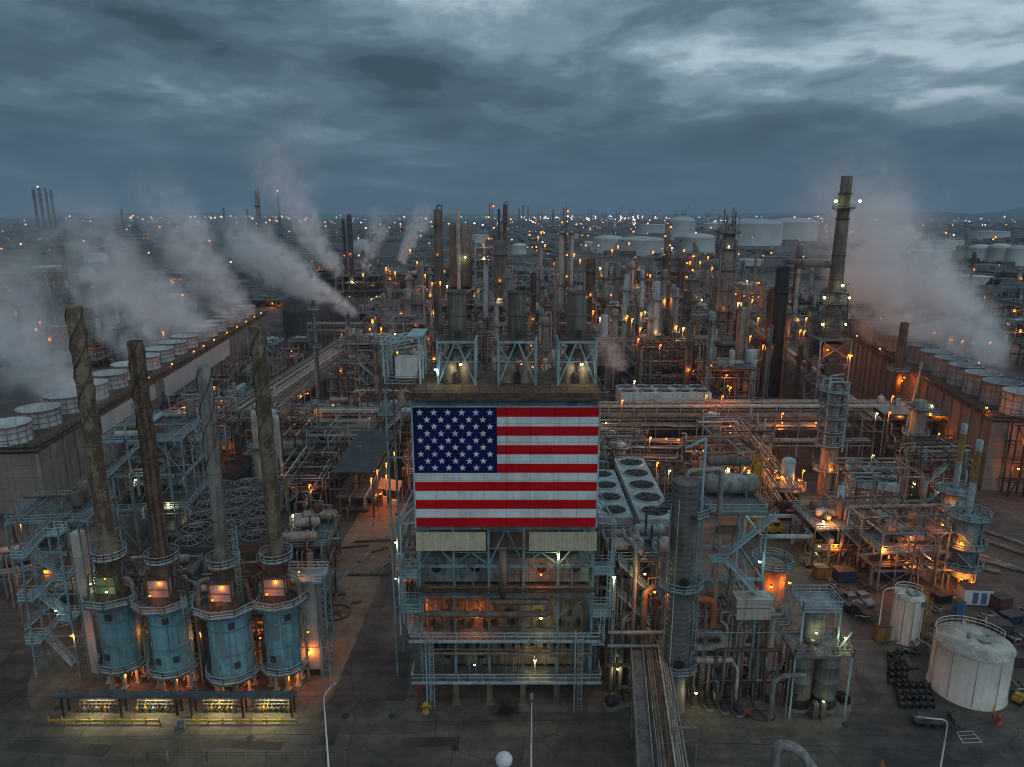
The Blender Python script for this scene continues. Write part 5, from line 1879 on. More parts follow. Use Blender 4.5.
for q in (-.5, .6):
    mb.box((q, -2.9, 1.6), (.7, .7, 2.4)).tube((q, -3.3, 1.2), (q, -2.5, 1.2), .5, k=10).tube((q, -3.3, 2.5), (q, -2.5, 2.5), .4, k=10)
mb.build('valve_cluster', M['drab_stack'], T)
for sx in (-3.7, 3.8):
    mb = MB()
    mb.lathe([(.85, -.25), (1.1, -.1), (1.1, .1), (.85, .25), (.85, -.25)], 18)
    mb.lathe([(0, -.16), (.8, -.16), (.8, .16), (0, .16)], 14)
    o = mb.build('manway', M['black'], T)
    o.location = (sx, -2.0, 2.8)
    o.rotation_euler = (PI / 2, 0, .4 if sx < 0 else -.7)
pipe_part(T, [(-2.6, -3.4, 7.5), (-5.6, -3.4, 7.5), (-7.0, -3.4, 6.6), (-7.0, -3.4, .8)], .36, 'vessel', 10)
pipe_part(T, [(-4.9, -3.4, .2), (-4.9, -3.4, 9.9)], .14, 'insul', 7)
for sx in (3.4, 3.95):
    pipe_part(T, [(sx, 2.0, 10), (sx, 2.0, 14.4)], .13, 'pipe_white', 7)
lamp(T, (0, -4.1, 3.9), 'lamp_green', 60, .16)
lamp(T, (-1.0, -1.9, 13.2), 'lamp_green', 70, .14)
lamp(T, (3.0, -2.2, 12.6), 'lamp_green', 110, .14)

# tall orange-lit tank behind
x, y = G(772, 655)
T = column('lit_drum', 'upright brown drum lit orange between the exchanger structure and the twin vessels', x + .6, y + 5, 14.5, 2.4, 'pipe_brown', [(14.0, 1.0)], 'drum', ladder=False, overhead=False, lamps=((11.5, -1.9, 'lamp_orange', 420), (12.0, -1.0, 'lamp_orange', 420), (8.5, -2.4, 'lamp_orange', 240)))

# the pipe rack that comes towards the camera
T = thing('pipe_rack', 'pipe rack with grey walkway and white pipes crossing the road beside the ribbed column', 'pipe rack', (0, 0, 0), 0, 'pipe racks')
a0, a1 = Vector((17.6, 93, 0)), Vector((13.6, 62, 0))
b0, b1 = Vector((23.0, 93, 0)), Vector((19.6, 62, 0))
zr = 7.8
mb = MB()
for t in (0.02, .3, .62, .95):
    p, q = a0.lerp(a1, t), b0.lerp(b1, t)
    for v in (p, q):
        mb.bar((v.x, v.y, 0), (v.x, v.y, zr + .2), .3)
    mb.bar((p.x, p.y, zr - .3), (q.x, q.y, zr - .3), .3, .4)
mb.bar((a0.x, a0.y, zr - .3), (a1.x, a1.y, zr - .3), .2, .4).bar((b0.x, b0.y, zr - .3), (b1.x, b1.y, zr - .3), .2, .4)
v = a0.lerp(b0, .36), a1.lerp(b1, .36)
mb.bar((v[0].x, v[0].y, zr - .3), (v[1].x, v[1].y, zr - .3), .2, .4)
p, q = b0.lerp(b1, .6), b0.lerp(b1, .6) + Vector((1.7, 0, 0))
mb.bar((p.x - 1.5, p.y, zr + 1.6), (q.x, q.y, zr + 1.6), .16).bar((q.x, q.y, 0), (q.x, q.y, zr + 1.6), .16).bar((p.x - 1.5, p.y, zr), (p.x - 1.5, p.y, zr + 1.6), .14)
mb.build('steel_frame', M['galv'], T)
mb = MB()
p = [a0, a1, a1.lerp(b1, .30), a0.lerp(b0, .30)]
mb.prism([(w.x, w.y) for w in p], zr, zr + .1)
wk = mb.build('walkway', M['grating'], T)
for w in (p[:2], p[2:]):
    mb = MB()
    mb.rail([(w[0].x, w[0].y, zr + .1), (w[1].x, w[1].y, zr + .1)], w=.08, gap=2.2, toe=.15)
    mb.build('railing', M['insul'], wk)
for f, r_, mt, dz in ((.37, .12, 'dark', 0), (.42, .1, 'galv', 0), (.47, .17, 'pipe_brown', 0), (.54, .2, 'pipe_brown', 0), (.61, .15, 'rust', 0), (.67, .14, 'pipe_brown', 0), (.74, .16, 'pipe_white', .5), (.80, .13, 'insul', .5), (.86, .17, 'insul', 0), (.92, .12, 'pipe_white', 0), (.97, .1, 'galv', .4)):
    w0, w1 = a0.lerp(b0, f), a1.lerp(b1, f)
    pipe_part(T, [(w0.x, w0.y + 3, zr + 2.2 * (f < .6)), (w0.x, w0.y + .3, zr + .2 + dz), (w1.x, w1.y, zr + .2 + dz)], r_, mt, 7)

# dark exchangers stacked between the flag structure and the ribbed column
unit('dark stack of exchangers and bent pipes between the flag structure and the ribbed column', 17.9, 100.5, 7.0, 9.0, (5.5, 10.5, 15.5, 20.5), 901, 0, 'dark', dense=1.7, lamps=0)
T = thing('vertical_pipes', 'group of fat vertical insulated pipes with top bends beside the flag structure', 'pipework', (16.5, 94.0, 0))
for k, (x, h_, r_, mt) in enumerate(((-1.7, 19.5, .34, 'vessel'), (-.2, 12.2, .4, 'drab_stack'), (1.4, 24.0, .3, 'insul'), (2.9, 16.6, .42, 'pipe_brown'), (4.3, 9.8, .34, 'vessel'), (5.2, 13.5, .24, 'dark'), (-.9, 16, .14, 'galv'), (.6, 21, .12, 'dark'), (2.1, 22, .16, 'rust'), (3.6, 18, .12, 'insul'), (4.8, 21, .14, 'dark'))):
    pipe_part(T, [(x, -.6 + .2 * k, .5), (x, -.6 + .2 * k, h_), (x + (1.8 if k % 2 else -1.2), 1.5, h_), (x + (1.8 if k % 2 else -1.2), 5, h_)], r_, mt, 10)
for k, z in enumerate((5.2, 8.4, 10.6)):
    pipe_part(T, [(-2.4, -1.3, z), (6.2, -1.3, z)], .3, ('pipe_brown', 'galv', 'vessel')[k], 8, 'header_pipe')
lamp(T, (4.0, -1.8, 17.5), 'lamp_orange', 420, .2)
lamp(T, (2.6, -1.2, 20.0), 'lamp_warm', 200, .18)
T = thing('condenser', 'white horizontal condenser on a blue frame below the row of round fans', 'condenser', (23.6, 113, 0))
mb = MB()
for sx in (-3.4, 3.4):
    for sy in (-2, 2):
        mb.bar((sx, sy, 0), (sx, sy, 13), .3)
mb.bar((-3.4, -2, 13), (3.4, -2, 13), .3).bar((-3.4, 2, 13), (3.4, 2, 13), .3).bar((-3.4, -2, 9), (3.4, -2, 9), .2)
mb.build('support_frame', M['blue_steel'], T)
hdrum(T, (0, 0, 14.6), 6.4, 1.4, 'x', 'pipe_white')
hdrum(T, (0, 0, 17.6), 4.4, .8, 'x', 'blue_pale')
pump('dark compressor beside the dark exchanger stack, under the walkway of the pipe rack', 15.4, 90.4, .4, 1.6, 'dark', None)

# ------------------------------------------------------------------ labels from what stands nearby
LM = [('the flag structure', 0, 98), ('the fired heaters', -47, 96), ('the ribbed column', 24, 90), ('the exchanger structure', 32, 99),
      ('the twin vessels', 43, 91), ('the tall chimney', 113, 240), ('the platformed twin tower', 87, 280), ('the long blue air cooler', 49, 223),
      ('the fan field', -56, 134), ('the dark flat roof', -37, 172), ('the big white tank', 70, 96), ('the yellow crane', 54, 147),
      ('the blue platformed column', 73, 168), ('the black stack', 103, 265), ('the twin white columns', 31, 420), ('the domed regenerator', -33, 450),
      ('the orange lit unit', 80, 133), ('the steaming dark tank', -119, 436), ('the diagonal pipe rack', -76, 300), ('the wood walled cooling tower', 132, 240)]


def near(x, y):
    return sorted(LM, key=lambda l: (l[1] - x) ** 2 + ((l[2] - y) * .8) ** 2)


def rel(l, x, y):
    dx, dy = x - l[1], y - l[2]
    if dy > abs(dx) * .7:
        return 'behind'
    if dy < -abs(dx) * .9:
        return 'in front of'
    return 'beside'


def placed(base, x, y):
    n_ = near(x, y)
    c = [f'{base} {rel(l, x, y)} {l[0]}' for l in n_[:2]]
    c += [f'{base} between {n_[0][0]} and {n_[i][0]}' for i in (1, 2, 3)] + [f'{base} between {n_[1][0]} and {n_[2][0]}']
    c = [q for q in c if len(q.replace('-', ' ').split()) <= 16] or [base]
    for q in c:
        if q not in USED:
            return q
    return c[0]


# ------------------------------------------------------------------ air coolers, flat roof, blue frames
air_cooler('pale air cooler with a row of five round dark fans beside the flag structure', 27.6, 142, 14, 1, 5, 2.8, 0, gap=1.3, spokes=False, box='fan_pale')
air_cooler('pale air cooler with four fans half hidden behind the flag structure', 20.2, 141, 13, 1, 4, 2.5, 0, gap=1.6, spokes=False, box='fan_pale')
air_cooler('long blue air cooler on legs behind the row of round fans', 48.8, 223, 15, 5, 2, 2.7, 0, box='blue_pale', h=4.2)
air_cooler('wide fan field with pale wire guards behind the twisted stacks', -56, 134, 12, 3, 6, 2.55, .2, box='dark', fan='dark', gap=.5, raised=True)
air_cooler('pale blue air cooler on the roof of the unit before the wood walled tower', *G(872, 472, 13), 13, 2, 3, 2.2, -.35, box='blue_pale')
unit('open dark structure under a big flat dark roof with orange lamps along one side', -37.2, 172.6, 9.0, 32.0, (5.0,), 301, 0, 'dark', lamps=0, roof=('roof_dark', 6.6), dense=.8, rails=False, name='roofed_structure')
for k, (px, py, z) in enumerate(((371, 478, 6), (377, 470, 7), (386, 475, 5), (386, 463, 8), (394, 452, 9), (406, 456, 5), (376, 482, 5))):
    Y = 152 + 5 * k
    T = thing('lamp_post', placed('slim orange lamp post along the dark roof', AX(px, py, Y), Y), 'lamp post', (AX(px, py, Y), Y, 0), 0, 'lamp posts along the dark roof')
    h_ = max(2.5, AZ(px, py, Y))
    mb = MB()
    mb.tube((0, 0, 0), (0, 0, h_ + .4), .09, k=6)
    mb.build('pole', M['galv'], T)
    lamp(T, (.1, -.2, h_), 'lamp_orange', 280, .22)
T = thing('work_canopy', 'tilted orange lit canvas canopy by the dark flat roof', 'canopy', (*G(390, 505), 0))
mb = MB()
mb.add([(-2.6, -2, 5.2), (2.8, -2.4, 4.6), (3.0, 2, 5.6), (-2.4, 2.2, 6.4), (0, 0, 5.9), (-2.6, -2, 5.12), (2.8, -2.4, 4.52), (3.0, 2, 5.52), (-2.4, 2.2, 6.32), (0, 0, 5.82)], [(0, 1, 4), (1, 2, 4), (2, 3, 4), (3, 0, 4), (6, 5, 9), (7, 6, 9), (8, 7, 9), (5, 8, 9)])
mb.build('canvas', M['tarp'], T)
for a, b, h_ in ((-2.5, -1.9, 5.1), (2.7, -2.3, 4.5), (2.9, 1.9, 5.5), (-2.3, 2.1, 6.3)):
    mb = MB()
    mb.bar((a, b, 0), (a, b, h_), .12)
    mb.build('pole', M['galv'], T)
mb = MB()
mb.box((-1.4, 0, 1.1), (1.4, 1.0, 2.2)).box((1.2, .5, .6), (2.0, 1.2, 1.2))
mb.build('cabinet', M['duct'], T)
lamp(T, (0, -.6, 4.7), 'lamp_orange', 520, .18)
lamp(T, (-1.6, -3.4, 4.4), 'lamp_orange', 420, .24)

unit('tall blue open structure with decks behind the tallest twisted stack', -78, 149, 16, 18, (9.5, 17.0, 24.6), 311, .12, 'blue_steel', lamps=4, lampkind='lamp_warm', power=200, dense=.9, deckp=1.0)
unit('lower blue deck structure with a dark drum behind the stair tower', -79.5, 117, 13, 11, (7.0, 13.5, 19.6), 312, .1, 'blue_steel', lamps=2, dense=.8, power=420, deckp=1.0)
column('white_column', 'slim white column behind the greyer twisted stack', -62, 166, 24, 1.5, 'pipe_white', [(15, 1.3)], overhead=False)
column('white_column', 'thinner white column close behind the greyer twisted stack', -58.4, 168, 22, 1.0, 'pipe_white', [], overhead=False)
column('blue_drum', 'upright pale blue drum beside the twisted stack of the slim heater', AX(272, 430, 172), 172, 22.5, 1.55, 'blue_pale', [], overhead=False, ladder=False)
# dark exchangers and pipe loops by the yard
unit('dark rusty exchangers with pale pipe loops at the edge of the dirt yard', -40.5, 132, 9, 13, (4.0, 8.0), 321, .08, 'rust', lamps=1, dense=1.7)
unit('low dark pump row with bent pipes nearest the heaters along the dirt yard', -37.0, 117, 8, 9, (4.2,), 322, .08, 'dark', lamps=1, dense=2.0)
unit('rusty pipe structure between the fan field and the beige duct', -48, 113, 9, 9, (4.5, 8.5), 323, .1, 'rust', lamps=2, dense=1.4, power=420)
unit('dark pipe structure between the heaters and the fan field', -60, 112, 10, 8, (5.0, 10.0), 324, .1, 'dark', lamps=2, dense=1.3, power=420)
unit('low dark pipe alley running right behind the four heaters', -47, 103.5, 30, 5, (4.2, 8.4), 325, 0, 'rust', lamps=4, dense=1.5, power=420)
unit('dark pipe forest between the fan field and the dark flat roof', -52, 172, 12, 22, (4.5, 8.0), 326, .05, 'dark', lamps=2, dense=1.5)
unit('orange lit pipe frames on the far side of the dark flat roof', -22, 182, 11, 20, (5.0, 9.0), 327, 0, 'rust', lamps=4, dense=1.4)
unit('rusty pipe frames between the canopy and the flag structure', -19, 128, 5, 16, (4.0, 8.0), 328, 0, 'galv', lamps=1, dense=1.2)
for k, (x, y) in enumerate(((-113, 212), (-114, 244), (-117, 276), (-104, 258), (-106, 300), (-120, 312), (-108, 340), (-122, 350), (-112, 376), (-100, 228))):
    unit(placed('low cluttered pipe frame by the long cooling tower wall', x, y), x, y, 11, 17, ((4.0,), (4.2, 7.5), (5.0,))[k % 3], 340 + k, 0, ('galv', 'rust', 'dark', 'blue_steel')[k % 4], lamps=k % 2 + (k % 3 == 0), dense=1.2, group='pipe frames by the cooling tower wall', lampkind='lamp_orange' if k % 4 else 'lamp_warm')
rr = random.Random(8)
for k in range(9):
    px, py = rr.uniform(296, 340), rr.uniform(506, 548)
    x, y = G(px, py)
    T = thing('pipe_loop', placed('pale pipe loop standing in the dirt yard', x, y), 'pipe', (x, y, 0), rr.uniform(-.3, .3), 'pipe loops by the dirt yard')
    w, h_ = rr.uniform(2.2, 4), rr.uniform(2.5, 4.5)
    pipe_part(T, [(-w / 2, 0, 0), (-w / 2, 0, h_), (w / 2, 0, h_), (w / 2, 0, 0)], rr.choice([.18, .24, .3]), rr.choice(['insul', 'pipe_white', 'galv']), 8, 'pipe_run')
# pipe lengths and frames lying in the yard
for k, (px, py, n_, a, L) in enumerate(((345, 577, 4, 1.1, 5), (352, 569, 3, 1.1, 4), (382, 569, 4, 1.1, 5), (366, 559, 3, 1.2, 4), (342, 592, 3, 1.15, 4), (352, 548, 2, .2, 7), (372, 542, 2, .1, 8), (330, 596, 2, .05, 6), (368, 576, 2, .0, 8), (380, 551, 2, .6, 4), (356, 604, 2, .3, 2))):
    x, y = G(px, py)
    T = thing('pipe_bundle', placed(f'bundle of {("", "", "two", "three", "four")[n_]} steel bars lying on the dirt yard', x, y), 'pipe bundle', (x, y, 0), a, 'steel lengths lying in the yard')
    for q in range(n_):
        mb = MB()
        mb.tube((-L / 2 + .3 * (q % 2), q * .42, .2), (L / 2, q * .42 + .1, .2), .13, k=7)
        mb.build('bar', M['galv' if k < 5 else 'rust'], T)
x, y = G(336, 613)
T = thing('rusty_ring', 'big rusty spoked ring lying flat on the dirt yard', 'ring', (x, y, 0))
mb = MB()
mb.lathe([(2.5, .05), (2.75, .05), (2.75, .3), (2.5, .3), (2.5, .05)], 24)
for q in range(8):
    mb.bar((0, 0, .2), (2.55 * math.cos(q * PI / 4), 2.55 * math.sin(q * PI / 4), .2), .12)
mb.build('ring_frame', M['rust'], T)
T = thing('warning_post', 'red and white banded post beside the boiler structure in the yard', 'post', (*G(398, 540), 0))
mb = MB()
for q in range(6):
    mb.cur = q % 2
    mb.tube((0, 0, q * 1.0), (0, 0, q * 1.0 + 1.0), .16, k=8)
mb.cur = 0
mb.tube((0, 0, 0), (0, 0, .4), .9, k=12)
mb.build('banded_pole', [M['red'], M['white']], T)
mb = MB()
mb.box((0, 0, 6.2), (.7, .4, .5))
mb.build('signal_head', M['dark'], T)
# pipe rack and trailers at the edge, left of the stair tower
rack('low pipe rack with pale pipes running out beside the stair tower', (-118, 112), (-80, 128), 3.2, (4.5,), 7, 41)
for k, (px, py) in enumerate(((22, 576), (-6, 590))):
    x, y = G(px, py)
    T = thing('equipment_trailer', ('grey box trailer parked under the low pipe rack by the stair tower', 'grey box trailer farther out under the low pipe rack')[k], 'trailer', (x - 6, y + 4, 0), .5, 'trailers under the pipe rack')
    mb = MB()
    mb.box((0, 0, 2.3), (8.5, 2.5, 2.7)).box((0, 0, .85), (8.8, 2.0, .2))
    mb.build('body', M['galv'], T)
    for q in (-3, 2.4, 3.3):
        mb = MB()
        mb.tube((q, -1.2, .5), (q, 1.2, .5), .5, k=12)
        mb.build('wheel_pair', M['black'], T)
    mb = MB()
    mb.box((4.28, 0, 2.2), (.06, 2.2, 2.3))
    mb.build('door', M['vessel'], T)

# ------------------------------------------------------------------ cooling towers
def cooling_tower(label, p0, p1, depth, side, zd, fr, fh_, nf, wall, fan, white_first=0, steps=None, lampk=(), name='cooling_tower'):
    p0, p1 = Vector((*p0, 0)), Vector((*p1, 0))
    d = p1 - p0
    L = d.length
    T = thing(name, label, 'cooling tower', tuple(p0), math.atan2(d.y, d.x))
    s_ = side
    mb = MB()
    mb.box((L / 2, s_ * depth / 2, zd / 2 - .5), (L, depth, zd - 1.0))
    mb.build('wall', M[wall], T)
    mb = MB()
    mb.box((L / 2, s_ * depth / 2, zd - .2), (L + 1, depth + 1.2, .6))
    mb.build('deck', M['rust'], T)
    mb = MB()
    k = int(L / 6)
    for i in range(k + 1):
        mb.box((L * i / k, -s_ * .2, zd / 2 - .6), (.5, .5, zd - 1.2))
    mb.build('buttress', M['concrete'], T)
    mb = MB()
    mb.rail([(0, s_ * (depth + .4), zd + .1), (0, -s_ * .4, zd + .1), (L, -s_ * .4, zd + .1)], False, 1.2, 2.4, .1, .4)
    mb.build('railing', M['black'], T)
    for i in range(nf):
        fx = L * (i + .5) / nf
        fy = s_ * depth / 2
        mb = MB()
        mb.lathe([(fr * 1.03, zd), (fr * .97, zd + fh_ * .35), (fr * .98, zd + fh_ * .75), (fr * 1.03, zd + fh_), (fr * 1.03 + .12, zd + fh_), (fr * 1.03 + .12, zd + fh_ + .2), (fr * .96, zd + fh_ + .2), (fr * .93, zd + 1.5)], 28, (fx, fy, 0))
        sh = mb.build('fan_stack', M['fan_shell' if i < white_first else fan], T)
        mb = MB()
        for q in range(14):
            a = 2 * PI * q / 14
            c, q2 = math.cos(a), math.sin(a)
            mb.bar((fx + c * fr * 1.06, fy + q2 * fr * 1.06, zd), (fx + c * fr * 1.0, fy + q2 * fr * 1.0, zd + fh_ * .5), .12).bar((fx + c * fr * 1.0, fy + q2 * fr * 1.0, zd + fh_ * .5), (fx + c * fr * 1.06, fy + q2 * fr * 1.06, zd + fh_), .12)
        for hh in (.3, .65):
            mb.lathe([(fr * .985, zd + fh_ * hh), (fr * 1.02, zd + fh_ * hh), (fr * 1.02, zd + fh_ * hh + .14), (fr * .985, zd + fh_ * hh + .14)], 28, (fx, fy, 0), smooth=False)
        mb.build('stack_rib_frame', M['vessel'], sh)
        mb = MB()
        mb.tube((fx, fy, zd + 1), (fx, fy, zd + 2.6), .8, k=10)
        for b in range(6):
            a = b * PI / 3 + i
            mb.bar((fx, fy, zd + 2.2), (fx + fr * .9 * math.cos(a), fy + fr * .9 * math.sin(a), zd + 2.3), .7, .08)
        mb.build('fan', M['dark'], sh)
    for t, kind, pw in lampk:
        lamp(T, (L * t, -s_ * .8, zd + 2.0), kind, pw, .3)
    return T


TL = cooling_tower('long cooling tower with a row of pale round fan stacks and a white sheeted wall', (-113, 160), (-138, 398), 19, 1, 16, 4.9, 4.6, 17, 'concrete', 'fan_shell', 17,
                   lampk=[(t, 'lamp_orange', 130) for t in (.28, .37, .47, .52, .58, .66, .73, .8, .87, .93)])
mb = MB()
mb.box((52, -.62, 12.2), (40, .25, 4.6)).box((120, -.62, 11), (80, .25, 7))
mb.build('sheet_cladding', M['far_white'], TL)
TR = cooling_tower('cooling tower with grey fan stacks on a tall wood and concrete panel wall', (123, 174), (147, 316), 17, -1, 19.5, 4.5, 6.0, 13, 'concrete', 'fan_grey', 1,
                   lampk=[(.02, 'lamp_orange', 420), (.6, 'lamp_orange', 150), (.8, 'lamp_orange', 120)])
mb = MB()
for q in range(4):
    mb.bar((-1 - q * .1, -4 - q * 3.5, 0), (-1 - q * .1, -4 - q * 3.5, 19), .35)
for z in (4, 9, 14, 19):
    mb.bar((-1, -3, z), (-1, -15, z), .25).bar((-4, -3, z), (-4, -15, z), .25)
for q in range(4):
    mb.bar((-4, -4 - q * 3.5, 0), (-4, -4 - q * 3.5, 19), .35)
    mb.bar((-4, -4 - q * 3.5, 0), (-4, -7.5 - q * 3.5, 9), .2).bar((-4, -7.5 - q * 3.5, 9), (-4, -4 - q * 3.5, 19), .2)
mb.build('end_frame', M['black'], TR)
lamp(TR, (-5, -6, 15.5), 'lamp_orange', 500, .3)
lamp(TR, (-5, -5, 8.0), 'lamp_orange', 450, .3)

# ------------------------------------------------------------------ pipe racks
rack('wide east west pipe rack with many pale pipes behind the flag structure', (-76, 214), (-18, 214), 8, (7.5, 10.5), 14, 51, lamps=2)
rack('wide pipe rack with many pale pipes running under the long blue air cooler', (22, 211), (116, 211), 9, (7.0, 10.0, 13.0), 14, 52, lamps=3, thick=1.3, mats=['insul', 'pipe_white', 'galv', 'pipe_brown', 'insul', 'rust'])
rack('blue grey pipe rack with flat cover behind the yellow crane', (30, 190), (100, 190), 5, (8.0,), 9, 53, 'blue_steel', lamps=3)
rack('broad diagonal pipe rack with bright pipes beside the long cooling tower', (-83, 214), (-75, 410), 13, (7.0, 10.0), 22, 54, lamps=6, thick=1.5, mats=['insul', 'pipe_white', 'pipe_white', 'galv', 'pipe_brown'])
rack('narrow pipe rack with pale pipes beside the diagonal pipe rack', (-95, 220), (-88, 400), 6, (6.0,), 10, 55, lamps=4, thick=1.3)
rack('pipe rack with a pale covered conveyor leading to the black stack', (106, 200), (137, 430), 6, (8.0, 11.5), 10, 56, lamps=5, thick=1.4, mats=['pipe_white', 'insul', 'pipe_brown'])
rack('pipe rack running behind the twin white columns', (-60, 300), (80, 300), 8, (7.0, 11.0), 12, 57, lamps=6, thick=1.5)
rack('far pipe rack crossing before the domed regenerator', (-110, 382), (110, 382), 8, (8.0, 12.0), 12, 58, lamps=8, thick=1.9)
rack('pipe rack running straight back between the crane and the blue platformed column', (62, 150), (76, 300), 6, (7.0, 10.0), 9, 59, lamps=3, thick=1.2)
rack('pipe rack running straight back behind the flag structure', (2, 225), (4, 380), 8, (8.0, 11.0), 12, 60, lamps=4, thick=1.3)
rack('long pale roofed conveyor rack behind the tank row', (38, 462), (118, 470), 8, (12.0,), 9, 61, lamps=2, thick=2.0)

# ------------------------------------------------------------------ tall columns, stacks and vessels that stand out
def by_px(px, top, Y):
    return AX(px, top, Y), AZ(px, top, Y)


# platformed twin tower
x, h = by_px(729, 211, 281)
x0_ = G(722, 394)[0]
T = column('twin_tower', 'tall grey twin tower with stacked platforms and pipes at the top', x0_ - .2, 281, 64, 1.8, 'galv', [(8, 2.2), (13, 2.4), (19, 2.2), (24, 2.6), (29, 2.2), (33, 3.4), (41, 2.2), (49, 2.4), (57, 2.8), (63, 3.0)], lamps=((34, -1.8, 'lamp_orange', 120), (58, -1.7, 'lamp_warm', 100)), seed=3, bands=(33,), rail='galv')
mb = MB()
mb.lathe(vessel_prof(.95, 40, .5), 16, (-2.7, 0, 0))
mb.build('side_column', M['rust_stack'], T)
mb = MB()
mb.lathe(vessel_prof(.6, 60, .5), 14, (2.6, -1, 0))
mb.build('side_column', M['pipe_brown'], T)
mb = MB()
mb.lathe([(1.8, 34), (2.9, 35.5), (2.9, 60), (1.8, 62)], 18)
mb.build('upper_shell', M['vessel'], T)
for q, (ax, ay, hh) in enumerate(((-2.2, -1, 72), (-.8, .5, 70), (1.2, -.6, 72.5), (2.6, .6, 71), (2.0, 2, 69))):
    pipe_part(T, [(ax, ay, 58), (ax, ay, hh)], .34, 'vessel', 7, 'vent_pipe')
mb = MB()
for a in (-3.0, 3.0):
    for b in (-3, 3):
        mb.bar((a, b, 57), (a, b, 69), .3)
for a in (-3.2, 3.2):
    mb.bar((a, -3.2, 0), (a, -3.2, 57), .36)
    mb.bar((a, 3.2, 0), (a, 3.2, 57), .36)
for q in range(9):
    z = 4 + q * 6
    mb.bar((-3.2, -3.2, z), (3.2, -3.2, z), .24).bar((-3.2, -3.2, z), (3.2, -3.2, z + 6), .16).bar((3.2, -3.2, z), (3.2, 3.2, z), .2).bar((-3.2, -3.2, z), (-3.2, 3.2, z), .2)
for z in (60, 65, 69):
    mb.bar((-3, -3, z), (3, -3, z), .26).bar((-3, 3, z), (3, 3, z), .26).bar((-3, -3, z), (-3, 3, z), .2).bar((3, -3, z), (3, 3, z), .2)
mb.build('top_frame', M['galv'], T)

# tall chimney on its steel frame
Y = 242
xb = G(829, 418)[0] - 2.2
zt = AZ(842, 176, Y)
T = thing('chimney', 'tall dark chimney with greenish lamps on rings, standing on a steel frame', 'chimney', (xb, Y, 0))
z1, z2, z3 = AZ(832, 338, Y), AZ(832, 312, Y), AZ(832, 262, Y)
mb = MB()
mb.lathe([(3.0, z1), (3.0, z1 + 1.5), (3.5, z1 + 3), (3.4, z1 + 6), (2.45, z2 + 2.5), (2.35, z2 + 7), (2.15, z3), (2.0, z3 + 14)] + [(1.95, z3 + 14.1), (1.8, zt - 6), (1.9, zt - 5.8), (1.9, zt - 5.4), (1.8, zt - 5.2), (1.78, zt), (1.55, zt), (1.55, zt - 3)], 24)
sh = mb.build('shaft', M['drab_stack'], T)
mb = MB()
for z in (z3 - 6, z3 + 2, z3 + 14, z3 + 22):
    mb.lathe([(1.9, z), (2.3, z), (2.3, z + .4), (1.9, z + .4)], 24, smooth=False)
mb.build('band', M['dark'], sh)
for py, kinds in ((201, (-.35, PI + .35)), (284, (-1.57,)), (297, (-.2, PI + .2)), (323, (-.3, PI + .3))):
    z = AZ(836, py, Y)
    platform_ring(T, 1.9, 3.7, z - 2.2, k=12, rail='galv')
    for a in kinds:
        lamp(T, (4.2 * math.cos(a), 4.2 * math.sin(a) - 1, z), 'lamp_green', 130, .5)
mb = MB()
for a in (-5.2, 5.2):
    for b in (-5, 5):
        mb.bar((a, b, 0), (a, b, z1), .5)
for k, z in enumerate((6, 13, 20, z1)):
    for b in (-5, 5):
        mb.bar((-5.2, b, z), (5.2, b, z), .4)
        mb.bar((-5.2, b, z - 6.5), (5.2, b, z), .26).bar((5.2, b, z - 6.5), (-5.2, b, z), .26)
    for a in (-5.2, 5.2):
        mb.bar((a, -5, z), (a, 5, z), .4)
mb.build('support_frame', M['galv'], T)
mb = MB()
for a in (-3.9, 3.9):
    for b in (-3.9, 3.9):
        mb.bar((a, b, z1), (a * .8, b * .8, z1 + 16), .3)
for q in range(5):
    z = z1 + 1 + q * 3.6
    f = 3.9 * (1 - .0125 * (z - z1))
    for b in (-f, f):
        mb.bar((-f, b, z), (f, b, z), .26).bar((-f, b, z), (f, b, z + 3.6), .18)
    for a in (-f, f):
        mb.bar((a, -f, z), (a, f, z), .26)
mb.build('lattice_collar', M['dark'], T)
mb = MB()
mb.box((0, 0, z1 - 4), (7.5, 7.5, 5)).box((0, -3.9, z1 - 10), (6, 3, 4))
mb.build('breeching_box', M['dark'], T)
mb = MB()
mb.box((0, 0, z1 + .2), (11.6, 11, .3))
mb.build('platform', M['grating'], T)
lamp(T, (-3, -5.8, z1 - 3), 'lamp_orange', 420, .3)
lamp(T, (5.4, -5.8, z1 - 5), 'lamp_orange', 420, .3)
# duct from the chimney to the black stack
pipe_part(T, [(-2, 0, AZ(810, 263, 250)), (-9, 4, AZ(810, 263, 250)), (-9, 20, AZ(810, 263, 250))], 1.2, 'vessel', 12, 'flue_duct')

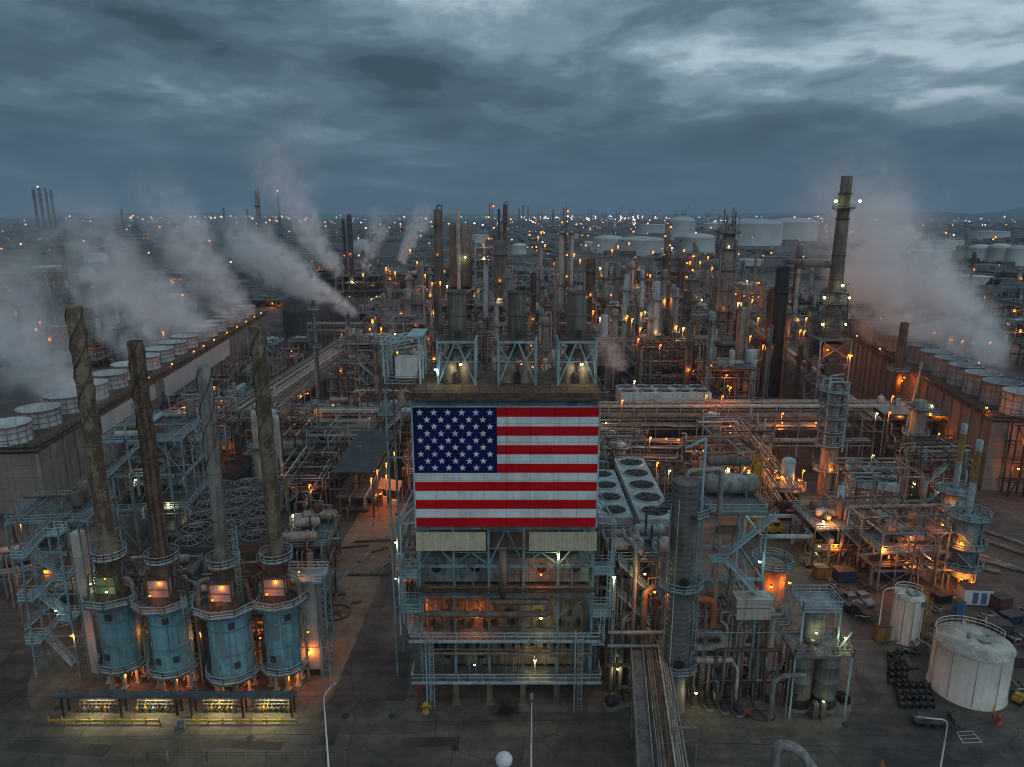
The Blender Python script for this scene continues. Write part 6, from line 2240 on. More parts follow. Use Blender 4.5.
x, h = by_px(787, 265, 263)
column('black_stack', 'thick straight black stack beside the tall chimney', x - 1.2, 263, h, 2.5, 'black', [(h * .82, 1.6)], 'stack', ladder=True, overhead=False, rail='dark')
x, h = by_px(752, 349, 240)
column('blue_drum', 'upright pale blue drum before the platformed twin tower', x, 240, h, 2.0, 'blue_pale', [], ladder=False, overhead=False)
x, h = by_px(771, 291, 275)
column('rusty_stack', 'slim dark rusty stack beside the black stack', x, 275, h, 1.1, 'rust', [], 'stack', ladder=False, overhead=False)
for px, lab in ((562, 'white column, thicker one of the twin white columns'), (571.5, 'white column, slimmer one of the twin white columns')):
    x, h = by_px(px, 231, 410)
    column('white_column', lab, x, 410, h, 1.75 if px < 565 else 1.45, 'pipe_white', [(h * .5, 1.5), (h - 1, 2.0)], ladder=True, overhead=px < 565, rail='galv')
for px, top, Y, r, mt, lab in (
        (591, 258, 395, 2.5, 'rust', 'fat rusty brown column beside the twin white columns'),
        (606, 262, 330, 1.15, 'vessel', 'slim grey column between the brown column and the blue columns'),
        (618, 262, 345, 1.5, 'vessel', 'grey column second from the brown column'),
        (627, 274, 310, 1.4, 'blue_pale', 'pale blue column with flat top behind the long blue air cooler'),
        (657, 281, 270, 1.5, 'blue_pale', 'tallest pale blue column behind the long blue air cooler'),
        (651, 303, 264, 1.0, 'blue_steel', 'short blue column touching the tallest pale blue column'),
        (666, 255, 370, 1.9, 'rust', 'dark rusty column with lamps behind the pale blue columns'),
        (681, 258, 380, 1.7, 'rust', 'dark rusty column beside the conveyor rack'),
        (688, 290, 300, 1.8, 'dark', 'short dark column before the conveyor rack'),
        (500, 240, 430, 4.0, 'drab_stack', 'wide drab vessel beside the domed regenerator'),
        (437, 209, 520, 2.6, 'drab_stack', 'square topped dark stack far behind the steam plumes'),
        (505, 204, 470, 1.25, 'rust', 'slender rusty stack rising above the drab vessel'),
        (499, 209, 500, .9, 'dark', 'thin dark stack behind the slender rusty stack'),
        (533.5, 272, 300, 1.3, 'black', 'black slim stack behind the middle exhaust stack'),
        (416, 292, 330, 2.4, 'drab_stack', 'short drab drum behind the diagonal pipe rack'),
        (407, 288, 340, 1.8, 'vessel', 'short grey drum behind the diagonal pipe rack'),
        (349, 214, 560, 1.9, 'dark', 'dark column beside the far sphere, behind the steam'),
        (343, 219, 575, 1.3, 'dark', 'thin dark column beside the far sphere'),
        (256, 190, 640, 1.6, 'vessel', 'tall slim column above the steam of the long cooling tower'),
        (744, 300, 330, 1.5, 'rust', 'rusty column behind the upright blue drum'),
        (800, 245, 420, 2.0, 'dark', 'dark column behind the flue duct of the tall chimney'),
        (697, 270, 420, 1.4, 'vessel', 'grey column behind the platformed twin tower'),
        (580, 285, 345, 1.5, 'vessel', 'grey column between the twin white columns and the exhaust stacks'),
        (545, 290, 350, 1.2, 'blue_steel', 'blue column behind the middle exhaust stack')):
    x, h = by_px(px, top, Y)
    dark_ = mt in ('black', 'dark')
    column('process_column' if r > .95 else 'slim_stack', lab, x, Y, h, r, mt, [(h * .55, 1.3), (h * .85, 1.5)] if not dark_ else [(h * .8, 1.2)], 'column' if r > .95 else 'stack', ladder=True, overhead=not dark_ and r < 3, rail='blue_pale' if 'blue' in mt else 'galv', k=14,
           lamps=((h * .55 + 1.5, -1.6, 'lamp_orange', 240),) if r > 1.2 else ())
# domed regenerator with its frame
x, h = by_px(460, 223, 450)
T = column('regenerator', 'big drab domed regenerator vessel with a pale pipe down its front', x, 450, h, 7.2, 'drab_stack', [], 'vessel', ladder=False, overhead=False, k=24, skirt=24)
pipe_part(T, [(-.6, -8.4, 4), (-.6, -8.4, h + 8)], 1.2, 'pipe_white', 12, 'riser_pipe')
pipe_part(T, [(.8, -8.2, 20), (12, -8.2, 27), (24, -8.2, 27), (24, -8.2, 8)], 1.2, 'insul', 12, 'transfer_line')
lamp(T, (3.5, -8.6, 44), 'lamp_green', 400, .5)
unit('blue multi level tower frame beside the domed regenerator', x + 15, 446, 11, 12, (8, 15, 22, 29, 36, 43, 50), 401, 0, 'blue_pale', lamps=7, dense=.6, power=500)
# lattice masts with lamps
for px, top, Y, lab in ((491, 203, 560, 'lamp dotted lattice mast beside the slender rusty stack'), (565, 208, 520, 'lattice topped column head above the twin white columns'), (668, 224, 520, 'orange lamp dotted lattice mast behind the dark rusty columns'), (690, 254, 480, 'shorter lamp dotted lattice mast near the conveyor rack')):
    x, h = by_px(px, top, Y)
    T = thing('lattice_mast', lab, 'mast', (x, Y, 0), 0, 'lattice masts')
    mb = MB()
    w = 2.2
    for a in (-w, w):
        for b in (-w, w):
            mb.bar((a, b, 0), (a * .5, b * .5, h), .4)
    nl = 9
    for q in range(nl):
        z = h * (q + .5) / nl
        f = 1 - .5 * z / h
        mb.bar((-w * f, -w * f, z), (w * f, -w * f, z), .3).bar((-w * f, -w * f, z), (w * f * .95, -w * f, z + h / nl), .22).bar((-w * f, w * f, z), (w * f, w * f, z), .3)
    mb.build('lattice_frame', M['rust'], T)
    for q in range(7):
        z = h * (.35 + .62 * q / 6)
        lamp(T, ((-1) ** q * 1.9, -2, z), 'lamp_orange', 300 if q % 3 == 0 else 0, .55)
# blue platformed column on the right
x, y = G(822, 503)
T = column('platformed_column', 'grey column wrapped in blue caged platforms and ladders before the tall chimney', x, y, 29, 1.5, 'vessel', [(9, 1.6), (15.5, 1.8), (19, 1.8), (22.5, 1.9), (26, 1.9), (29, 2.0)], lamps=((10, -1.5, 'lamp_orange', 260),), seed=2)
mb = MB()
for a in (-2.0, 2.6):
    for b in (-1.8, 1.8):
        mb.bar((a, b, 14), (a, b, 31.5), .3)
for z in (18, 22, 26, 31.5):
    mb.bar((-2, -1.8, z), (2.6, -1.8, z), .24).bar((-2, 1.8, z), (2.6, 1.8, z), .24)
mb.bar((-2, -1.8, 31.5), (-2, -1.8, 33), .3).bar((-2, -1.8, 33), (1, -1.8, 33.4), .3)
mb.build('cage_frame', M['blue_pale'], T)
x, y = G(790, 522)
T = column('small_vessel', 'small pale blue vessel with a round platform on a brown drum', x, y + 4, 14.5, 1.55, 'blue_pale', [(7.2, 3.0)], 'vessel', ladder=False, overhead=False, lamps=((9.5, -.6, 'lamp_orange', 650), (10.5, -2.4, 'lamp_orange', 420)))
mb = MB()
mb.lathe([(0, 0), (3.3, 0), (3.3, 6.6), (0, 7.0)], 20)
mb.build('base_drum', M['rust'], T)
x, y = G(908, 487)
T = column('grey_column', 'grey column lit at its base, before the wood walled cooling tower', x, y, 24, 1.7, 'vessel', [(15, 1.6), (22, 1.8)], lamps=((2.0, -1.6, 'lamp_warm', 320), (22.5, -.2, 'lamp_warm', 300)), overhead=False)
T = thing('vent_mast', 'tall thin pale vent pipe with a bent foot beside the grey column', 'vent pipe', (*G(898, 470), 0))
pipe_part(T, [(-1.5, 0, .5), (-1.5, 0, 6), (0, 0, 5.4), (2.6, 0, 31)], .22, 'pipe_white', 8, 'pipe_run')
x, y = G(891, 428)
column('brown_stack', 'short brown stack on a lamp lit box before the wood walled cooling tower', x, y, 36, 1.3, 'rust', [(20, 2.2)], 'stack', ladder=False, overhead=False, lamps=((17, -1.5, 'lamp_orange', 700), (18, -1.2, 'lamp_orange', 300)))

# two small heaters with blue and yellow stacks by the parking ground
for k, (px, base, Y, top, zv, lab) in enumerate(((944, 560, 142, 424, 13.0, 'blue heater with a yellow banded stack, half hidden behind its twin'), (956, 590, 125, 440, 14.8, 'blue platformed heater with a yellow banded stack beside the dark parking ground'))):
    x = AX(px, base, Y)
    T = thing('small_heater', lab, 'heater', (x, Y, 0), 0, 'heaters with yellow banded stacks')
    mb = MB()
    mb.lathe([(0, 2.6), (2.3, 2.6), (2.3, zv - 2), (1.6, zv), (0.9, zv + .6)], 20)
    mb.build('shell', M['blue_steel'], T)
    for q in range(6):
        a = q * PI / 3
        mb = MB()
        mb.bar((2 * math.cos(a), 2 * math.sin(a), 0), (2 * math.cos(a), 2 * math.sin(a), 2.7), .3)
        mb.build('leg', M['rust'], T)
    for z in (4.8, 9.0, zv):
        platform_ring(T, 1.5 if z == zv else 2.3, 3.9, z, k=12)
    zt_ = AZ(px + 10, top, Y)
    mb = MB()
    mb.lathe([(.6, zv - .5), (.6, zv + (zt_ - zv) * .45)], 14)
    mb.cur = 1
    mb.lathe([(.61, zv + (zt_ - zv) * .45), (.61, zv + (zt_ - zv) * .86)], 14)
    mb.cur = 0
    mb.lathe([(.6, zv + (zt_ - zv) * .86), (.6, zt_), (.5, zt_), (.5, zt_ - 1)], 14)
    mb.build('stack', [M['blue_pale'], M['stack_yellow']], T)
    lamp(T, (-1.5, -3.2, 3.2), 'lamp_orange', 480, .24)
    lamp(T, (-2.6, -3.2, 10.6), 'lamp_orange', 420, .22)
    lamp(T, (.5, -3.4, 2.6), 'lamp_orange', 520, .24)
unit('orange lit process unit of rusty frames beside the small white tank', 79, 131, 19, 15, (4.2, 8.0, 12.0), 501, .05, 'galv', lamps=6, power=520, dense=1.3)
unit('orange lit low process unit between the blue trestle and its larger neighbour', 66.5, 138, 11, 12, (4.0, 8.5), 502, 0, 'rust', lamps=6, power=620, dense=1.4)
unit('open pale portal structure above the orange lit unit', 82, 152, 16, 12, (6.0, 14.5), 503, 0, 'galv', lamps=2, power=260, lampkind='lamp_warm', dense=.9, rails=False, deckp=0.0)
unit('grey roofed unit before the wood walled cooling tower', *G(905, 450), 20, 14, (6, 11.5), 504, -.1, 'dark', lamps=4, roof=('galv', 1.8), dense=1.0, rails=False, name='roofed_unit')

# yellow crane, blue trestle, containers and vehicles in the yard
x, y = G(765, 540)
T = thing('crane', 'yellow mobile crane with its boom folded upright behind the blue trestle', 'crane', (x, y + 3, 0))
mb = MB()
mb.box((1, 0, 1.5), (7, 2.6, 1.1)).box((2.8, -.2, 2.7), (1.9, 2.0, 1.5)).box((-1.5, 0, 2.6), (2.4, 2.2, 1.2))
mb.build('carrier_body', M['yellow'], T)
mb = MB()
mb.box((3.0, -1.22, 2.9), (1.4, .06, .8)).box((3.78, -.2, 2.9), (.06, 1.6, .8))
mb.build('cab_window', M['black'], T)
for q in (-1.8, 1.0, 3.4):
    for s_ in (-1.3, 1.3):
        mb = MB()
        mb.tube((q, s_ - .22, .65), (q, s_ + .22, .65), .65, k=14)
        mb.build('wheel', M['black'], T)
mb = MB()
hb = 19
for a in (-.9, .9):
    for b in (-.9, .9):
        mb.bar((-2 + a, b, 3), (-2 + a * .8, b * .8, hb), .22)
for q in range(10):
    z = 3 + (hb - 3) * q / 10
    z2_ = 3 + (hb - 3) * (q + 1) / 10
    s_ = 1 if q % 2 else -1
    for b in (-.9, .9):
        mb.bar((-2 - .9 * s_, b, z), (-2 + .9 * s_, b, z2_), .14).bar((-2.9, b, z), (-1.1, b, z), .14)
    for a in (-.9, .9):
        mb.bar((-2 + a, -.9 * s_, z), (-2 + a, .9 * s_, z2_), .14)
mb.box((-2, 0, 10), (1.3, 1.3, 13))
mb.build('boom_lattice', M['yellow'], T)
x, y = G(784, 566)
T = thing('trestle', 'open pale blue steel trestle in the yard before the yellow crane', 'trestle', (x, y, 0))
mb = MB()
for a in (-5.2, 5.4):
    for b in (0, 10):
        mb.bar((a, b, 0), (a, b, 6.6), .5)
    mb.bar((a, -.2, 6.6), (a, 10.2, 6.6), .4, .6)
for b in (0, 10):
    mb.bar((-5.4, b, 6.6), (5.6, b, 6.6), .4, .7)
mb.bar((5.4, 3, 6.6), (3.5, 0, 6.6), .25)
mb.build('steel_frame', M['blue_pale'], T)


def container(label, px, py, dims, mat, rz=0.0, cat='container', ribs=True, group=None):
    x, y = G(px, py)
    L, Wd, Hh = dims
    T = thing('container', label, cat, (x, y + Wd / 2, 0), rz, group)
    mb = MB()
    mb.box((0, 0, Hh / 2 + .15), (L, Wd, Hh))
    if ribs:
        k = int(L / .6)
        for q in range(k):
            for s_ in (-1, 1):
                mb.box((-L / 2 + (q + .5) * L / k, s_ * Wd / 2, Hh / 2 + .15), (.2, .1, Hh * .86))
    mb.build('body', M[mat], T)
    mb = MB()
    for s_ in (-1, 1):
        mb.box((s_ * (L / 2 - .15), 0, .07), (.3, Wd, .15))
    mb.box((0, 0, Hh + .2), (L + .06, Wd + .06, .1))
    mb.build('edge_frame', M['dark'], T)
    mb = MB()
    mb.box((L * .28, -Wd / 2 - .07, Hh * .5), (min(.9, L * .3), .06, Hh * .8))
    mb.build('door', M[mat], T)
    return T


container('rusty orange steel box beside the pipe trays in the yard', 822, 580, (2.4, 2.2, 2.3), 'orange')
container('navy blue waste container behind the small white tank', 886, 578, (6.0, 2.4, 2.2), 'navy', .1)
container('dark blue waste container beside the grey cab trucks', 846, 583, (3.6, 2.4, 2.2), 'navy', .05)
container('yellow cabinet with rust streaks at the foot of the small white tank', 883, 643, (2.2, 1.4, 2.7), 'ochre', 0, 'cabinet')
container('blue and white portable toilet beside the white equipment box', 960, 617, (1.5, 1.5, 2.6), 'blue', .1, 'portable toilet')
T = container('white equipment box with two blue doors beside the portable toilet', 978, 606, (5.0, 2.6, 3.0), 'white', -.08, 'equipment box', False)
for q in (-.6, .9):
    mb = MB()
    mb.box((q, -1.36, 1.6), (.9, .1, 2.2))
    mb.build('door', M['blue'], T)
container('brown site hut with a pale lid beside the white equipment box', 1004, 612, (3.0, 2.4, 2.4), 'rust', .2, 'hut')
container('blue skip at the edge of the storage yard', 1016, 625, (4, 2.2, 1.5), 'navy', .3, 'skip')
container('dark low skip behind the big white tank', 1000, 634, (4.4, 2.4, 1.4), 'dark', -.2, 'skip')
container('green grey bin close behind the big white tank', 1020, 668, (1.8, 1.8, 1.6), 'dark', 0, 'bin')
container('dark skip full of scrap by the pump pad', 944, 604, (3.0, 2.0, 1.4), 'black', .3, 'skip')


def truck(label, px, py, rz, cab='white', bed='dark', group='trucks in the yard'):
    x, y = G(px, py)
    T = thing('pickup_truck', label, 'truck', (x, y, 0), rz, group)
    mb = MB()
    pr = [(-2.7, .5), (2.6, .5), (2.7, .9), (2.5, 1.25), (1.3, 1.35), (.7, 2.0), (-.6, 2.05), (-.75, 1.35), (-2.7, 1.3)]
    k = len(pr)
    vs = [(a, s_ * .95 * (.86 if b > 1.6 else 1), b) for s_ in (-1, 1) for a, b in pr]
    mb.add(vs, [tuple(range(k)), tuple(range(2 * k - 1, k - 1, -1))] + [(i, k + i, k + (i + 1) % k, (i + 1) % k) for i in range(k)])
    mb.build('body', M[cab], T)
    mb = MB()
    mb.box((0.05, -.93, 1.66), (1.0, .05, .45)).box((0.05, .93, 1.66), (1.0, .05, .45))
    mb.bar((1.22, 0, 1.42), (.80, 0, 1.94), 1.6, .06)
    mb.build('window', M['black'], T)
    mb = MB()
    mb.box((-1.75, 0, 1.38), (1.75, 1.6, .12))
    mb.build('bed', M[bed], T)
    for q in (-1.75, 1.75):
        for s_ in (-.85, .85):
            mb = MB()
            mb.tube((q, s_ - .14, .42), (q, s_ + .14, .42), .42, k=14)
            mb.build('wheel', M['black'], T)
    for s_ in (-.65, .65):
        mb = MB()
        mb.box((2.66, s_, .95), (.08, .4, .2))
        mb.build('headlight', M['insul'], T)
    return T


truck('grey cab pickup truck parked beside the dark blue waste container', 849, 603, -1.3, 'vessel')
truck('grey pickup truck with dark bed parked nearest the small white tank', 861, 602, -1.35, 'galv')
truck('dark pickup truck parked in front of the grey cab trucks', 856, 614, -.9, 'black', 'dark')
T = thing('traffic_barrel', 'small yellow drum in front of the parked trucks', 'barrel', (*G(845, 606), 0))
mb = MB()
mb.lathe([(0, 0), (.4, 0), (.4, .4), (.44, .45), (.4, .5), (.4, .95), (0, .98)], 14)
mb.build('barrel_body', M['yellow'], T)
x, y = G(1018, 702)
T = thing('ride_on_machine', 'small yellow loader standing beside the big white tank', 'loader', (x, y, 0), .6)
mb = MB()
mb.box((0, 0, .8), (2.0, 1.1, .6)).box((-.3, 0, 1.3), (.8, .9, .5)).bar((.8, -.4, .9), (1.7, -.4, .3), .15).bar((.8, .4, .9), (1.7, .4, .3), .15).box((1.8, 0, .3), (.5, 1.3, .4))
mb.build('body', M['yellow'], T)
for q in (-.65, .65):
    for s_ in (-.6, .6):
        mb = MB()
        mb.tube((q, s_ - .12, .38), (q, s_ + .12, .38), .38, k=12)
        mb.build('wheel', M['black'], T)
T = thing('hydrant_cluster', 'red and yellow hydrant in front of the big white tank', 'hydrant', (*G(998, 724), 0))
mb = MB()
mb.lathe([(.5, 0), (.5, .15), (.25, .2), (.25, 1.0), (.35, 1.05), (.2, 1.4), (0, 1.45)], 12).tube((-.55, 0, .75), (.55, 0, .75), .14, k=8)
mb.build('barrel', M['red'], T)
mb = MB()
mb.tube((.2, 1.4, 0), (.2, 1.4, 2.0), .14, k=8)
mb.build('guard_post', M['yellow'], T)
# black spools on pallets beside the tank
rr = random.Random(4)
k = 0
SP = [(902 + c_ * 7.2 - r_ * 1.5, 707 - r_ * 6.2) for r_ in range(4) for c_ in range(5)] + [(891 + c_ * 6.5, 684 - r_ * 6.5) for r_ in range(3) for c_ in range(3)] + [(890 + c_ * 6.5, 663 - r_ * 6) for r_ in range(2) for c_ in range(2)]
for px, py in SP:
    x, y = G(px, py)
    T = thing('cable_spool', 'black spool standing on its edge, one of the block beside the big white tank', 'spool', (x, y, 0), rr.uniform(-.5, .5), 'black spools beside the big white tank')
    for s_ in (-.4, .4):
        mb = MB()
        mb.tube((s_ - .06, 0, .55), (s_ + .06, 0, .55), .55, k=14)
        mb.build('flange', M['black'], T)
    mb = MB()
    mb.tube((-.4, 0, .55), (.4, 0, .55), .33, k=12)
    mb.build('core', M['dark'], T)
# scrap and pipework heaps in the storage yard
for k, (px, py) in enumerate(((905, 640), (918, 652), (905, 655), (898, 665), (928, 640), (940, 632), (893, 628), (1005, 650), (1014, 690), (1018, 642), (838, 572), (852, 578), (866, 572), (832, 590), (810, 566), (872, 590), (930, 612), (990, 622), (1008, 636), (940, 596), (868, 622), (1020, 612))):
    x, y = G(px, py)
    rr = random.Random(60 + k)
    T = thing('scrap_heap', placed('low dark heap of pipe offcuts and scrap on the storage yard', x, y) if k else 'low dark heap of pipe offcuts beside the yellow cabinet', 'scrap heap', (x, y, 0), 0, 'scrap heaps in the storage yard')
    for q in range(9):
        a = rr.uniform(0, PI)
        L = rr.uniform(1, 3)
        cx_, cy_, z = rr.uniform(-1.6, 1.6), rr.uniform(-1.2, 1.2), rr.uniform(.2, 1.0)
        pipe_part(T, [(cx_ - L / 2 * math.cos(a), cy_ - L / 2 * math.sin(a), z), (cx_ + L / 2 * math.cos(a), cy_ + L / 2 * math.sin(a), z + rr.uniform(-.15, .5)), (cx_ + L / 2 * math.cos(a) + .4, cy_ + L / 2 * math.sin(a) + .3, .2)], rr.choice([.08, .13, .2]), rr.choice(['black', 'dark', 'rust', 'galv', 'insul']), 7, 'offcut')
for k, (px, py, L, a) in enumerate(((958, 560, 24, -.95), (985, 552, 26, -1.0), (1000, 548, 26, -1.0), (975, 570, 12, -.7), (968, 577, 9, -.5))):
    x, y = G(px + 6, py - 8)
    T = thing('pipe_bundle', ('long pale pipe lying on the parking ground, nearest the blue heater', 'long pale pipe lying beside the dark parking ground', 'outermost long pale pipe on the dark parking ground', 'short pipe lying beneath the blue heater platforms', 'shortest pipe lying behind the white equipment box')[k], 'pipe', (x, y, 0), a, 'pipes lying on the parking ground')
    for q in range(2):
        mb = MB()
        mb.tube((-L / 2, q * .8, .3), (L / 2, q * .8, .3), .24, k=8)
        mb.build('pipe_length', M['insul' if q else 'pipe_brown'], T)

# tanks in the yard
tx = 69.2
tank('big white storage tank with a stained roof and railings', tx, 94.4, 5.15, 8.0, group=None)
T = tank('small white tank with a yellow caged ladder', G(905, 640)[0], 107.4, 2.3, 8.2, seams=3, stairs=False)
mb = MB()
mb.ladder((2.0, -1.8, 0), (2.0, -1.8, 9.0), (.6, -.8), .6)
mb.ladder((2.5, 0.2, 0), (2.5, .2, 9.0), (1, 0), .6)
mb.build('caged_ladder', M['yellow'], T)
pipe_part(T, [(-2.5, -.6, 0), (-2.5, -.6, 8.8), (-1.2, -.6, 8.8)], .1, 'white', 7)
mb = MB()
mb.box((1.2, -2.0, 7.6), (.8, .3, .9), .5)
mb.build('gauge_box', M['blue'], T)

# street lamps along the road
street_lamp('white street lamp standing beside the beige duct by the road', *G(330, 786), 13.2, (.6, 1.3))
street_lamp('white lamp post with crossarm in front of the boiler structure', *G(531, 790), 12.6, (0.01, .5), curve=False)
x, y = G(877, 640)
street_lamp('white curved street lamp beside the small white tank', x, y, 9.6, (3.2, .3))
x = AX(948, 722, 74)
street_lamp('white curved street lamp before the black spools', x, 74, AZ(948, 720, 74), (-2.8, .2))
street_lamp('thin white lamp post behind the big white tank', *G(980, 655), 7.0, (.3, .01), curve=False)
x, y = G(932, 724)
T = thing('flat_trailer', 'dark flat trailer parked under the curved street lamp by the spools', 'trailer', (x, y, 0), -.1)
mb = MB()
mb.box((0, 0, .75), (5.2, 2.0, .25)).box((2.4, 0, 1.2), (.15, 2.0, .9)).box((-1.2, 0, 1.1), (1.6, 1.4, .5))
mb.build('bed', M['dark'], T)
for q in (-1.2, .2):
    for s_ in (-.95, .95):
        mb = MB()
        mb.tube((q, s_ - .14, .4), (q, s_ + .14, .4), .4, k=12)
        mb.build('wheel', M['black'], T)
T = thing('steel_plate', 'dark steel road plate lying by the flat trailer', 'plate', (*G(965, 721), 0), .3)
mb = MB()
mb.box((0, 0, .04), (3.6, 2.2, .06))
mb.build('plate_sheet', M['dark'], T)
T = thing('globe_post', 'white dome topped post at the near edge of the road', 'post', (AX(504, 760, 66), 66, 0))
zt = AZ(504, 757, 66)
mb = MB()
mb.tube((0, 0, 0), (0, 0, zt - .6), .22, k=10)
mb.build('pole', M['galv'], T)
mb = MB()
mb.lathe([(.9, -.6), (.95, -.2), (.75, .15), (.4, .32), (0, .38)], 18, (0, 0, zt)).lathe([(0, -.6), (.9, -.6)], 18, (0, 0, zt))
mb.build('dome', M['white'], T)
T = thing('bent_pipe', 'fat grey bent pipe rising at the near edge of the road', 'pipe', (AX(790, 750, 74), 74, 0))
zt = AZ(797, 742, 74)
pipe_part(T, [(-1.6, 0, 0), (-1.6, 0, zt), (.6, -1.2, zt), (3.2, -7, zt - 3), (3.2, -7, 0)], .62, 'vessel', 14, 'pipe_run')
mb = MB()
for q in range(4):
    mb.bar((-5 + q * .9, -2, 0), (-5 + q * .9, -2, 3.5), .1)
mb.bar((-5, -2, 3.5), (-1.6, -2, 3.5), .1).bar((-5, -2, 3.5), (-5, 1, 3.5), .1).box((-2.2, -1, 3.2), (1.2, 1.2, 1.6))
mb.build('guard_frame', M['dark'], T)
T = thing('traffic_cone', 'orange traffic cone on the road by the bent pipe', 'cone', (*G(882, 765), 0))
mb = MB()
mb.box((0, 0, .04), (.6, .6, .08)).lathe([(.22, .08), (.04, .9), (0, .9)], 12)
mb.build('cone_body', M['orange'], T)
# near fence posts at the bottom edge
T = thing('fence', 'low rusty post fence along the near edge of the road', 'fence', (-40, 79.5, 0))
for q in range(11):
    mb = MB()
    mb.bar((q * 2.6 - 8, 0, 0), (q * 2.6 - 8, 0, 1.5), .14)
    mb.build('post', M['insul' if q % 3 else 'rust'], T)
mb = MB()
for z in (.5, .95, 1.35):
    mb.bar((-8, .02, z), (18, .02, z), .035)
mb.build('wire_rail', M['rust'], T)

# ------------------------------------------------------------------ the rest of the process area
BUSY = [(0, 98, 24), (-47, 100, 30), (48.8, 223, 19), (73, 168, 8), (113, 242, 13), (88, 281, 11), (-37, 172, 15), (103, 263, 6), (93, 240, 5),
        (-78, 149, 14), (79, 137, 16), (54, 147, 12), (27, 142, 12), (-56, 134, 20), (96, 200, 10), (33, 440, 0)]
rr = random.Random(2024)
FEAT = {'blue_steel': 'blue steel', 'galv': 'grey steel', 'rust': 'rusty', 'dark': 'dark', 'blue_pale': 'pale blue', 'drab_stack': 'drab'}
nm_ = ('', 'one', 'two', 'three', 'four', 'five', 'six', 'seven')
count = 0


def infill(Y, xs_, depth, w, dense, pw, hmax, lampn, outer=False):
    global count
    for x in xs_:
        x += rr.uniform(-3, 3)
        y = Y + rr.uniform(-3, 3)
        if any((x - bx) ** 2 + (y - by) ** 2 < (br + w * .5) ** 2 for bx, by, br in BUSY):
            continue
        # stay between the two cooling towers, off the racks
        if not outer and y < 400 and (x < -104 - (y - 160) * .105 or (y < 292 and x > 112 + (y - 174) * .17)):
            continue
        lv = rr.choice([1, 2, 2, 3, 3, 4, 5]) if y > 230 else rr.choice([1, 2, 2, 3])
        hs = []
        z = 0
        for q in range(lv):
            z += rr.uniform(4.0, 6.2)
            hs.append(min(z, hmax))
        st = rr.choice(['blue_steel', 'galv', 'rust', 'dark', 'blue_pale', 'blue_steel', 'dark', 'rust'])
        base = f'{nm_[lv]} level {FEAT[st]} process structure'
        Wd, Dp = w * rr.uniform(.8, 1.05), depth * rr.uniform(.6, .9)
        unit(placed(base, x, y), x, y, Wd, Dp, tuple(hs), 3000 + count, rr.choice([0, 0, .06, -.06, PI]), st, lamps=rr.choice(lampn), power=pw, dense=dense, group='process structures',
             lampkind='lamp_orange' if rr.random() < .9 else 'lamp_warm', rails=y < 330 or rr.random() < .5)
        count += 1
        # a vertical vessel or two beside each structure
        for q in range(rr.choice([1, 1, 2, 3]) if y > 230 else rr.choice([0, 1, 1])):
            vx, vy = x + rr.uniform(-.6, .6) * w, y + depth * rr.uniform(.3, .5)
            hh = rr.uniform(7, 14) if y < 230 else rr.uniform(12, 26) if rr.random() < (.6 if y > 280 else .8) else rr.uniform(26, 46)
            mt = rr.choice(['vessel', 'insul', 'blue_pale', 'drab_stack', 'rust', 'pipe_white', 'dark', 'galv'])
            cn = {'vessel': 'grey', 'insul': 'pale', 'blue_pale': 'pale blue', 'drab_stack': 'drab', 'rust': 'rusty', 'pipe_white': 'white', 'dark': 'dark', 'galv': 'steel grey'}[mt]
            rv = rr.uniform(.7, 1.7)
            column('process_column', placed(f'{"short" if hh < 17 else "tall"} {cn} process column', vx, vy), vx, vy, hh, rv, mt, [(hh * .6, 1.2), (hh * .92, 1.3)] if rr.random() < .7 else [], group='process columns', ladder=rr.random() < .6, overhead=rr.random() < .5, k=12, rail='blue_pale' if rr.random() < .5 else 'galv',
                   lamps=((hh * .6 + 1.2, -1.5, 'lamp_orange', pw * .7),) if rr.random() < .25 else ())


infill(170, range(-4, 112, 18), 16, 17, 1.9, 480, 14, (0, 1, 2))
infill(197, range(-88, 112, 19), 20, 18, 1.8, 480, 16, (0, 1, 2))
infill(238, range(-62, 118, 19), 18, 18, 1.6, 480, 20, (0, 1, 2))
infill(262, range(-58, 128, 19), 20, 18, 1.5, 480, 24, (0, 1, 2, 3))
infill(286, range(-58, 122, 20), 18, 19, 1.3, 500, 26, (0, 1, 2, 3))
infill(322, range(-66, 132, 22), 22, 21, 1.1, 550, 26, (1, 2, 3))
infill(352, range(-66, 132, 23), 24, 22, 1.0, 600, 30, (1, 2, 3))
infill(398, range(-62, 130, 27), 26, 26, .75, 700, 34, (1, 2, 3))
infill(445, range(-80, 160, 32), 28, 30, .5, 900, 30, (2, 3, 4))
infill(500, range(-110, 170, 38), 34, 36, .4, 1100, 30, (2, 3, 4))
infill(570, range(-120, 200, 42), 36, 40, .3, 1300, 30, (2, 4))
infill(660, range(-130, 230, 46), 38, 44, .22, 1500, 26, (2, 4))
infill(770, range(-140, 270, 52), 40, 50, .18, 1700, 26, (2, 4))
infill(330, (168, 205, 250), 26, 24, .6, 420, 10, (1, 2), True)
infill(400, (150, 190, 235, 290), 30, 28, .5, 450, 12, (1, 2), True)
infill(480, (190, 240, 300, 350), 34, 32, .4, 500, 12, (1, 2), True)
infill(600, (230, 300, 370, 440), 40, 40, .3, 600, 12, (1, 2), True)
infill(330, (-235, -205), 26, 22, .6, 700, 9, (1, 2), True)
infill(410, (-300, -262, -225), 30, 26, .5, 800, 9, (1, 1, 2), True)
infill(560, (-420, -370, -190, -150), 36, 34, .35, 1000, 12, (1, 2), True)
infill(700, (-440, -330, -170, -120), 40, 44, .25, 1300, 16, (3, 4), True)

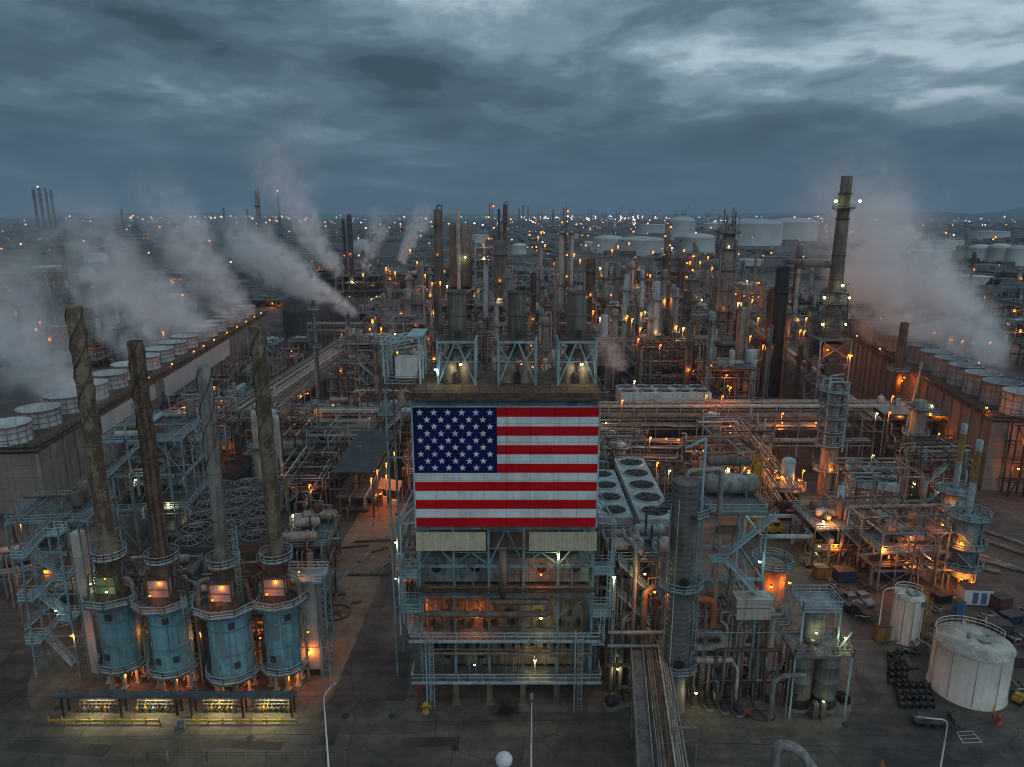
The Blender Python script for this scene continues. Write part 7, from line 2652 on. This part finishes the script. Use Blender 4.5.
rc = random.Random(515)
for k in range(70):
    Y = rc.uniform(232, 450)
    x = rc.uniform(-62, 122) if Y < 400 else rc.uniform(-90, 140)
    if any((x - bx) ** 2 + (Y - by) ** 2 < (br * .6 + 3) ** 2 for bx, by, br in BUSY):
        continue
    hh, rv = rc.uniform(16, 40), rc.uniform(.6, 1.5)
    mt = rc.choice(['vessel', 'rust', 'drab_stack', 'dark', 'blue_steel', 'pipe_brown', 'insul', 'galv'])
    cn = {'vessel': 'grey', 'insul': 'pale', 'blue_steel': 'blue', 'drab_stack': 'drab', 'rust': 'rusty', 'pipe_brown': 'brown', 'dark': 'dark', 'galv': 'steel grey'}[mt]
    column('slender_column', placed(f'slender {cn} column with small platforms', x, Y), x, Y, hh, rv, mt, [(hh * q, 1.3) for q in rc.choice([(.5, .9), (.35, .65, .93), (.8,)])], group='slender columns', ladder=True, overhead=rc.random() < .6, k=12, rail=rc.choice(['blue_pale', 'galv', 'rust']),
           lamps=((hh * .5 + 1.2, -1.5, 'lamp_orange', 420),) if rc.random() < .3 else ())
# the big dark tank the steam blows over
x, y = -117, 437
T = thing('dark_tank', 'big dark round topped tank under the steam jet', 'tank', (x, y, 0))
mb = MB()
mb.lathe([(23.5, 0), (23.5, 13), (22.5, 15.5), (20, 17.5), (14, 19.5), (7, 20.6), (0, 21)], 40)
M['tank_dark'] = paint('dark_tank_shell', (0.085, 0.085, 0.085), (0.05, 0.048, 0.045), 0.5, 0.1, 0.8)
mb.build('shell', M['tank_dark'], T)
mb = MB()
for q in range(28):
    a = 2 * PI * q / 28
    mb.bar((23.6 * math.cos(a), 23.6 * math.sin(a), 0), (23.6 * math.cos(a), 23.6 * math.sin(a), 13), .3)
mb.build('stiffener_frame', M['dark'], T)

# lamp posts by the photograph's clusters of orange light
PL = [(301, 421, 205), (333, 405, 225), (163, 332, 330), (395, 334, 260), (397, 352, 240), (372, 320, 300), (381, 328, 290), (440, 282, 330), (425, 275, 345), (432, 283, 350), (447, 286, 350), (410, 250, 450), (417, 262, 430), (386, 268, 420), (395, 272, 400), (363, 274, 420),
      (593, 311, 330), (600, 318, 300), (586, 297, 360), (638, 339, 232), (632, 319, 262), (641, 313, 270), (640, 328, 255), (627, 316, 280), (683, 328, 262), (676, 326, 268), (664, 300, 330), (650, 275, 400), (655, 282, 380), (643, 290, 360), (660, 345, 245), (634, 381, 205), (622, 400, 198),
      (700, 262, 470), (708, 257, 480), (612, 250, 480), (618, 246, 500), (629, 243, 540), (600, 268, 440), (574, 254, 460), (580, 260, 450), (538, 237, 520), (545, 245, 500), (541, 232, 560), (653, 252, 500), (672, 248, 520), (684, 250, 520), (690, 262, 460), (712, 268, 440),
      (735, 294, 360), (744, 296, 350), (752, 300, 340), (738, 303, 330), (750, 336, 275), (763, 345, 262), (758, 318, 310), (779, 337, 262), (800, 330, 280), (770, 312, 320), (788, 319, 300), (804, 331, 275), (806, 318, 300),
      (857, 326, 290), (868, 329, 280), (848, 355, 225), (892, 396, 190), (876, 413, 180), (889, 412, 178), (782, 413, 190), (787, 464, 166), (775, 470, 165), (765, 457, 172), (803, 470, 160), (872, 455, 172), (832, 454, 170), (730, 387, 214), (706, 395, 206), (722, 396, 205), (744, 467, 160), (748, 470, 162), (669, 470, 152), (657, 462, 155), (703, 450, 165), (650, 437, 172),
      (855, 340, 330), (902, 300, 420), (894, 292, 440), (877, 303, 400), (930, 320, 360), (934, 332, 350), (962, 341, 330), (985, 297, 420), (1010, 327, 330), (1020, 330, 320), (1003, 320, 350), (910, 270, 560), (935, 293, 450), (950, 282, 500), (973, 343, 330), (990, 342, 330), (948, 294, 460), (880, 318, 360), (940, 268, 620), (1009, 300, 420), (1014, 310, 390),
      (22, 319, 470), (8, 313, 480), (40, 322, 450), (36, 329, 430), (14, 521, 150), (20, 522, 146)]
for k, (px, py, Y) in enumerate(PL):
    x, h_ = AX(px, py, Y), AZ(px, py, Y)
    if (px > 850 and py < 346) or px < 60:
        x, Y = G(px, py, 7.0)
        h_ = 7.0
    if h_ < 1.8:
        Y = max(110, Y * .9)
        x, h_ = AX(px, py, Y), max(2.0, AZ(px, py, Y))
    white = k % 7 == 3
    T = thing('lamp_post', placed('thin post with a lit ' + ('pale warm' if white else 'orange') + ' lamp', x, Y), 'lamp post', (x, Y, 0), 0, 'lit lamp posts')
    mb = MB()
    mb.tube((0, 0, 0), (0, 0, h_ + .4), .1 if Y < 250 else .16, k=6)
    mb.build('pole', M['dark'], T)
    lamp(T, (.12, -.35, h_), 'lamp_warm' if white else 'lamp_orange', (500 if white else 750) * (1 if Y < 260 else 1.6), min(.55, .13 + Y * .0008))

# ------------------------------------------------------------------ storage tanks and other big things far behind
def far_tank(px, base, wpx, top, lab, dome=.0, mat='far_white'):
    x, y = G(px, base)
    y_ = y
    zc_ = y * _cp + EYE * _sp
    r = wpx / FOC * zc_ / 2
    h = max(6, AZ(px, top, y_ + r * .6))
    return tank(lab, x, y + r, r, h * (.78 if dome else .94), mat, mat, 'far storage tanks', 32, .05, False, h * .2 if dome else 0, False, seams=0)


for a in ((684, 241, 27, 216, 'tallest pale far storage tank, behind the lamp dotted masts', 1), (760, 246, 62, 218, 'broad pale far tank right behind the platformed twin tower', 1), (702, 255, 33, 233, 'low wide pale far tank beside the platformed twin tower', 1), (645, 256, 46, 236, 'wide pale far tank behind the pale blue columns', 1),
          (610, 254, 32, 235, 'pale far tank behind the fat brown column', 1), (590, 250, 13, 241, 'small pale domed tank beside the twin white columns', 1), (519, 256, 15, 243, 'small pale domed tank before the lattice mast', 1), (655, 236, 30, 224, 'square shouldered pale far tank behind the others', 0),
          (801, 244, 48, 217, 'broad pale far tank beside the tall chimney', 1), (753, 272, 27, 259, 'low flat pale tank behind the platformed twin tower', 0), (985, 264, 21, 244, 'white domed tank, first of three beside dark trees', 1), (1005, 265, 22, 243, 'white domed tank, middle one of three', 1), (1024, 266, 21, 245, 'white domed tank at the end of three', 1),
          (1000, 240, 36, 231, 'long low white far tank above the domed tanks', 0), (910, 243, 40, 232, 'pale flat far tank beyond the steam of the wood walled tower', 0), (720, 231, 26, 222, 'pale far tank just below the skyline', 1), (872, 246, 34, 235, 'pale flat far tank right behind the steam by the chimney', 0), (955, 250, 30, 240, 'dull flat far tank before the low white one', 0), (845, 233, 24, 226, 'pale far tank low on the skyline beyond the chimney', 0), (905, 233, 30, 226, 'long pale far shed roof low on the skyline', 0), (570, 241, 20, 233, 'small pale far tank behind the twin white columns', 1), (480, 243, 18, 234, 'small pale far tank behind the domed regenerator', 1), (985, 285, 30, 276, 'low grey flat tank nearest the three domed tanks', 0), (935, 300, 34, 290, 'low grey flat tank deep in the steam', 0), (90, 262, 22, 253, 'low grey flat tank in the mist beyond the pond', 0), (40, 275, 26, 266, 'low grey flat tank farthest out in the mist', 0), (940, 262, 40, 250, 'dull flat tank beyond the steam of the wood walled tower', 0)):
    far_tank(*a[:5], dome=a[5])
x, y = G(362, 262)
T = thing('sphere_tank', 'pale spherical tank on legs far behind the small steam plumes', 'sphere tank', (x, y, 0))
r = 10 / FOC * y
mb = MB()
mb.lathe([(r * math.cos(a * PI / 16), r * 1.25 + r * math.sin(a * PI / 16)) for a in range(-8, 9)], 28)
mb.build('sphere', M['far_white'], T)
for q in range(8):
    a = q * PI / 4
    mb = MB()
    mb.tube((r * .95 * math.cos(a), r * .95 * math.sin(a), 0), (r * .95 * math.cos(a), r * .95 * math.sin(a), r * 1.25), .5, k=6)
    mb.build('leg', M['far_white'], T)

# distant stacks, towers and harbour cranes
for px, base, top, wpx, lab in ((124, 232, 209, 2.2, 'thin dark far stack above the steam, alone on the skyline'), (203, 232, 216, 1.8, 'far stack beside the water'), (226, 236, 208, 2.2, 'dark far stack, second from the tall slim column'), (249, 234, 209, 2.0, 'dark far stack right beside the tall slim column'), (281, 236, 191, 2.6, 'slender far stack with a lamp at its tip inside the steam'),
                               (40, 236, 189, 3.0, 'hazy far stack, first of the cluster in the mist'), (46, 236, 187, 3.0, 'hazy far stack, second of the cluster in the mist'), (52, 236, 188, 2.6, 'hazy far stack, third of the cluster in the mist'), (57, 236, 190, 2.6, 'hazy far stack, last of the cluster in the mist'),
                               (523, 226, 205, 1.6, 'far thin stack, middle one of three on the skyline'), (519, 226, 208, 1.4, 'far thin stack, first of three on the skyline'), (528, 226, 207, 1.4, 'far thin stack, last of three on the skyline'), (553, 228, 209, 1.6, 'far thin stack beside the lattice topped head')):
    x, y = G(px, base)
    zc_ = y * _cp + EYE * _sp
    r = wpx / FOC * zc_ / 2
    T = thing('far_stack', lab, 'stack', (x, y, 0), 0, 'far stacks')
    h = AZ(px, top, y)
    mb = MB()
    mb.lathe([(r * 1.25, 0), (r, h * .4), (r * .9, h), (r * .7, h), (r * .7, h - 3)], 10)
    mb.build('shaft', M['far_dark'], T)
    mb = MB()
    mb.ringdeck((0, 0), r, r * 1.7, h * .86, 1.2, 10)
    mb.build('platform', M['far_dark'], T)
    if px in (281, 46):
        lamp(T, (0, -r, h + 1), 'lamp_white', 0, 2.2)
for k, px in enumerate((604, 618, 631, 655, 676, 684, 540, 562, 590, 708)):
    Y = 5200 + 260 * (k % 4)
    x = AX(px, 213, Y)
    T = thing('harbour_crane', 'tiny hazy harbour crane standing on the far skyline', 'crane', (x, Y, 0), .3 * (k % 3), 'harbour cranes on the skyline')
    mb = MB()
    s_ = 1.15 + .2 * (k % 3)
    for a in (-12, 12):
        mb.bar((a * s_, 0, 0), (a * s_ * .7, 0, 62 * s_), 3.5)
    mb.bar((-12 * s_, 0, 40 * s_), (12 * s_, 0, 40 * s_), 3.5)
    mb.build('portal_frame', M['far_dark'], T)
    mb = MB()
    if k % 2:
        mb.bar((8 * s_, 0, 44 * s_), (36 * s_, 0, 88 * s_), 3.0).bar((8 * s_, 0, 44 * s_), (-25 * s_, 0, 44 * s_), 3.0)
    else:
        mb.bar((-26 * s_, 0, 44 * s_), (52 * s_, 0, 44 * s_), 3.0).bar((0, 0, 68 * s_), (45 * s_, 0, 45 * s_), 1.5)
    mb.build('boom', M['far_dark'], T)

# the far town and tank farm: low blocks, one mass
rr = random.Random(99)
M['town'] = paint('town_walls', (0.20, 0.20, 0.19), (0.07, 0.065, 0.06), 0.6, 0.012, 0.8)
mb = MB()
for k in range(2400):
    Y = 720 * (12 ** rr.random())
    x = rr.uniform(-.95, .95) * Y * .85 + rr.uniform(-100, 100)
    if Y < 1500 and rr.random() < .45:
        continue
    px = 512 + FOC * x / Y
    if Y < 1250 and (30 < px < 205):
        continue
    f = (Y / 2000) ** .35
    h_ = rr.choice([5, 7, 8, 10, 12]) * f
    mb.box((x, Y, h_ / 2), (rr.uniform(10, 60) * f, rr.uniform(10, 45) * f, h_), rr.choice([0, 0, .4, -.3, .15]))
o = struct(mb.build('far_town_blocks', M['town']), 'stuff')
o['label'] = 'low pale and dark blocks of the far town and tank farm'
# dark trees far off
fm = M['far_tree'] = paint('far_tree_leaves', (0.035, 0.05, 0.028), (0.02, 0.026, 0.018), 0.5, 0.4, 0.9)
mb = MB()
for k in range(420):
    Y = 600 * (9 ** rr.random())
    x = rr.uniform(-.85, .9) * Y
    px = 512 + FOC * x / Y
    if Y < 1200 and px < 860:
        continue
    s_ = rr.uniform(4, 9) * (Y / 900) ** .4
    for q in range(9):
        c = (x + rr.gauss(0, s_ * .5), Y + rr.gauss(0, s_ * .5), s_ * .6 + rr.gauss(0, s_ * .22))
        u = s_ * rr.uniform(.3, .55)
        vs = [(c[0] + u * rr.uniform(.7, 1.2) * dx, c[1] + u * dy, max(.1, c[2] + u * rr.uniform(.7, 1.1) * dz)) for dx, dy, dz in ((1, 0, 0), (-1, 0, 0), (0, 1, 0), (0, -1, 0), (0, 0, 1), (0, 0, -1))]
        mb.add(vs, [(0, 2, 4), (2, 1, 4), (1, 3, 4), (3, 0, 4), (2, 0, 5), (1, 2, 5), (3, 1, 5), (0, 3, 5)])
o = struct(mb.build('far_trees', fm), 'stuff')
o['label'] = 'dark clumps of far trees between the tanks and houses'


def lights(name, mat, n_, seed, label, y0, spread, dens):
    r2 = random.Random(seed)
    mb = MB()
    for k in range(n_):
        Y = y0 * (spread ** (r2.random() ** dens))
        px = r2.gauss(620, 190) if r2.random() < .5 else r2.uniform(-40, 1060)
        if r2.random() < .3:
            px = round(px / 45) * 45 + r2.gauss(0, 9)
        x = (px - 512) / FOC * (Y * .99)
        if Y < 1250 and (40 < px < 205) and r2.random() < .9:
            continue
        s_ = Y / FOC * r2.choice([.25, .3, .4, .5, .6, .9, 1.3]) * .68
        z = r2.uniform(4, 16) * (1 + Y / 4000)
        vs = [(x + s_ * dx, Y + s_ * dy, z + s_ * dz) for dx, dy, dz in ((1, 0, 0), (-1, 0, 0), (0, 1, 0), (0, -1, 0), (0, 0, 1), (0, 0, -1))]
        mb.add(vs, [(0, 2, 4), (2, 1, 4), (1, 3, 4), (3, 0, 4), (2, 0, 5), (1, 2, 5), (3, 1, 5), (0, 3, 5)])
    o = struct(mb.build(name, M[mat]), 'stuff')
    o['label'] = label
    return o


lights('far_orange_lamps', 'glow_far_orange', 380, 1, 'countless small orange lamps of the far plant and town', 700, 10, .75)
lights('far_white_lamps', 'glow_far_white', 280, 2, 'countless small white lamps of the far town and harbour', 900, 8, .5)
mb = MB()
r2 = random.Random(6)
for k in range(90):                                      # the bright line of the harbour on the horizon
    px = r2.choice([r2.uniform(520, 700), r2.uniform(520, 700), r2.uniform(130, 320), r2.uniform(150, 260), r2.uniform(0, 1024)])
    Y = r2.uniform(5000, 8500)
    x, s_, z = (px - 512) / FOC * Y, Y / FOC * r2.uniform(.4, .8), r2.uniform(15, 45)
    vs = [(x + s_ * dx, Y + s_ * dy, z + s_ * dz) for dx, dy, dz in ((1, 0, 0), (-1, 0, 0), (0, 1, 0), (0, -1, 0), (0, 0, 1), (0, 0, -1))]
    mb.add(vs, [(0, 2, 4), (2, 1, 4), (1, 3, 4), (3, 0, 4), (2, 0, 5), (1, 2, 5), (3, 1, 5), (0, 3, 5)])
o = struct(mb.build('harbour_lamps', M['glow_far_white']), 'stuff')
o['label'] = 'bright line of harbour lamps along the horizon'

# ------------------------------------------------------------------ steam
def steam(name, label, base, tip, r0, r1, dens, bend=(0, 0), seed=0, pw=.7, scale=.05, thr=.42, fade0=.03, fade1=.55, group='steam plumes'):
    """a plume: a curved cone of patchy vapour from base to tip"""
    A, B = Vector(base), Vector(tip)
    ax = B - A
    L = ax.length
    q = ax.to_track_quat('Z', 'Y')
    bx, by = bend
    mb = MB()
    k, m_ = 14, 12
    vs, fs = [], []
    for j in range(m_ + 1):
        t = j / m_
        r = (r0 + (r1 - r0) * t ** pw) * 1.06
        for i in range(k):
            a = 2 * PI * i / k
            vs.append((r * math.cos(a) + bx * L * (t * t - t), r * math.sin(a) + by * L * (t * t - t), L * t))
        if j:
            o_ = (j - 1) * k
            fs += [(o_ + i, o_ + (i + 1) % k, o_ + k + (i + 1) % k, o_ + k + i) for i in range(k)]
    fs += [tuple(range(k - 1, -1, -1)), tuple(range(m_ * k, m_ * k + k))]
    mb.add(vs, fs)
    m, n = new_mat(name + '_vapour')
    tc = n('ShaderNodeTexCoord')
    s3 = n('ShaderNodeSeparateXYZ', _0=tc.outputs['Object'])
    t = n.m('MULTIPLY', s3.outputs[2], 1.0 / L)
    tt = n.m('SUBTRACT', n.m('MULTIPLY', t, t), t)
    off = n('ShaderNodeCombineXYZ', _0=seed * 7.3, _1=seed * 3.1, _2=seed * 1.7)
    pv_ = n('ShaderNodeVectorMath', {'operation': 'ADD'}, _0=tc.outputs['Object'], _1=off.outputs[0])
    nz = n('ShaderNodeTexNoise', Vector=pv_.outputs[0], Scale=scale, Detail=6.0, Roughness=.62, Distortion=.9)
    nb = n('ShaderNodeTexNoise', Vector=pv_.outputs[0], Scale=scale * .8, Detail=3.0)
    n2 = n('ShaderNodeTexNoise', Vector=pv_.outputs[0], Scale=scale * 3.2, Detail=4.0, Roughness=.6)
    nbs = n('ShaderNodeSeparateXYZ', _0=nb.outputs['Color'])
    rad = n.m('MULTIPLY_ADD', n.m('POWER', n.m('MAXIMUM', t, .0001), pw), r1 - r0, r0)
    wob = n.m('MULTIPLY', rad, .9)
    px_ = n.m('MULTIPLY_ADD', n.m('SUBTRACT', nbs.outputs[0], .5), wob, n.m('SUBTRACT', s3.outputs[0], n.m('MULTIPLY', tt, bx * L)))
    py_ = n.m('MULTIPLY_ADD', n.m('SUBTRACT', nbs.outputs[1], .5), wob, n.m('SUBTRACT', s3.outputs[1], n.m('MULTIPLY', tt, by * L)))
    rho = n.m('SQRT', n.m('ADD', n.m('MULTIPLY', px_, px_), n.m('MULTIPLY', py_, py_)))
    e = n.m('SUBTRACT', 1.0, n.m('DIVIDE', rho, rad))
    e = n.ramp(e, [(0.08, 0.0), (.75, 1.0)], 'EASE')
    d = n.ramp(nz.outputs[0], [(thr + .02, .0), (thr + .17, 1.0)], 'EASE')
    d = n.m('MULTIPLY', n.m('MULTIPLY_ADD', d, .94, .06), n.ramp(n2.outputs[0], [(.36, .25), (.62, 1.6)]))
    f = n.ramp(t, [(0.0, 0.0), (fade0, 1.0), (fade1, .55), (1.0, 0.0)])
    # thins out as it widens
    dl = n.m('MULTIPLY', n.m('POWER', n.m('DIVIDE', r0, rad), .6), dens)
    dd = n.m('MULTIPLY', n.m('MULTIPLY', e, d), n.m('MULTIPLY', f, dl))
    pv2 = n('ShaderNodeVolumePrincipled', Density=dd, Anisotropy=.1)
    pv2.inputs['Color'].default_value = (.995, .997, 1.0, 1)
    n('ShaderNodeOutputMaterial', Volume=pv2.outputs[0])
    o = mb.build(name, m)
    o.location = A
    o.rotation_mode = 'QUATERNION'
    o.rotation_quaternion = q
    return tag(o, label, 'steam', group)


def W3(px, py, Y):
    return (AX(px, py, Y), Y, AZ(px, py, Y))


steam('steam_plume', 'dense white steam jet curling off the big dark tank', W3(358, 316, 420), W3(225, 222, 455), 3.5, 25, .8, (-.3, .0), 1, .7, .07, .34, fade1=.6)
steam('steam_plume', 'steam streak slanting up and away from the big dark tank', W3(340, 275, 440), W3(250, 135, 480), 6, 24, .2, (-.05, .0), 21, .8, .06, .36)
steam('steam_plume', 'slanting steam plume over the far fans of the long cooling tower', W3(245, 320, 335), W3(150, 180, 395), 9, 28, .22, (-.1, 0), 2, .8, .05, .37)
steam('steam_plume', 'drifting steam plume over the nearer fans of the long cooling tower', W3(150, 354, 262), W3(70, 195, 330), 10, 30, .15, (-.08, 0), 3, .8, .05, .38)
steam('steam_plume', 'soft steam bank lying along the middle fans of the long cooling tower', W3(205, 338, 300), W3(105, 260, 335), 10, 26, .16, (0, 0), 14, .8, .055, .38)
steam('steam_plume', 'low steam rolling off the nearest fans of the long cooling tower', W3(85, 406, 195), W3(-20, 270, 225), 10, 24, .15, (0, 0), 4, .8, .06, .38)
steam('steam_plume', 'thin steam veil beyond the near end of the long cooling tower', W3(30, 380, 230), W3(-10, 225, 320), 12, 34, .06, (0, 0), 24, .8, .05, .38)
steam('steam_plume', 'tall faint steam column rising above the dark tank into the clouds', W3(300, 270, 440), W3(285, 60, 500), 16, 44, .05, (0, 0), 5, .9, .03, .42)
steam('steam_plume', 'slim steam plume venting behind the sphere tank', W3(364, 272, 560), W3(382, 205, 575), 4.0, 16, .55, (.12, 0), 6, .9, .1, .38)
steam('steam_plume', 'slim steam plume venting beside the stack behind the sphere tank', W3(401, 264, 540), W3(428, 200, 560), 4.0, 16, .5, (.1, 0), 7, .9, .1, .38)
steam('steam_plume', 'small wisp of steam above the diagonal pipe rack', W3(391, 300, 380), W3(384, 275, 385), 1.2, 4, .2, (.1, 0), 8, .9, .25, .38)
steam('steam_plume', 'broad steam plume leaning from the wood walled cooling tower to the chimney', W3(990, 368, 222), W3(835, 190, 340), 11, 42, .27, (-.06, 0), 9, .8, .06, .38)
steam('steam_plume', 'thin steam over the far fans of the wood walled cooling tower', W3(900, 350, 262), W3(850, 240, 330), 10, 26, .2, (0, 0), 10, .8, .06, .42)
steam('steam_plume', 'small steam cloud low behind the exhaust stack above the striped end', W3(622, 372, 236), W3(596, 330, 245), 3.5, 10, .16, (0, 0), 11, .8, .12, .38)
steam('steam_plume', 'thin steam jet blowing sideways before the diagonal pipe rack', W3(332, 438, 195), W3(450, 385, 215), 1.2, 5, .2, (0, .02), 12, .9, .2, .34)

# ------------------------------------------------------------------ hazy evening air
hz_ = MB()
hz_.box((0, 11800, 199), (29000, 25000, 402))
m, n = new_mat('hazy_air')
pv_ = n('ShaderNodeVolumePrincipled', Density=0.00009)
pv_.inputs['Color'].default_value = (.50, .66, .80, 1)
n('ShaderNodeOutputMaterial', Volume=pv_.outputs[0])
o = hz_.build('haze', m)
o['kind'] = 'stuff'
